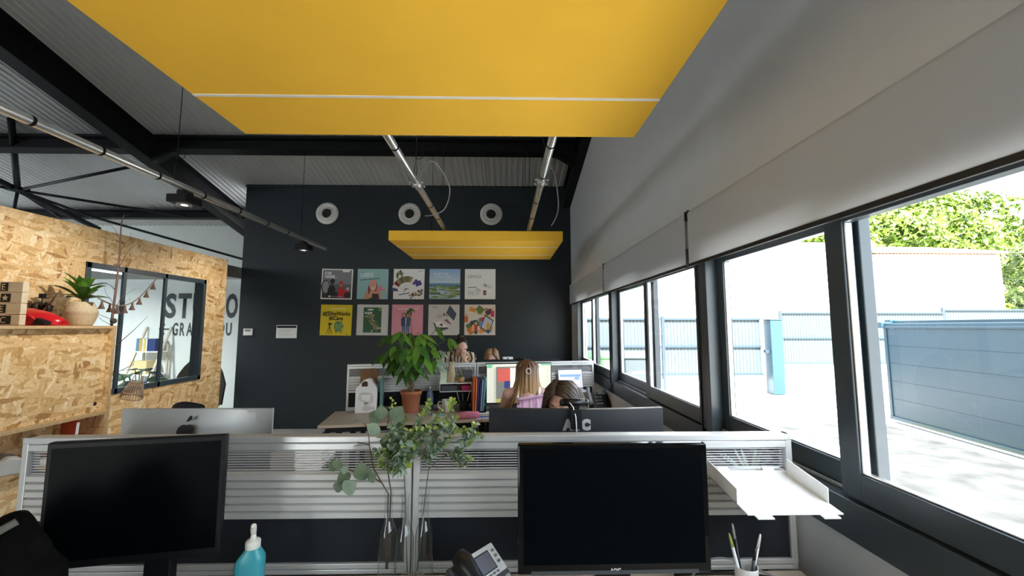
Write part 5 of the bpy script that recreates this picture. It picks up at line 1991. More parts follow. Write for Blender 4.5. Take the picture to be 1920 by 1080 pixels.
t.scale = (.8, .8, .9)
M['rattan'] = P('pink_brown_rattan', (.36, .25, .17), .7, var=.2, scale=30)
m = MB()
for k in range(26):
    a = 2 * PI * k / 26
    m.tube([(.055 * math.cos(a), .055 * math.sin(a), .10), (.095 * math.cos(a), .095 * math.sin(a), -.05)], .0035, 5)
m.build('slats', 'rattan', parent=t)
for r_, z in ((.055, .10), (.058, .082), (.095, -.05), (.082, .0)):
    m = MB()
    m.tube([(r_ * math.cos(a), r_ * math.sin(a), z) for a in [2 * PI * k / 24 for k in range(25)]], .005, 6)
    m.build('hoop', 'rattan', parent=t)
m = MB()
m.tube([(-.055, 0, .10), (-.05, 0, .15), (0, 0, .175), (.05, 0, .15), (.055, 0, .10)], .003, 6)
m.build('handle', 'rattan', parent=t)
t = thing('tassel_garland', 'string of pinkish tassels slung from the branch to the studio window', 'garland', (-3.46, 3.56, 1.87))
e = Vector((-.14, .74, .26))
m = MB()
pts = [e * s + Vector((0, 0, -.16 * math.sin(PI * s))) for s in [k / 16 for k in range(17)]]
m.tube(pts, .006, 6)
m.build('cord', P('beige_cord', (.30, .22, .18), .9, var=.2), parent=t)
M['tassel'] = P('dusty_pink_tassel', (.27, .17, .14), .95, var=.25, scale=60)
for k in range(1, 16, 2):
    m = MB()
    p = pts[k]
    m.lathe([(.004, 0), (.008, -.012), (.010, -.022), (.007, -.026), (.024, -.075), (.001, -.076)], 10, c=tuple(p), cap=False)
    m.build('tassel', 'tassel', parent=t)

# ------------------------------------------------------------------ inside the studio, seen through its window
M['pale_wood'] = wood('pale_shelf_wood', (.50, .42, .32), (.60, .52, .42))
t = thing('ladder_shelf', 'pale ladder shelf leaning on the white studio wall', 'shelf', (-6.78, 7.95, 0))
for x in (-.235, .235):
    m = MB()
    m.bar((x, -.40, 0), (x, .30, 1.62), .035, .03)
    m.bar((x * .96, .28, 0), (x * .96, .26, 1.3), .03, .03)
    m.build('rail', 'pale_wood', parent=t)
for z, d in ((1.14, .20), (.72, .34), (.30, .48)):
    m = MB()
    m.box((-.23, .26 - d - .04, z), (.23, .26, z + .02))
    m.build('shelf', 'white', parent=t)
bx = -.205
for k, (w, h, c, lab) in enumerate(((.05, .24, (74, 120, 150), 'blue-and-sand book at the left end of the ladder shelf'), (.06, .23, (180, 150, 80), 'sandy-coloured book second from left on the ladder shelf'), (.03, .24, (228, 226, 210), 'cream book in the middle of the ladder shelf'), (.03, .23, (200, 180, 90), 'thin yellow book right of the cream one on the ladder shelf'), (.03, .235, (226, 228, 226), 'thin white book beside the blue one on the ladder shelf'), (.14, .235, (24, 48, 104), 'wide dark blue book facing out on the ladder shelf'))):
    m = MB()
    m.box((bx, .05, 1.161), (bx + w - .004, .22, 1.161 + h))
    tag(m.build('book', ink(*c), loc=(-6.78, 7.95, 0)), lab, 'book', 'books on the top of the ladder shelf')
    bx += w + (.002 if k < 4 else .01)
m = MB()
m.box((-.20, .0, .741), (.06, .2, .98))
tag(m.build('storage_box', ink(208, 190, 140), loc=(-6.78, 7.95, 0)), 'beige folder box on the middle ladder shelf', 'box')
m = MB()
m.box((-.13, -.1, .321), (.18, .2, .58))
tag(m.build('storage_box', ink(40, 70, 150), loc=(-6.78, 7.95, 0)), 'blue box on the lowest ladder shelf', 'box')
def floor_plant(loc, n, L, H, seed, label, W=.10):
    rn = random.Random(seed)
    t = thing('floor_plant', label, 'plant', (loc[0], loc[1], 0))
    m = MB()
    m.lathe([(.001, 0), (.13, 0), (.17, .30), (.16, .31), (.15, .28), (.001, .27)], 24, cap=False)
    m.build('pot', 'grey_light', parent=t)
    ms, ml = MB(), MB()
    for i in range(n):
        a = 2 * PI * i / n + rn.uniform(-.4, .4)
        r_ = L * rn.uniform(.3, 1)
        z = H * rn.uniform(.75, 1.08)
        e_ = Vector((r_ * math.cos(a), r_ * math.sin(a), z))
        ms.tube([(0, 0, .25), e_ * .5 + Vector((0, 0, z * .18)), e_], .007, 6)
        leaf(ml, e_, (math.cos(a), math.sin(a), rn.uniform(-.5, .2)), (-.3 * math.cos(a), -.5, 1), .24 * rn.uniform(.8, 1.2), W * rn.uniform(.8, 1.1), 0, .15, 7)
    ms.build('stems', 'leaf_dark', parent=t)
    ml.build('foliage', 'leaf_dark', parent=t, normals=False)
floor_plant((-6.10, 7.1), 12, .26, .88, 3, 'dark leafy plant in front of the ladder shelf inside the studio')
floor_plant((-5.62, 6.9), 12, .36, .72, 9, 'dark broad-leaved plant lower right inside the studio window')
# dark woven chair past the end of the chipboard wall
t = thing('rattan_chair', 'dark woven chair glimpsed between the chipboard wall and the charcoal wall', 'chair', (-4.62, 6.35, 0), R(20))
M['rattan_dark'] = P('dark_rattan', (.035, .028, .022), .7, var=.4, scale=60, bump=.5)
m = MB()
m.box((-.27, -.27, .38), (.27, .25, .45))
m.build('seat', 'rattan_dark', parent=t, bevel=.03)
for x in (-.22, .22):
    for y in (-.22, .2):
        m = MB()
        m.tube([(x, y, .38), (x * 1.15, y * 1.15, 0)], .02, 8)
        m.build('leg', 'rattan_dark', parent=t)
m = MB()
prev = None
for k in range(13):
    u = -1 + k / 6
    x = .32 * u
    zt = .45 + .72 * math.sqrt(max(0.02, 1 - (u * .92) ** 2))
    a = [m.b.verts.new((x, .25 - .10 * u * u, .42)), m.b.verts.new((x * 1.08, .30 - .12 * u * u, zt))]
    if prev:
        m.b.faces.new((prev[0], a[0], a[1], prev[1]))
    prev = a
o = m.build('backrest', 'rattan_dark', parent=t)
o.modifiers.new('s', 'SOLIDIFY').thickness = .04

# ------------------------------------------------------------------ things on the far desk
def W2(u, v, z=0.0):
    p = far(u, v)
    return (p[0], p[1], ZB2 + z)
# money tree
t = thing('potted_tree', 'money tree with a braided trunk in a terracotta pot on the far desk', 'plant', (-.955, 4.33, ZB2))
m = MB()
m.lathe([(.001, 0), (.078, 0), (.080, .01), (.098, .175), (.108, .178), (.110, .212), (.102, .214), (.097, .19), (.001, .185)], 36, cap=False)
m.build('pot', 'terracotta', parent=t)
m = MB()
m.lathe([(.096, .188), (.04, .194), (.001, .196)], 24, cap=False)
m.build('soil', 'soil', parent=t)
m = MB()
for k in range(3):
    pts = []
    for i in range(25):
        s = i / 24
        a = 2 * PI * k / 3 + s * 7.5
        r_ = .020 * (1 - .35 * s)
        pts.append((r_ * math.cos(a), r_ * math.sin(a), .18 + .26 * s))
    m.tube(pts, [.017 - .007 * i / 24 for i in range(25)], 8)
m.build('braided_trunk', P('pale_brown_bark', (.20, .13, .08), .8, var=.25, scale=40), parent=t)
rn = random.Random(21)
ms, ml = MB(), MB()
hubs = []
def TL(px, py, dy):
    dy = dy * .8 - .07
    Y = 4.33 + dy
    return Vector(((px - 945) / 770 * Y + .955, dy, 1.63 + (612 - py) / 770 * Y - ZB2))
for px, py, dy, sz, mi in ((733, 628, .05, .9, 0), (752, 622, -.12, 1.0, 0), (772, 624, .1, .9, 0), (790, 626, -.02, 1.0, 1), (742, 648, -.16, 1.0, 0), (762, 652, -.24, 1.1, 0), (786, 646, -.2, 1.1, 0), (802, 640, .05, .9, 1), (812, 654, -.08, .9, 1), (728, 662, .0, 1.0, 0), (750, 668, .12, 1.0, 0), (772, 668, -.27, 1.1, 0), (796, 666, -.2, 1.0, 0), (808, 676, .02, 1.0, 2), (744, 684, -.1, .8, 0), (764, 690, -.14, .9, 0), (787, 690, .08, .9, 0), (820, 672, -.14, .9, 2), (826, 656, .02, .7, 2), (770, 578, .02, .42, 0)):
    h = TL(px, py, dy)
    b = Vector((rn.uniform(-.02, .02), rn.uniform(-.02, .02), .42))
    ms.tube([b, (b + h) / 2 + Vector((0, 0, .05)), h], [.006, .004, .003], 6)
    n = rn.choice((4, 5, 5, 6))
    a0 = rn.uniform(0, 6.28)
    out = Vector((h.x, h.y, 0))
    out = out.normalized() if out.length > .01 else Vector((0, -1, 0))
    for k in range(n):
        a = a0 + 2 * PI * k / n
        d = Vector((math.cos(a), math.sin(a), -rn.uniform(.55, 1.5))) + out * .35
        leaf(ml, h, d, (0, -.35, 1), .205 * sz * rn.uniform(.8, 1.15), .034 * sz, mi if rn.random() > .18 else 1, fold=.18, n=7)
for px, py, tx, ty in ((822, 612, 826, 652), (843, 634, 858, 668)):
    h = TL(px, py, -.05)
    ms.tube([Vector((0, 0, .42)), TL((px + 775) / 2, (py + 690) / 2 - 8, 0), h], [.005, .004, .003], 6)
    for k in range(4):
        d = TL(tx + rn.uniform(-14, 8), ty, -.05) - h + Vector((0, rn.uniform(-.06, .06), rn.uniform(-.01, .07)))
        leaf(ml, h, d, (-.6, -.8, .5), .19 * rn.uniform(.55, 1.0), .024, 1 if k else 2, fold=.15, n=7)
ms.build('branches', 'stem_green', parent=t)
ml.build('foliage', ['leaf_deep', 'leaf_mid', 'leaf_pale'], parent=t, normals=False)

# house-shaped card carrier, cardboard, folder
t = thing('house_box', 'white house-shaped card box printed with pictures, left end of the far desk', 'box', (-1.405, 4.325, ZB2), AB)
m = MB()
m.prism([(-.105, 0), (.105, 0), (.105, .24), (.095, .255), (.05, .325), (.02, .34), (-.03, .325), (-.095, .255), (-.105, .24)], -.05, .05)
m.build('box_body', 'paper', parent=t, bevel=.003)
m = MB()
m.prism([(-.045, .262), (.012, .262), (.012, .305), (-.012, .318), (-.045, .298)], -.0515, -.0495)
m.build('handle_opening', P('brown_inside', (.07, .03, .02), .9), parent=t)
m = MB()
for (x, z, rx, rz_, k) in ((-.06, .15, .018, .030, 0), (-.03, .12, .028, .012, 0), (.055, .14, .018, .05, 0), (.03, .10, .02, .02, 0), (.0, .095, .022, .016, 1), (.01, .045, .045, .030, 2), (-.01, .19, .06, .012, 2)):
    m.poly([(x + rx * math.cos(a), -.0512 - .0001 * k, z + rz_ * math.sin(a)) for a in [2 * PI * q / 16 for q in range(16)]], k)
m.poly([(.055, -.0514, .03), (.085, -.0514, .03), (.085, -.0514, .06), (.055, -.0514, .06)], 2)
m.build('print', [ink(214, 208, 202), ink(150, 138, 130), ink(206, 198, 192)], parent=t, normals=False)
m = MB()
m.prism([(-.085, .0), (.085, 0), (.085, .425), (.04, .432), (-.085, .42)], .0, .012)
o = m.build('cardboard_sheet', P('brown_cardboard', (.24, .125, .065), .9, var=.1), loc=(-1.41, 4.385, ZB2), rot=(0, 0, AB))
tag(o, 'brown cardboard sheet standing behind the white house-shaped box', 'cardboard')
m = MB()
m.box((-.014, -.10, 0), (.014, .0, .34))
o = m.build('folder', P('teal_folder', (.12, .24, .23), .3, var=.05), loc=(-1.268, 4.40, ZB2), rot=(0, 0, AB))
tag(o, 'teal folder standing at the right side of the house-shaped box', 'folder')
t = thing('headphones', 'black headphones lying against the far screen behind the terracotta pot', 'headphones', (-1.125, 4.38, ZB2), AB)
for sx in (-1, 1):
    m = MB()
    m.lathe([(.001, -.018), (.04, -.018), (.046, 0), (.04, .018), (.001, .018)], 20, c=(sx * .05, 0, .046), ax='x', cap=False)
    m.build('ear_cup', 'black_matte', parent=t)
m = MB()
m.tube([(.062 * math.cos(a), .0, .07 + .085 * math.sin(a)) for a in [PI * k / 14 for k in range(15)]], .010, 8)
m.build('headband', 'black_matte', parent=t)

t = thing('water_bottle', 'speckled blue water bottle with a silver cap on the far desk', 'bottle', (-.775, 4.405, ZB2))
m = MB()
m.lathe([(.001, 0), (.034, 0), (.036, .006), (.036, .155), (.030, .185), (.020, .21), (.018, .222)], 24)
bt = two_tone('speckled_blue_steel', (.03, .08, .20), (.30, .42, .58), .3, 130)
m.build('bottle_body', bt, parent=t)
m = MB()
m.lathe([(.019, .222), (.0195, .24), (.015, .252), (.001, .254)], 20, cap=False)
m.build('cap', 'silver', parent=t)

t = thing('mug', 'white mug with faint green pattern and a looped handle on the far desk', 'mug', (-.588, 4.30, ZB2))
m = MB()
m.lathe([(.001, .002), (.036, .002), (.040, .008), (.048, .125), (.045, .125), (.037, .012), (.001, .010)], 28, cap=False)
m.build('mug_body', two_tone('mug_glaze', (.62, .66, .52), (.80, .80, .74), .3, 18), parent=t)
m = MB()
m.tube([(-.044, 0, .10), (-.075, 0, .105), (-.088, 0, .075), (-.075, 0, .04), (-.042, 0, .03)], .0075, 8)
m.build('handle', 'white', parent=t)
m = MB()
m.lathe([(.001, 0), (.055, 0), (.055, .0019), (.001, .0019)], 28, cap=False)
tag(m.build('coaster', P('orange_cork', (.50, .20, .08), .9), loc=(-.588, 4.30, ZB2)), 'round orange coaster under the white mug', 'coaster')

t = thing('pen_holder', 'square black pen holder below the white shelf on the far screen', 'cup', (-.425, 4.41, ZB2), AB)
m = MB()
for a, b in (((-.04, -.035, 0), (.04, .035, .004)), ((-.04, -.035, .004), (-.037, .035, .10)), ((.037, -.035, .004), (.04, .035, .10)), ((-.037, -.035, .004), (.037, -.032, .10)), ((-.037, .032, .004), (.037, .035, .10))):
    m.box(a, b)
m.build('holder_body', 'black_matte', parent=t)
for q, (dx, tx, tz, mt_, lab) in enumerate(((-.02, -.07, .185, 'grey_light', 'grey pen leaning left in the square black holder'), (.0, -.01, .165, 'grey_mid', 'dark pen upright in the square black holder'), (.02, .065, .19, 'grey_light', 'light pen leaning right in the square black holder'))):
    m = MB()
    m.tube([(dx, 0, .006), (tx, 0, tz), (tx * 1.08, 0, tz * 1.05)], [.005, .005, .002], 8)
    tag(m.build('pen', mt_, loc=(-.425, 4.41, ZB2), rot=(0, 0, AB)), lab, 'pen')

# upright folders
fx = -.338
for k, (c, w, h, tilt, lab) in enumerate(((( 196, 92, 40), .020, .325, 1.5, 'dark orange folder, first of the upright row by the lit monitor'), ((240, 140, 70), .012, .32, 2.2, 'bright orange folder, second of the upright row'), ((70, 52, 110), .014, .32, 2.8, 'purple folder standing third in the upright row'), ((30, 44, 96), .012, .315, 3.4, 'navy folder fourth in the upright row'), ((196, 214, 222), .008, .315, 4, 'pale blue folder fifth in the upright row'), ((90, 150, 160), .022, .33, 4.6, 'teal folder, last of the upright row by the lit monitor'))):
    m = MB()
    m.box((0, -.12, 0), (w, .10, h))
    o = m.build('folder', ink(*c), loc=(fx, 4.37 + k * .003, ZB2 + .014), rot=(0, R(tilt), AB))
    tag(o, lab, 'folder', 'folders standing upright by the lit monitor')
    fx += w + .006
t = thing('file_stand', 'low black stand holding the upright coloured folders', 'stand', (-.29, 4.37, ZB2), AB)
m = MB()
m.box((-.075, -.13, 0), (.085, .11, .006))
m.box((-.082, -.13, 0), (-.076, .11, .06))
m.box((.085, -.13, 0), (.091, .11, .06))
m.build('stand_body', 'black_matte', parent=t)

# hanging white shelf unit
pu = far(1.118, .03)
t = thing('hanging_shelf', 'white two-tier shelf hooked on the far screen', 'shelf', (pu[0], pu[1], ZB2), AB)
m = MB()
m.box((-.165, -.22, .200), (.165, 0, .206))
m.build('lower_plate', 'white', parent=t)
m = MB()
m.box((-.165, -.22, .280), (.165, 0, .286))
m.build('upper_plate', 'white', parent=t)
for x in (-.165, .161):
    m = MB()
    m.box((x, -.22, .206), (x + .004, 0, .280 if x > 0 else .33))
    m.build('side_wall', 'white', parent=t)
def on_shelf(dx, dy, z):
    return (pu[0] + dx * ca - dy * sa, pu[1] + dx * sa + dy * ca, ZB2 + z)
m = MB()
m.box((-.08, -.10, 0), (.08, .08, .058))
tag(m.build('storage_box', 'grey_dark', loc=on_shelf(-.07, -.115, .2065), rot=(0, 0, AB), bevel=.003), 'dark grey box inside the white hooked shelf', 'box')
m = MB()
m.prism([(-.04, .0), (.04, 0), (.048, .05), (-.05, .05)], -.08, .08)
tag(m.build('pouch', P('magenta_cloth', (.50, .02, .14), .7), loc=on_shelf(.105, -.115, .2065), rot=(0, 0, AB)), 'magenta pouch inside the right of the hooked shelf', 'pouch')
t = thing('succulent', 'little succulent in a tan pot on the white hooked shelf', 'plant', on_shelf(.055, -.16, .2865))
m = MB()
m.lathe([(.001, 0), (.032, 0), (.036, .055), (.032, .055), (.001, .05)], 20, cap=False)
m.build('pot', P('tan_clay', (.45, .26, .12), .8), parent=t)
m = MB()
strap_leaves(m, 12, .055, .010, random.Random(2), (.3, 1.2), .05, .004, .1)
m.build('leaves', 'leaf_mid', parent=t, normals=False)
t = thing('paper_bag', 'crumpled brown paper bag standing on the white hooked shelf', 'bag', on_shelf(-.045, -.13, .2865), AB)
m = MB()
rn = random.Random(5)
rg = []
for z, w, d in ((0, .042, .03), (.07, .040, .03), (.13, .032, .022), (.18, .028, .012), (.215, .036, .006)):
    rg.append([m.b.verts.new((w * math.cos(a) + rn.uniform(-.004, .004), d * math.sin(a) + rn.uniform(-.003, .003), z)) for a in [2 * PI * k / 14 for k in range(14)]])
for a, b in zip(rg, rg[1:]):
    for k in range(14):
        m.b.faces.new((a[k], a[(k + 1) % 14], b[(k + 1) % 14], b[k]))
m.b.faces.new(rg[0])
m.build('bag_body', P('kraft_paper', (.50, .39, .24), .9, var=.12, scale=30), parent=t)
m = MB()
m.prism([(-.03, 0), (.03, 0), (.036, .12), (-.036, .13)], -.03, .03)
tag(m.build('carton', P('pale_green_carton', (.60, .66, .46), .7), loc=on_shelf(-.125, -.14, .2865), rot=(0, 0, AB)), 'pale green carton at the left end of the white hooked shelf', 'carton')
m = MB()
m.prism([(-.045, 0), (.045, 0), (.055, .12), (-.055, .12)], -.025, .025)
tag(m.build('planter', 'grey_dark', loc=on_shelf(.125, -.08, .2865), rot=(0, 0, AB)), 'dark grey square planter at the right end of the hooked shelf', 'planter')

# loose things on the desk top
m = MB()
rg = []
for x, k in ((-.10, .75), (-.097, .95), (-.05, 1.05), (0, 1.1), (.05, 1.05), (.097, .95), (.10, .75)):
    rg.append([m.b.verts.new((x, .045 * k * math.cos(a) * (abs(math.cos(a)) + .001) ** -.4, max(0, .028 + .029 * k * math.sin(a) * (abs(math.sin(a)) + .001) ** -.4))) for a in [2 * PI * q / 16 for q in range(16)]])
for a, b in zip(rg, rg[1:]):
    for k in range(16):
        m.b.faces.new((a[k], a[(k + 1) % 16], b[(k + 1) % 16], b[k])).smooth = True
m.b.faces.new(rg[0]); m.b.faces.new(rg[-1])
t = thing('pencil_case', 'pink pencil case lying at the near edge of the far desk', 'pencil case', (-.335, 4.02, ZB2), R(12))
m.build('case_body', P('pink_case_cloth', (.72, .22, .32), .7, var=.1), parent=t)
m = MB()
m.tube([(-.09, 0, .052), (0, 0, .058), (.09, 0, .052)], .003, 6)
m.build('zip', 'white', parent=t)
for x, y, w, d, a, mt_, lab in ((-.20, 4.04, .15, .11, 14, ink(196, 208, 236), 'pale blue paper beside the pink pencil case'), (-.24, 4.24, .20, .10, 8, 'paper', 'white paper sheet in front of the upright folders'), (-.06, 4.33, .14, .09, 10, ink(190, 214, 240), 'light blue notepad in front of the lit monitor'), (-.62, 4.06, .14, .10, 5, ink(226, 220, 206), 'cream paper behind the small-leaved spray')):
    m = MB()
    m.box((-w / 2, -d / 2, 0), (w / 2, d / 2, .003))
    tag(m.build('paper_sheet', mt_, loc=(x, y, ZB2), rot=(0, 0, R(a))), lab, 'paper')
m = MB()
m.tube([(-.07, 0, .006), (.07, .01, .006)], .006, 8)
tag(m.build('pen', ink(40, 170, 200), loc=(-.66, 4.16, ZB2)), 'turquoise pen lying on the far desk', 'pen')
m = MB()
m.tube([(-.05, 0, .005), (.05, .02, .005)], .004, 8)
tag(m.build('pen', ink(30, 40, 120), loc=(-.19, 4.03, ZB2 + .003)), 'thin blue pen lying on the pale blue paper', 'pen')
m = MB()
m.box((-.035, -.07, 0), (.035, .07, .008))
tag(m.build('mobile_phone', 'black', loc=(-.135, 4.36, ZB2), rot=(0, 0, R(30)), bevel=.003), 'black mobile phone lying left of the lit monitor foot', 'phone')

m = MB()
m.ball((0, 0, 0), (.085, .06, .078), seg=20, rings=12)
for v in m.b.verts:
    v.co.z = max(0, v.co.z)
tag(m.build('pouch', P('pale_blue_cloth', (.26, .40, .52), .8, var=.08), loc=(-.035, 4.14, ZB2)), 'rounded pale blue pouch on the far desk in front of the lit monitor', 'pouch')

# lit design monitor
def screen_mat(name, col, s):
    return P(name, [c * .4 for c in col], .4, var=.01, emit=col, estr=s)
SE = .21
scr = {k: screen_mat('screen_' + k, c, SE) for k, c in dict(cream=(.80, .80, .66), panel=(.86, .86, .74), green=(.10, .60, .32), red=(.70, .13, .10), grey=(.22, .22, .20), navy=(.04, .05, .20), page=(.90, .90, .82), lime=(.46, .46, .14), dark=(.10, .10, .10), lilac=(.74, .70, .84), blue=(.20, .42, .85), white=(.90, .90, .95)).items()}
pm = far(1.80, .14)
t = monitor('lit monitor showing a page layout with red and grey pictures', (pm[0], pm[1]), AB, .725, .43, .045, bez=(.010, .010, .010, .016), scr=scr['cream'], desk_z=ZB2)
keys = list(scr)
def pic(par, rects, y0, name='screen_picture'):
    m = MB()
    for i, (a, b, c, d, k) in enumerate(rects):
        m.poly([(a, y0 - .0002 * i, b), (c, y0 - .0002 * i, b), (c, y0 - .0002 * i, d), (a, y0 - .0002 * i, d)], keys.index(k))
    return m.build(name, [scr[k] for k in keys], parent=par, normals=False)
rc = [(-.357, .445, .357, .463, 'panel'), (-.35, .448, -.29, .462, 'green'), (-.35, .428, -.30, .446, 'green'), (.24, .448, .355, .462, 'green'), (-.25, .425, .22, .437, 'grey'),
      (-.255, .062, -.10, .43, 'grey'), (-.235, .28, -.10, .42, 'red'), (-.165, .21, -.10, .285, 'navy'), (-.255, .062, -.10, .10, 'lime'), (-.10, .062, .12, .415, 'page'), (-.06, .27, .02, .37, 'cream'), (-.055, .275, .015, .365, 'page'), (.15, .10, .30, .41, 'panel')]
rc += [(-.272, .075 + i * .022, -.264, .085 + i * .022, 'dark') for i in range(16)]
pic(t, rc, -.0129)
# laptop on a riser
pl = far(2.40, .20)
t = thing('laptop', 'open laptop with a pale lilac screen on a riser, right end of the far desk', 'laptop', (pl[0], pl[1], ZB2), AB)
m = MB()
m.box((-.13, -.11, .165), (.13, .10, .178))
m.build('keyboard_base', 'silver', parent=t, bevel=.003)
m = MB()
m.box((-.145, -.004, 0), (.145, .004, .215))
lid = m.build('lid', 'grey_dark', parent=t, loc=(0, .10, .178), rot=(R(-12), 0, 0), bevel=.002)
pic(lid, [(-.138, .008, .138, .207, 'lilac'), (-.12, .13, .12, .155, 'blue'), (-.12, .09, -.07, .125, 'white'), (.05, .10, .10, .125, 'blue'), (-.06, .05, .10, .08, 'white')], -.0045)
t = thing('laptop_stand', 'light riser under the open laptop', 'stand', (pl[0], pl[1], ZB2), AB)
m = MB()
m.box((-.12, -.10, .155), (.12, .09, .164))
m.box((-.12, -.10, 0), (.12, -.06, .006))
m.box((-.12, .05, 0), (.12, .09, .006))
m.box((-.12, -.10, 0), (-.112, .09, .155))
m.box((.112, -.10, 0), (.12, .09, .155))
m.build('riser_frame', 'grey_light', parent=t)
# black phone
t = thing('desk_phone', 'black desk phone with keypad at the window end of the far desk', 'phone', (1.01, 4.41, ZB2), R(5))
m = MB()
m.prism([(-.09, 0), (.09, 0), (.09, .09), (.05, .17), (-.09, .03)], -.09, .10, plane='yz')
m.build('base', 'black_matte', parent=t, bevel=.005)
m = MB()
m.tube([(-.105, .07, .21), (-.107, .05, .185), (-.107, -.03, .10), (-.105, -.06, .075)], [.022, .018, .018, .024], 10)
m.build('handset', 'grey_mid', parent=t)
m = MB()
m.box((-.02, -.008, .155), (.07, .0, .205), rot=(R(-25), 0, 0))
m.build('display', 'grey_dark', parent=t)
for r_ in range(4):
    for c_ in range(3):
        m = MB()
        yy = -.055 + r_ * .028
        m.box((-.05 + c_ * .025, yy - .006, .065 + r_ * .028), (-.034 + c_ * .025, yy, .078 + r_ * .028))
        m.build('key', 'grey_mid', parent=t)
# monitors beyond the far screen, only their tops show
pm = far(1.85, -.16)
monitor('dark monitor behind the right far screen, only its top edge showing', (pm[0], pm[1]), AB + PI, 1.0, .44, .05, mat='black_matte', desk_z=ZB2)
for u, mt_, lab in ((1.72, 'white', 'white webcam just above the far screen over the lit monitor'), (1.86, 'black', 'black bar webcam just above the far screen, right of the white one')):
    p_ = far(u, -.14)
    t = thing('webcam', lab, 'webcam', (p_[0], p_[1], ZB2 + .492), AB)
    m = MB()
    m.box((-.06, -.02, .0), (.06, .02, .028 if mt_ == 'white' else .016))
    m.build('camera_body', mt_, parent=t, bevel=.008)
    m = MB()
    m.lathe([(.008, 0), (.007, -.004), (.001, -.005)], 14, c=(0, -.02, .014), ax='y', cap=False)
    m.build('lens', 'black_gloss', parent=t)

# spiky plant and papers behind the near screen
t = thing('spiky_plant', 'small spiky plant behind the clear strip at the window end of the near screen', 'plant', (1.0, 1.70, ZD))
m = MB()
m.lathe([(.001, 0), (.05, 0), (.062, .24), (.055, .24), (.001, .22)], 24, cap=False)
m.build('pot', 'white', parent=t)
m = MB()
strap_leaves(m, 16, .16, .007, random.Random(6), (.5, 1.4), .23, .008, .12)
m.build('leaves', 'leaf_pale', parent=t, normals=False)
m = MB()
for k in range(5):
    m.box((-.11 + .003 * k, -.15, k * .05), (.11, .15 - .004 * k, k * .05 + .046))
tag(m.build('paper_pile', 'paper', loc=(.80, 1.75, ZD)), 'pile of white papers behind the clear strip near the window', 'paper')

# ------------------------------------------------------------------ people
M['skin'] = P('light_skin', (0.68, 0.41, 0.31), 0.5, var=.06, scale=9)
M['lip'] = P('lip', (0.42, 0.13, 0.11), 0.4, var=.05)
M['eye_white'] = P('eye_white', (0.75, 0.73, 0.70), 0.2, var=.02)
M['eye_dark'] = P('iris', (0.03, 0.02, 0.015), 0.15, var=.05)
def hair_mat(name, c1, c2):
    m = two_tone(name, c1, c2, .42, 16)
    for n in m.node_tree.nodes:
        if n.type == 'MAPPING':
            n.inputs['Scale'].default_value = (5, 5, .5)
    return m
M['hair_black'] = hair_mat('black_hair', (.008, .006, .005), (.025, .018, .015))
M['hair_brown'] = hair_mat('dark_brown_hair', (.022, .014, .010), (.10, .065, .045))
M['hair_blond'] = hair_mat('honey_blond_hair', (.24, .12, .045), (.55, .34, .14))
_m = hair_mat('honey_blond_lengths', (.24, .12, .045), (.62, .40, .17))
_t = _m.node_tree
_tc = [n for n in _t.nodes if n.type == 'TEX_COORD'][0]
_sp = _t.nodes.new('ShaderNodeSeparateXYZ')
lk(_t, _tc.outputs['Object'], _sp.inputs[0])
_mr = _t.nodes.new('ShaderNodeMapRange')
_mr.inputs[1].default_value, _mr.inputs[2].default_value = 1.10, 1.26
lk(_t, _sp.outputs[2], _mr.inputs[0])
_mx = _t.nodes.new('ShaderNodeMix')
_mx.data_type = 'RGBA'
_rp = [n for n in _t.nodes if n.type == 'VALTORGB'][0]
lk(_t, _mr.outputs[0], _mx.inputs[0])
lk(_t, _rp.outputs[0], _mx.inputs[6])
_mx.inputs[7].default_value = (.17, .085, .04, 1)
lk(_t, _mx.outputs[2], _t.nodes['Principled BSDF'].inputs['Base Color'])
M['hair_blond'] = _m
M['hair_light'] = hair_mat('light_brown_hair', (.16, .09, .05), (.36, .22, .12))
M['denim'] = P('blue_denim', (.07, .11, .20), .85, var=.2, scale=60)
M['dark_cloth'] = P('dark_cloth', (.03, .03, .035), .9, var=.2)
M['white_cloth'] = P('white_cotton', (.74, .73, .71), .85, var=.04)
M['pink_cloth'] = P('pink_cotton', (.82, .52, .70), .85, var=.06, scale=12)
def zebra():
    m = bpy.data.materials.new('zebra_print_cloth')
    m.use_nodes = True
    t = m.node_tree
    b = t.nodes['Principled BSDF']
    b.inputs['Roughness'].default_value = .8
    tc = t.nodes.new('ShaderNodeTexCoord')
    wv = t.nodes.new('ShaderNodeTexWave')
    wv.inputs['Scale'].default_value = 6
    wv.inputs['Distortion'].default_value = 9
    wv.inputs['Detail'].default_value = 2
    lk(t, tc.outputs['Object'], wv.inputs['Vector'])
    r = t.nodes.new('ShaderNodeValToRGB')
    r.color_ramp.elements[0].position = .30
    r.color_ramp.elements[0].color = (.05, .03, .02, 1)
    r.color_ramp.elements[1].position = .36
    r.color_ramp.elements[1].color = (.66, .58, .46, 1)
    lk(t, wv.outputs['Fac'], r.inputs[0])
    lk(t, r.outputs[0], b.inputs['Base Color'])
    return m
M['zebra'] = zebra()

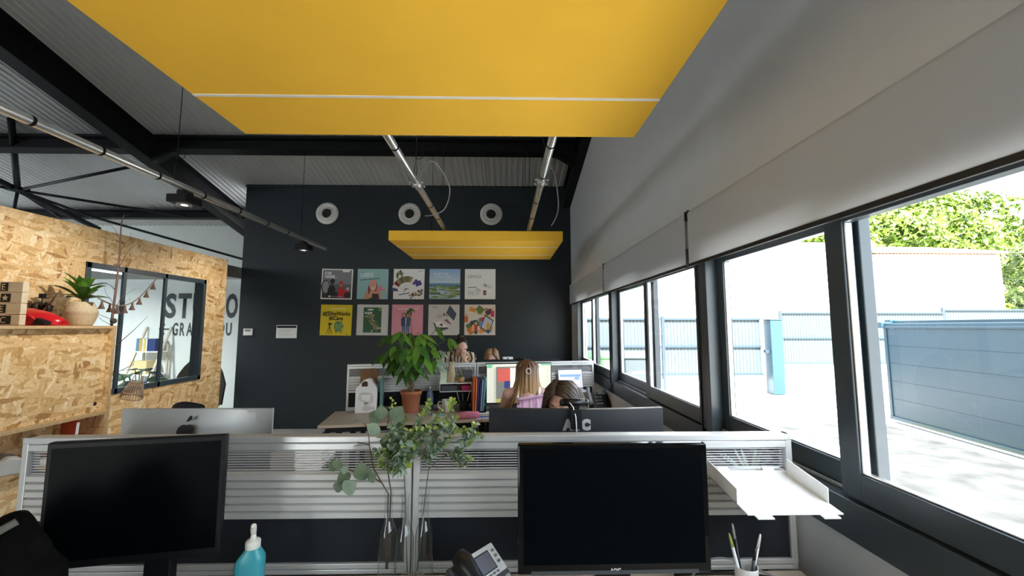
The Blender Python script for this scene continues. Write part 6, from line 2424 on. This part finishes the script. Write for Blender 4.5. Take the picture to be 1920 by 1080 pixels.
class Flesh:
    """overlapping tapered limbs and swellings, fused into one skin"""
    def __init__(self):
        self.m = MB()
    def limb(self, p0, p1, r0, r1, seg=14):
        p0, p1 = Vector(p0), Vector(p1)
        d = (p1 - p0)
        L = d.length
        d = d / L if L > 1e-6 else Vector((0, 0, 1))
        pts, rr = [], []
        for k in range(5):
            a = PI / 2 * (1 - k / 4)
            pts.append(p0 - d * r0 * math.sin(a)); rr.append(max(r0 * math.cos(a), r0 * .05))
        for k in range(5):
            a = PI / 2 * k / 4
            pts.append(p1 + d * r1 * math.sin(a)); rr.append(max(r1 * math.cos(a), r1 * .05))
        self.m.tube(pts, rr, seg)
    def chain(self, pts):
        for a, b in zip(pts, pts[1:]):
            self.limb(a[0], b[0], a[1], b[1])
    def ball(self, c, r, rot=None):
        self.m.ball(c, r, seg=18, rings=12, rot=rot)
    def fuse(self, name, mat, parent, voxel, smooth=4, fac=.5):
        o = self.m.build(name, mat, parent=parent)
        r = o.modifiers.new('fuse', 'REMESH')
        r.mode = 'VOXEL'
        r.voxel_size = voxel
        r.use_smooth_shade = True
        s = o.modifiers.new('soften', 'SMOOTH')
        s.iterations = smooth
        s.factor = fac
        dg = bpy.context.evaluated_depsgraph_get()
        me = bpy.data.meshes.new_from_object(o.evaluated_get(dg))
        o.modifiers.clear()
        me.materials.clear()
        me.materials.append(M[mat])
        for p in me.polygons:
            p.use_smooth = True
        o.data = me
        return o
def hand(f, wrist, d, n, sc=1.0, curl=.5, thumb=1):
    """palm and five unequal bent fingers; d = along the hand, n = out of the palm, thumb = side"""
    w, d, n = Vector(wrist), Vector(d).normalized(), Vector(n)
    n = (n - d * n.dot(d)).normalized()
    s = d.cross(n) * thumb
    for k, off in enumerate((-.027, -.009, .009, .027)):
        f.limb(w + s * off * .5 * sc, w + d * .085 * sc + s * off * sc, .016 * sc, .0115 * sc, 10)
        L = (.066, .078, .072, .056)[3 - k] * sc
        b = w + d * .088 * sc + s * off * sc
        c1 = curl * (.8 + .1 * k)
        d1 = (d * math.cos(c1) + n * math.sin(c1))
        d2 = (d * math.cos(c1 * 2.1) + n * math.sin(c1 * 2.1))
        j = b + d1 * L * .55
        f.limb(b, j, .0095 * sc, .0085 * sc, 10)
        f.limb(j, j + d2 * L * .5, .0085 * sc, .0068 * sc, 10)
    a = w + d * .025 * sc + s * .026 * sc
    t1 = a + (d * .6 + s * .75 + n * .35).normalized() * .042 * sc
    f.limb(a, t1, .0125 * sc, .0100 * sc, 10)
    f.limb(t1, t1 + (d * .9 + s * .15 + n * .45).normalized() * .030 * sc, .0098 * sc, .0078 * sc, 10)

class Head:
    """head-local: face looks along -y, z up, origin at the centre of the skull"""
    def __init__(self, c, pitch=0, yaw=0, roll=0, s=1.0):
        self.M = Matrix.Translation(Vector(c)) @ Euler((0, 0, R(yaw))).to_matrix().to_4x4() @ Euler((R(pitch), R(roll), 0)).to_matrix().to_4x4() @ Matrix.Scale(s, 4)
        self.s = s
        self.rot = (Euler((0, 0, R(yaw))).to_matrix() @ Euler((R(pitch), R(roll), 0)).to_matrix()).to_euler()
    def p(self, x, y, z):
        return self.M @ Vector((x, y, z))
    def flesh(self, f):
        s = self.s
        def b(c, r):
            f.ball(self.p(*c), tuple(q * s for q in r), rot=self.rot)
        b((0, .012, .018), (.074, .092, .090))          # skull
        b((0, -.022, -.020), (.062, .068, .078))        # face
        b((0, -.045, -.072), (.036, .036, .034))        # jaw and chin
        b((0, -.066, -.094), (.020, .018, .018))
        for sx in (-1, 1):
            b((sx * .036, -.060, -.032), (.025, .022, .022))   # cheeks
            b((sx * .030, -.078, .018), (.024, .014, .010))    # brows
            b((sx * .078, .012, -.010), (.012, .020, .032))    # ears
            b((sx * .011, -.094, -.030), (.009, .010, .008))   # nostrils
        f.limb(self.p(0, -.085, .010), self.p(0, -.107, -.026), .009 * s, .012 * s, 10)    # nose
        b((0, -.087, -.052), (.021, .010, .007))
        b((0, -.084, -.064), (.019, .011, .008))
    def face(self, par, brow_mat, closed=False):
        s = self.s
        for sx in (-1, 1):
            m = MB()
            c = self.p(sx * .031, -.0785, .000)
            m.ball(c, (.0135 * s, .0095 * s, .0045 * s if closed else .0075 * s), 0, 12, 8, rot=self.rot)
            if not closed:
                m.ball(self.p(sx * .031, -.0845, .0), (.0060 * s, .004 * s, .0060 * s), 1, 10, 8, rot=self.rot)
            m.build('eye', ['eye_white' if not closed else 'skin', 'eye_dark'], parent=par)
            m = MB()
            m.tube([self.p(sx * .014, -.0915, .022), self.p(sx * .032, -.0925, .028), self.p(sx * .050, -.080, .022)], [.003 * s, .0035 * s, .0018 * s], 8)
            m.build('eyebrow', brow_mat, parent=par)
        m = MB()
        m.tube([self.p(-.022, -.0855, -.057), self.p(-.010, -.0955, -.056), self.p(0, -.0975, -.057), self.p(.010, -.0955, -.056), self.p(.022, -.0855, -.057)], [.002 * s, .0042 * s, .0045 * s, .0042 * s, .002 * s], 8)
        m.tube([self.p(-.020, -.0855, -.060), self.p(0, -.0965, -.065), self.p(.020, -.0855, -.060)], [.002 * s, .0055 * s, .002 * s], 8)
        m.build('lips', 'lip', parent=par)

def seated_legs(f, hip, fwd, kz=.48, spread=.10):
    """thighs forward, shins down, feet on the floor"""
    hip, fwd = Vector(hip), Vector(fwd)
    s = Vector((fwd.y, -fwd.x, 0))
    for q in (-1, 1):
        h = hip + s * q * spread
        k = h + fwd * .42
        k.z = kz
        a = k + fwd * .02
        a.z = .09
        f.chain([(h, .085), ((h + k) / 2, .078), (k, .056)])
        f.chain([(k, .055), (k * .6 + a * .4, .052), (a, .036)])
        f.limb(a - Vector((0, 0, .03)), a + fwd * .15 - Vector((0, 0, .055)), .038, .03)

# --- woman with long honey-blond hair, from behind, at the lit monitor
base = Vector((.235, 3.60, 0))
t = thing('person', 'person seen from behind with long honey-blond hair, seated at the lit monitor', 'person', base)
def L_(x, y, z):
    return Vector((x, y, z))
hd = Head((-.03, .10, 1.225), pitch=-6, yaw=182)
fl = Flesh()
hd.flesh(fl)
fl.chain([((-.03, .095, 1.16), .050), ((-.03, .075, 1.075), .052)])
fl.chain([((-.03, .06, 1.0), .115), ((-.02, .05, .85), .125), ((-.02, .04, .68), .135), ((-.02, .03, .55), .155)])
for q in (-1, 1):
    sh = Vector((-.03 + q * .165, .065, 1.035))
    el = Vector((-.03 + q * .225, .20, .84))
    wr = Vector((-.03 + q * .14, .42, .805))
    fl.limb((-.03 + q * .03, .06, 1.06), sh, .055, .056)
    fl.chain([(sh, .054), (el, .040)])
    fl.chain([(el, .040), (el * .4 + wr * .6, .033), (wr, .025)])
    hand(fl, wr, (-q * .15, 1, -.10), (0, 0, -1), .92, .35, q)
seated_legs(fl, (-.02, .05, .56), (0, 1, 0))
fl.fuse('body', 'skin', t, .0085)
hd.face(t, 'hair_light')
f2 = Flesh()
f2.chain([((-.03, .07, .92), .124), ((-.02, .05, .85), .133), ((-.02, .04, .66), .146), ((-.02, .03, .56), .165)])
f2.fuse('tank_top', 'white_cloth', t, .012)
m = MB()
for q in (-1, 1):
    m.tube([(-.03 + q * .095, .16, 1.02), (-.03 + q * .105, .10, 1.098), (-.03 + q * .10, .03, 1.096), (-.03 + q * .09, -.055, 1.02)], .014, 8)
m.build('straps', 'white_cloth', parent=t)
f3 = Flesh()
seated_legs(f3, (-.02, .05, .56), (0, 1, 0))
f3.ball((-.02, .04, .55), (.19, .15, .12))
for v in f3.m.b.verts:
    pass
f3.fuse('trousers', 'denim', t, .014)
o = t.children[-1]
o.scale = (1.06, 1.03, 1.0)
rn = random.Random(31)
m = MB()
for i in range(150):
    a = R(rn.uniform(-112, 112))
    up = rn.uniform(.0, 1.0)
    lay = rn.uniform(.0, .012)
    p0 = hd.p(.070 * math.sin(a) * .35, .03 + .05 * math.cos(a) * .3, .112 + lay * .5)
    p1 = hd.p((.080 + lay) * math.sin(a), .012 + (.098 + lay) * math.cos(a), .03 + .045 * up)
    p2 = hd.p((.086 + lay) * math.sin(a), .014 + (.095 + lay) * math.cos(a) + .01, -.07)
    ln = rn.uniform(.28, .40)
    p3 = Vector((p2.x * 1.0 + .050 * math.sin(-a) + rn.uniform(-.015, .015), p2.y - .012, p2.z - ln * .5))
    p4 = Vector((p3.x + .045 * math.sin(-a) + rn.uniform(-.02, .02), p3.y - .004 + rn.uniform(-.012, .012), p2.z - ln))
    r_ = rn.uniform(.005, .010)
    m.tube([p0, p1, p2, p3, p4], [r_ * .7, r_, r_ * 1.1, r_, r_ * .25], 6)
for i in range(26):       # the lock falling over the left shoulder
    x0 = rn.uniform(-.01, .03)
    p2 = Vector((-.115 + x0, .03 + rn.uniform(-.02, .04), 1.15))
    m.tube([p2, p2 + Vector((-.02, -.05, -.10)), p2 + Vector((-.045 + x0 * .3, -.07, -.20)), p2 + Vector((-.06 + x0 * .6, -.075, -.30 - rn.uniform(0, .05)))], [.006, .008, .008, .002], 6)
m.ball(hd.p(0, .018, .026), (.083, .098, .094), rot=hd.rot)
m.build('hair', 'hair_blond', parent=t)
m = MB()
c = hd.p(0, .118, .035)
m.tube([c + Vector((.020 * math.cos(a), -.012, .022 * math.sin(a))) for a in [2 * PI * k / 20 for k in range(21)]], .006, 8)
m.build('hair_ring', P('pale_shell_clip', (.70, .55, .48), .3), parent=t)
office_chair((.23, 3.585), R(180), 'office chair of the blond person, a pink garment over its back', .40, 1.05)
t = thing('garment', 'pink gathered garment hung over the back of the blond person’s chair', 'clothing', (.27, 3.30, 0))
m = MB()
rows = []
for j in range(9):
    v = j / 8
    row = []
    for i in range(29):
        u = -1 + 2 * i / 28
        wv = .010 * math.sin(u * 21) * min(1, v * 1.6) + .006 * math.sin(u * 39 + v * 4)
        z = 1.065 + .05 * (u * .5 + .5) - .42 * v - .02 * u * u
        row.append(m.b.verts.new((u * (.165 + .025 * v), -.012 - .045 * math.sin(min(1, v * 3) * PI / 2) + wv, z)))
    rows.append(row)
for a, b in zip(rows, rows[1:]):
    for i in range(28):
        m.b.faces.new((a[i], a[i + 1], b[i + 1], b[i])).smooth = True
pn = m.build('cloth', 'pink_cloth', parent=t)
md = pn.modifiers.new('s', 'SOLIDIFY')
md.thickness = .006
m = MB()
m.tube([(-.165 + .0236 * i, -.02 - .012 * (i % 2), 1.065 + .0036 * i - .004) for i in range(15)], .012, 8)
m.build('gathered_edge', 'pink_cloth', parent=t)

# --- dark-haired woman looking down behind the wide monitor
t = thing('person', 'person with centre-parted dark brown hair looking down behind the wide monitor', 'person', (.30, 2.36, 0))
hd = Head((.022, -.03, 1.205), pitch=12, yaw=-24)
fl = Flesh()
hd.flesh(fl)
fl.chain([((-.0, .0, 1.15), .050), ((0, .035, 1.06), .052)])
fl.chain([((0, .05, .98), .115), ((0, .07, .83), .125), ((0, .09, .68), .135), ((0, .10, .56), .155)])
for q in (-1, 1):
    sh = Vector((q * .165, .045, 1.015))
    el = Vector((q * .24, -.06, .84))
    wr = Vector((q * .12, -.26, .825))
    fl.limb((q * .03, .045, 1.04), sh, .055, .056)
    fl.chain([(sh, .054), (el, .040)])
    fl.chain([(el, .040), (el * .4 + wr * .6, .033), (wr, .025)])
    hand(fl, wr, (-q * .15, -1, -.05), (0, 0, -1), .92, .4, -q)
seated_legs(fl, (0, .10, .56), (0, -1, 0))
fl.fuse('body', 'skin', t, .0075)
hd.face(t, 'hair_brown', closed=True)
f2 = Flesh()
f2.chain([((0, .05, .985), .128), ((0, .07, .83), .138), ((0, .09, .66), .15), ((0, .10, .56), .168)])
for q in (-1, 1):
    f2.chain([((q * .03, .045, 1.03), .066), ((q * .165, .045, 1.015), .066), ((q * .215, -.02, .90), .055)])
f2.fuse('top', 'dark_cloth', t, .012)
f3 = Flesh()
seated_legs(f3, (0, .10, .56), (0, -1, 0))
f3.ball((0, .10, .55), (.19, .15, .12))
f3.fuse('trousers', 'denim', t, .014)
rn = random.Random(12)
m = MB()
for sx in (-1, 1):
    for i in range(120):
        s = rn.random()
        lay = rn.uniform(0, .014)
        yy = -.072 + .165 * s
        zt = .108 - 2.6 * max(0, -.0 - yy) ** 2 * 3 - .5 * max(0, yy - .03)
        p0 = hd.p(-.012 + sx * .004, yy, zt + .006 + lay * .4)
        p1a = hd.p(sx * (.036 + lay * .6), yy * 1.05 + .006, zt - .002 + lay * .8)
        p1 = hd.p(sx * (.068 + lay), yy * 1.0 + .008, zt - .040 + lay)
        back = max(0, s - .15)
        p2 = hd.p(sx * (.088 + lay), yy * .75 + .020 + .02 * back, -.015 + rn.uniform(-.01, .01))
        ln = rn.uniform(.16, .26)
        p3 = p2 + Vector((sx * .018, .012, -ln * .5))
        p4 = p2 + Vector((sx * (.012 + rn.uniform(-.02, .02)), .02, -ln))
        r_ = rn.uniform(.005, .009)
        m.tube([p0, p1a, p1, p2, p3, p4], [r_ * .6, r_, r_, r_ * 1.1, r_, r_ * .3], 6)
for i in range(70):
    a = R(rn.uniform(-80, 80))
    p0 = hd.p(.02 * math.sin(a), .07, .085)
    p1 = hd.p(.08 * math.sin(a), .03 + .085 * math.cos(a), .02)
    p2 = hd.p(.09 * math.sin(a), .03 + .09 * math.cos(a), -.09)
    m.tube([p0, p1, p2, p2 + Vector((0, .01, -.14))], [.006, .008, .008, .002], 6)
m.ball(hd.p(0, .026, .030), (.078, .090, .082), rot=hd.rot)
m.build('hair', 'hair_brown', parent=t)
office_chair((.31, 2.50), R(0), 'office chair of the dark-haired person behind the wide monitor', .42, 1.0)

# --- woman in a zebra-print blouse leaning over the desk beyond the far screen
t = thing('person', 'person in a zebra-print blouse leaning forward with a hand over the mouth', 'person', (-.58, 5.62, 0))
hd = Head((.035, -.35, 1.372), pitch=30, yaw=22)
fl = Flesh()
hd.flesh(fl)
fl.chain([((.025, -.31, 1.31), .050), ((-.005, -.24, 1.26), .056)])
fl.chain([((-.01, -.20, 1.20), .118), ((-.01, -.08, 1.06), .122), ((0, .02, .95), .135), ((0, .06, .88), .155)])
sh = {q: Vector((-.02 + q * .17, -.23, 1.235)) for q in (-1, 1)}
# her left arm (viewer's right) is raised to the mouth, the other rests on the desk
el, wr = Vector((.21, -.44, 1.02)), Vector((.095, -.49, 1.215))
fl.limb((.02, -.22, 1.25), sh[1], .055, .056)
fl.chain([(sh[1], .054), (el, .040)])
fl.chain([(el, .040), (el * .4 + wr * .6, .033), (wr, .025)])
hand(fl, wr, (-.25, .28, 1), (-.2, 1, -.1), .92, .55, -1)
el2, wr2 = Vector((-.26, -.30, .96)), Vector((-.20, -.47, .80))
fl.limb((-.05, -.22, 1.25), sh[-1], .055, .056)
fl.chain([(sh[-1], .054), (el2, .040)])
fl.chain([(el2, .040), (wr2, .026)])
hand(fl, wr2, (.1, -1, -.1), (0, 0, -1), .92, .3, 1)
for q in (-1, 1):
    fl.chain([((q * .09, .06, .86), .09), ((q * .095, .03, .48), .058), ((q * .095, .08, .09), .038)])
    fl.limb((q * .095, .08, .06), (q * .10, -.08, .035), .038, .03)
fl.fuse('body', 'skin', t, .0075)
hd.face(t, 'hair_black', closed=True)
f2 = Flesh()
f2.chain([((-.01, -.195, 1.195), .132), ((-.01, -.08, 1.05), .136), ((0, .03, .93), .152)])
f2.chain([((.02, -.22, 1.245), .070), (sh[1], .068), (el, .056), (el * .45 + wr * .55, .050)])
f2.chain([((-.05, -.22, 1.245), .070), (sh[-1], .068), (el2, .056), (el2 * .5 + wr2 * .5, .050)])
f2.fuse('blouse', 'zebra', t, .010)
f3 = Flesh()
for q in (-1, 1):
    f3.chain([((q * .09, .06, .86), .10), ((q * .095, .03, .48), .072), ((q * .095, .08, .10), .058)])
f3.ball((0, .06, .86), (.185, .14, .13))
f3.fuse('trousers', 'dark_cloth', t, .012)
rn = random.Random(15)
m = MB()
m.ball(hd.p(0, .026, .032), (.080, .092, .086), rot=hd.rot)
for i in range(90):
    a = R(rn.uniform(-125, 125))
    p0 = hd.p(.072 * math.sin(a), -.03 + .02 * math.cos(a), .075 - .03 * abs(math.sin(a)))
    p1 = hd.p(.082 * math.sin(a), .05 + .03 * math.cos(a), .05)
    p2 = hd.p(.02 * math.sin(a), .10, .075)
    m.tube([p0, p1, p2], [.004, .008, .006], 6)
m.ball(hd.p(.0, .10, .085), (.045, .042, .042), rot=hd.rot)
for i in range(16):
    a = 2 * PI * i / 16
    m.tube([hd.p(.0, .10, .085) + Vector((.03 * math.cos(a + k * .5), .03 * math.sin(a + k * .4), -.02 + .014 * k)) for k in range(4)], .012, 6)
m.build('hair', 'hair_black', parent=t)

# --- the top of a light-brown head beyond the far screen
t = thing('person', 'person seated beyond the far screen, only the top of a light-brown head showing', 'person', (-.165, 5.50, 0))
hd = Head((0, -.05, 1.205), pitch=14, yaw=0)
fl = Flesh()
hd.flesh(fl)
fl.chain([((0, -.03, 1.14), .050), ((0, .02, 1.05), .052)])
fl.chain([((0, .03, .98), .115), ((0, .05, .83), .125), ((0, .07, .68), .135), ((0, .08, .56), .155)])
for q in (-1, 1):
    sh_ = Vector((q * .165, .03, 1.005))
    el = Vector((q * .23, -.10, .84))
    wr = Vector((q * .12, -.28, .80))
    fl.limb((q * .03, .03, 1.03), sh_, .055, .056)
    fl.chain([(sh_, .054), (el, .040)])
    fl.chain([(el, .040), (wr, .025)])
    hand(fl, wr, (-q * .15, -1, 0), (0, 0, -1), .92, .4, -q)
seated_legs(fl, (0, .08, .56), (0, -1, 0))
fl.fuse('body', 'skin', t, .0085)
hd.face(t, 'hair_light')
f2 = Flesh()
f2.chain([((0, .03, .985), .128), ((0, .05, .83), .138), ((0, .07, .66), .15), ((0, .08, .56), .168)])
for q in (-1, 1):
    f2.chain([((q * .03, .03, 1.02), .066), ((q * .165, .03, 1.005), .066), ((q * .23, -.10, .84), .052)])
f2.fuse('top', 'dark_cloth', t, .012)
f3 = Flesh()
seated_legs(f3, (0, .08, .56), (0, -1, 0))
f3.ball((0, .08, .55), (.19, .15, .12))
f3.fuse('trousers', 'denim', t, .014)
rn = random.Random(18)
m = MB()
for sx in (-1, 1):
    for i in range(80):
        s = rn.random()
        lay = rn.uniform(0, .012)
        yy = -.065 + .155 * s
        zt = .108 - 7 * max(0, -yy) ** 2
        p0 = hd.p(.012 + sx * .004, yy, zt)
        p1a = hd.p(sx * (.038 + lay * .6), yy * 1.05, zt - .002 + lay * .8)
        p1 = hd.p(sx * (.068 + lay), yy * 1.0 + .005, zt - .040 + lay)
        p2 = hd.p(sx * (.086 + lay), yy * .75 + .02, -.02)
        m.tube([p0, p1a, p1, p2, p2 + Vector((sx * .005, .01, -.12)), p2 + Vector((0, .015, -.24))], [.004, .007, .008, .009, .008, .002], 6)
m.ball(hd.p(0, .026, .028), (.079, .092, .083), rot=hd.rot)
m.build('hair', 'hair_light', parent=t)
office_chair((-.165, 5.63), R(0), 'office chair hidden beyond the far screen', .42, .98)
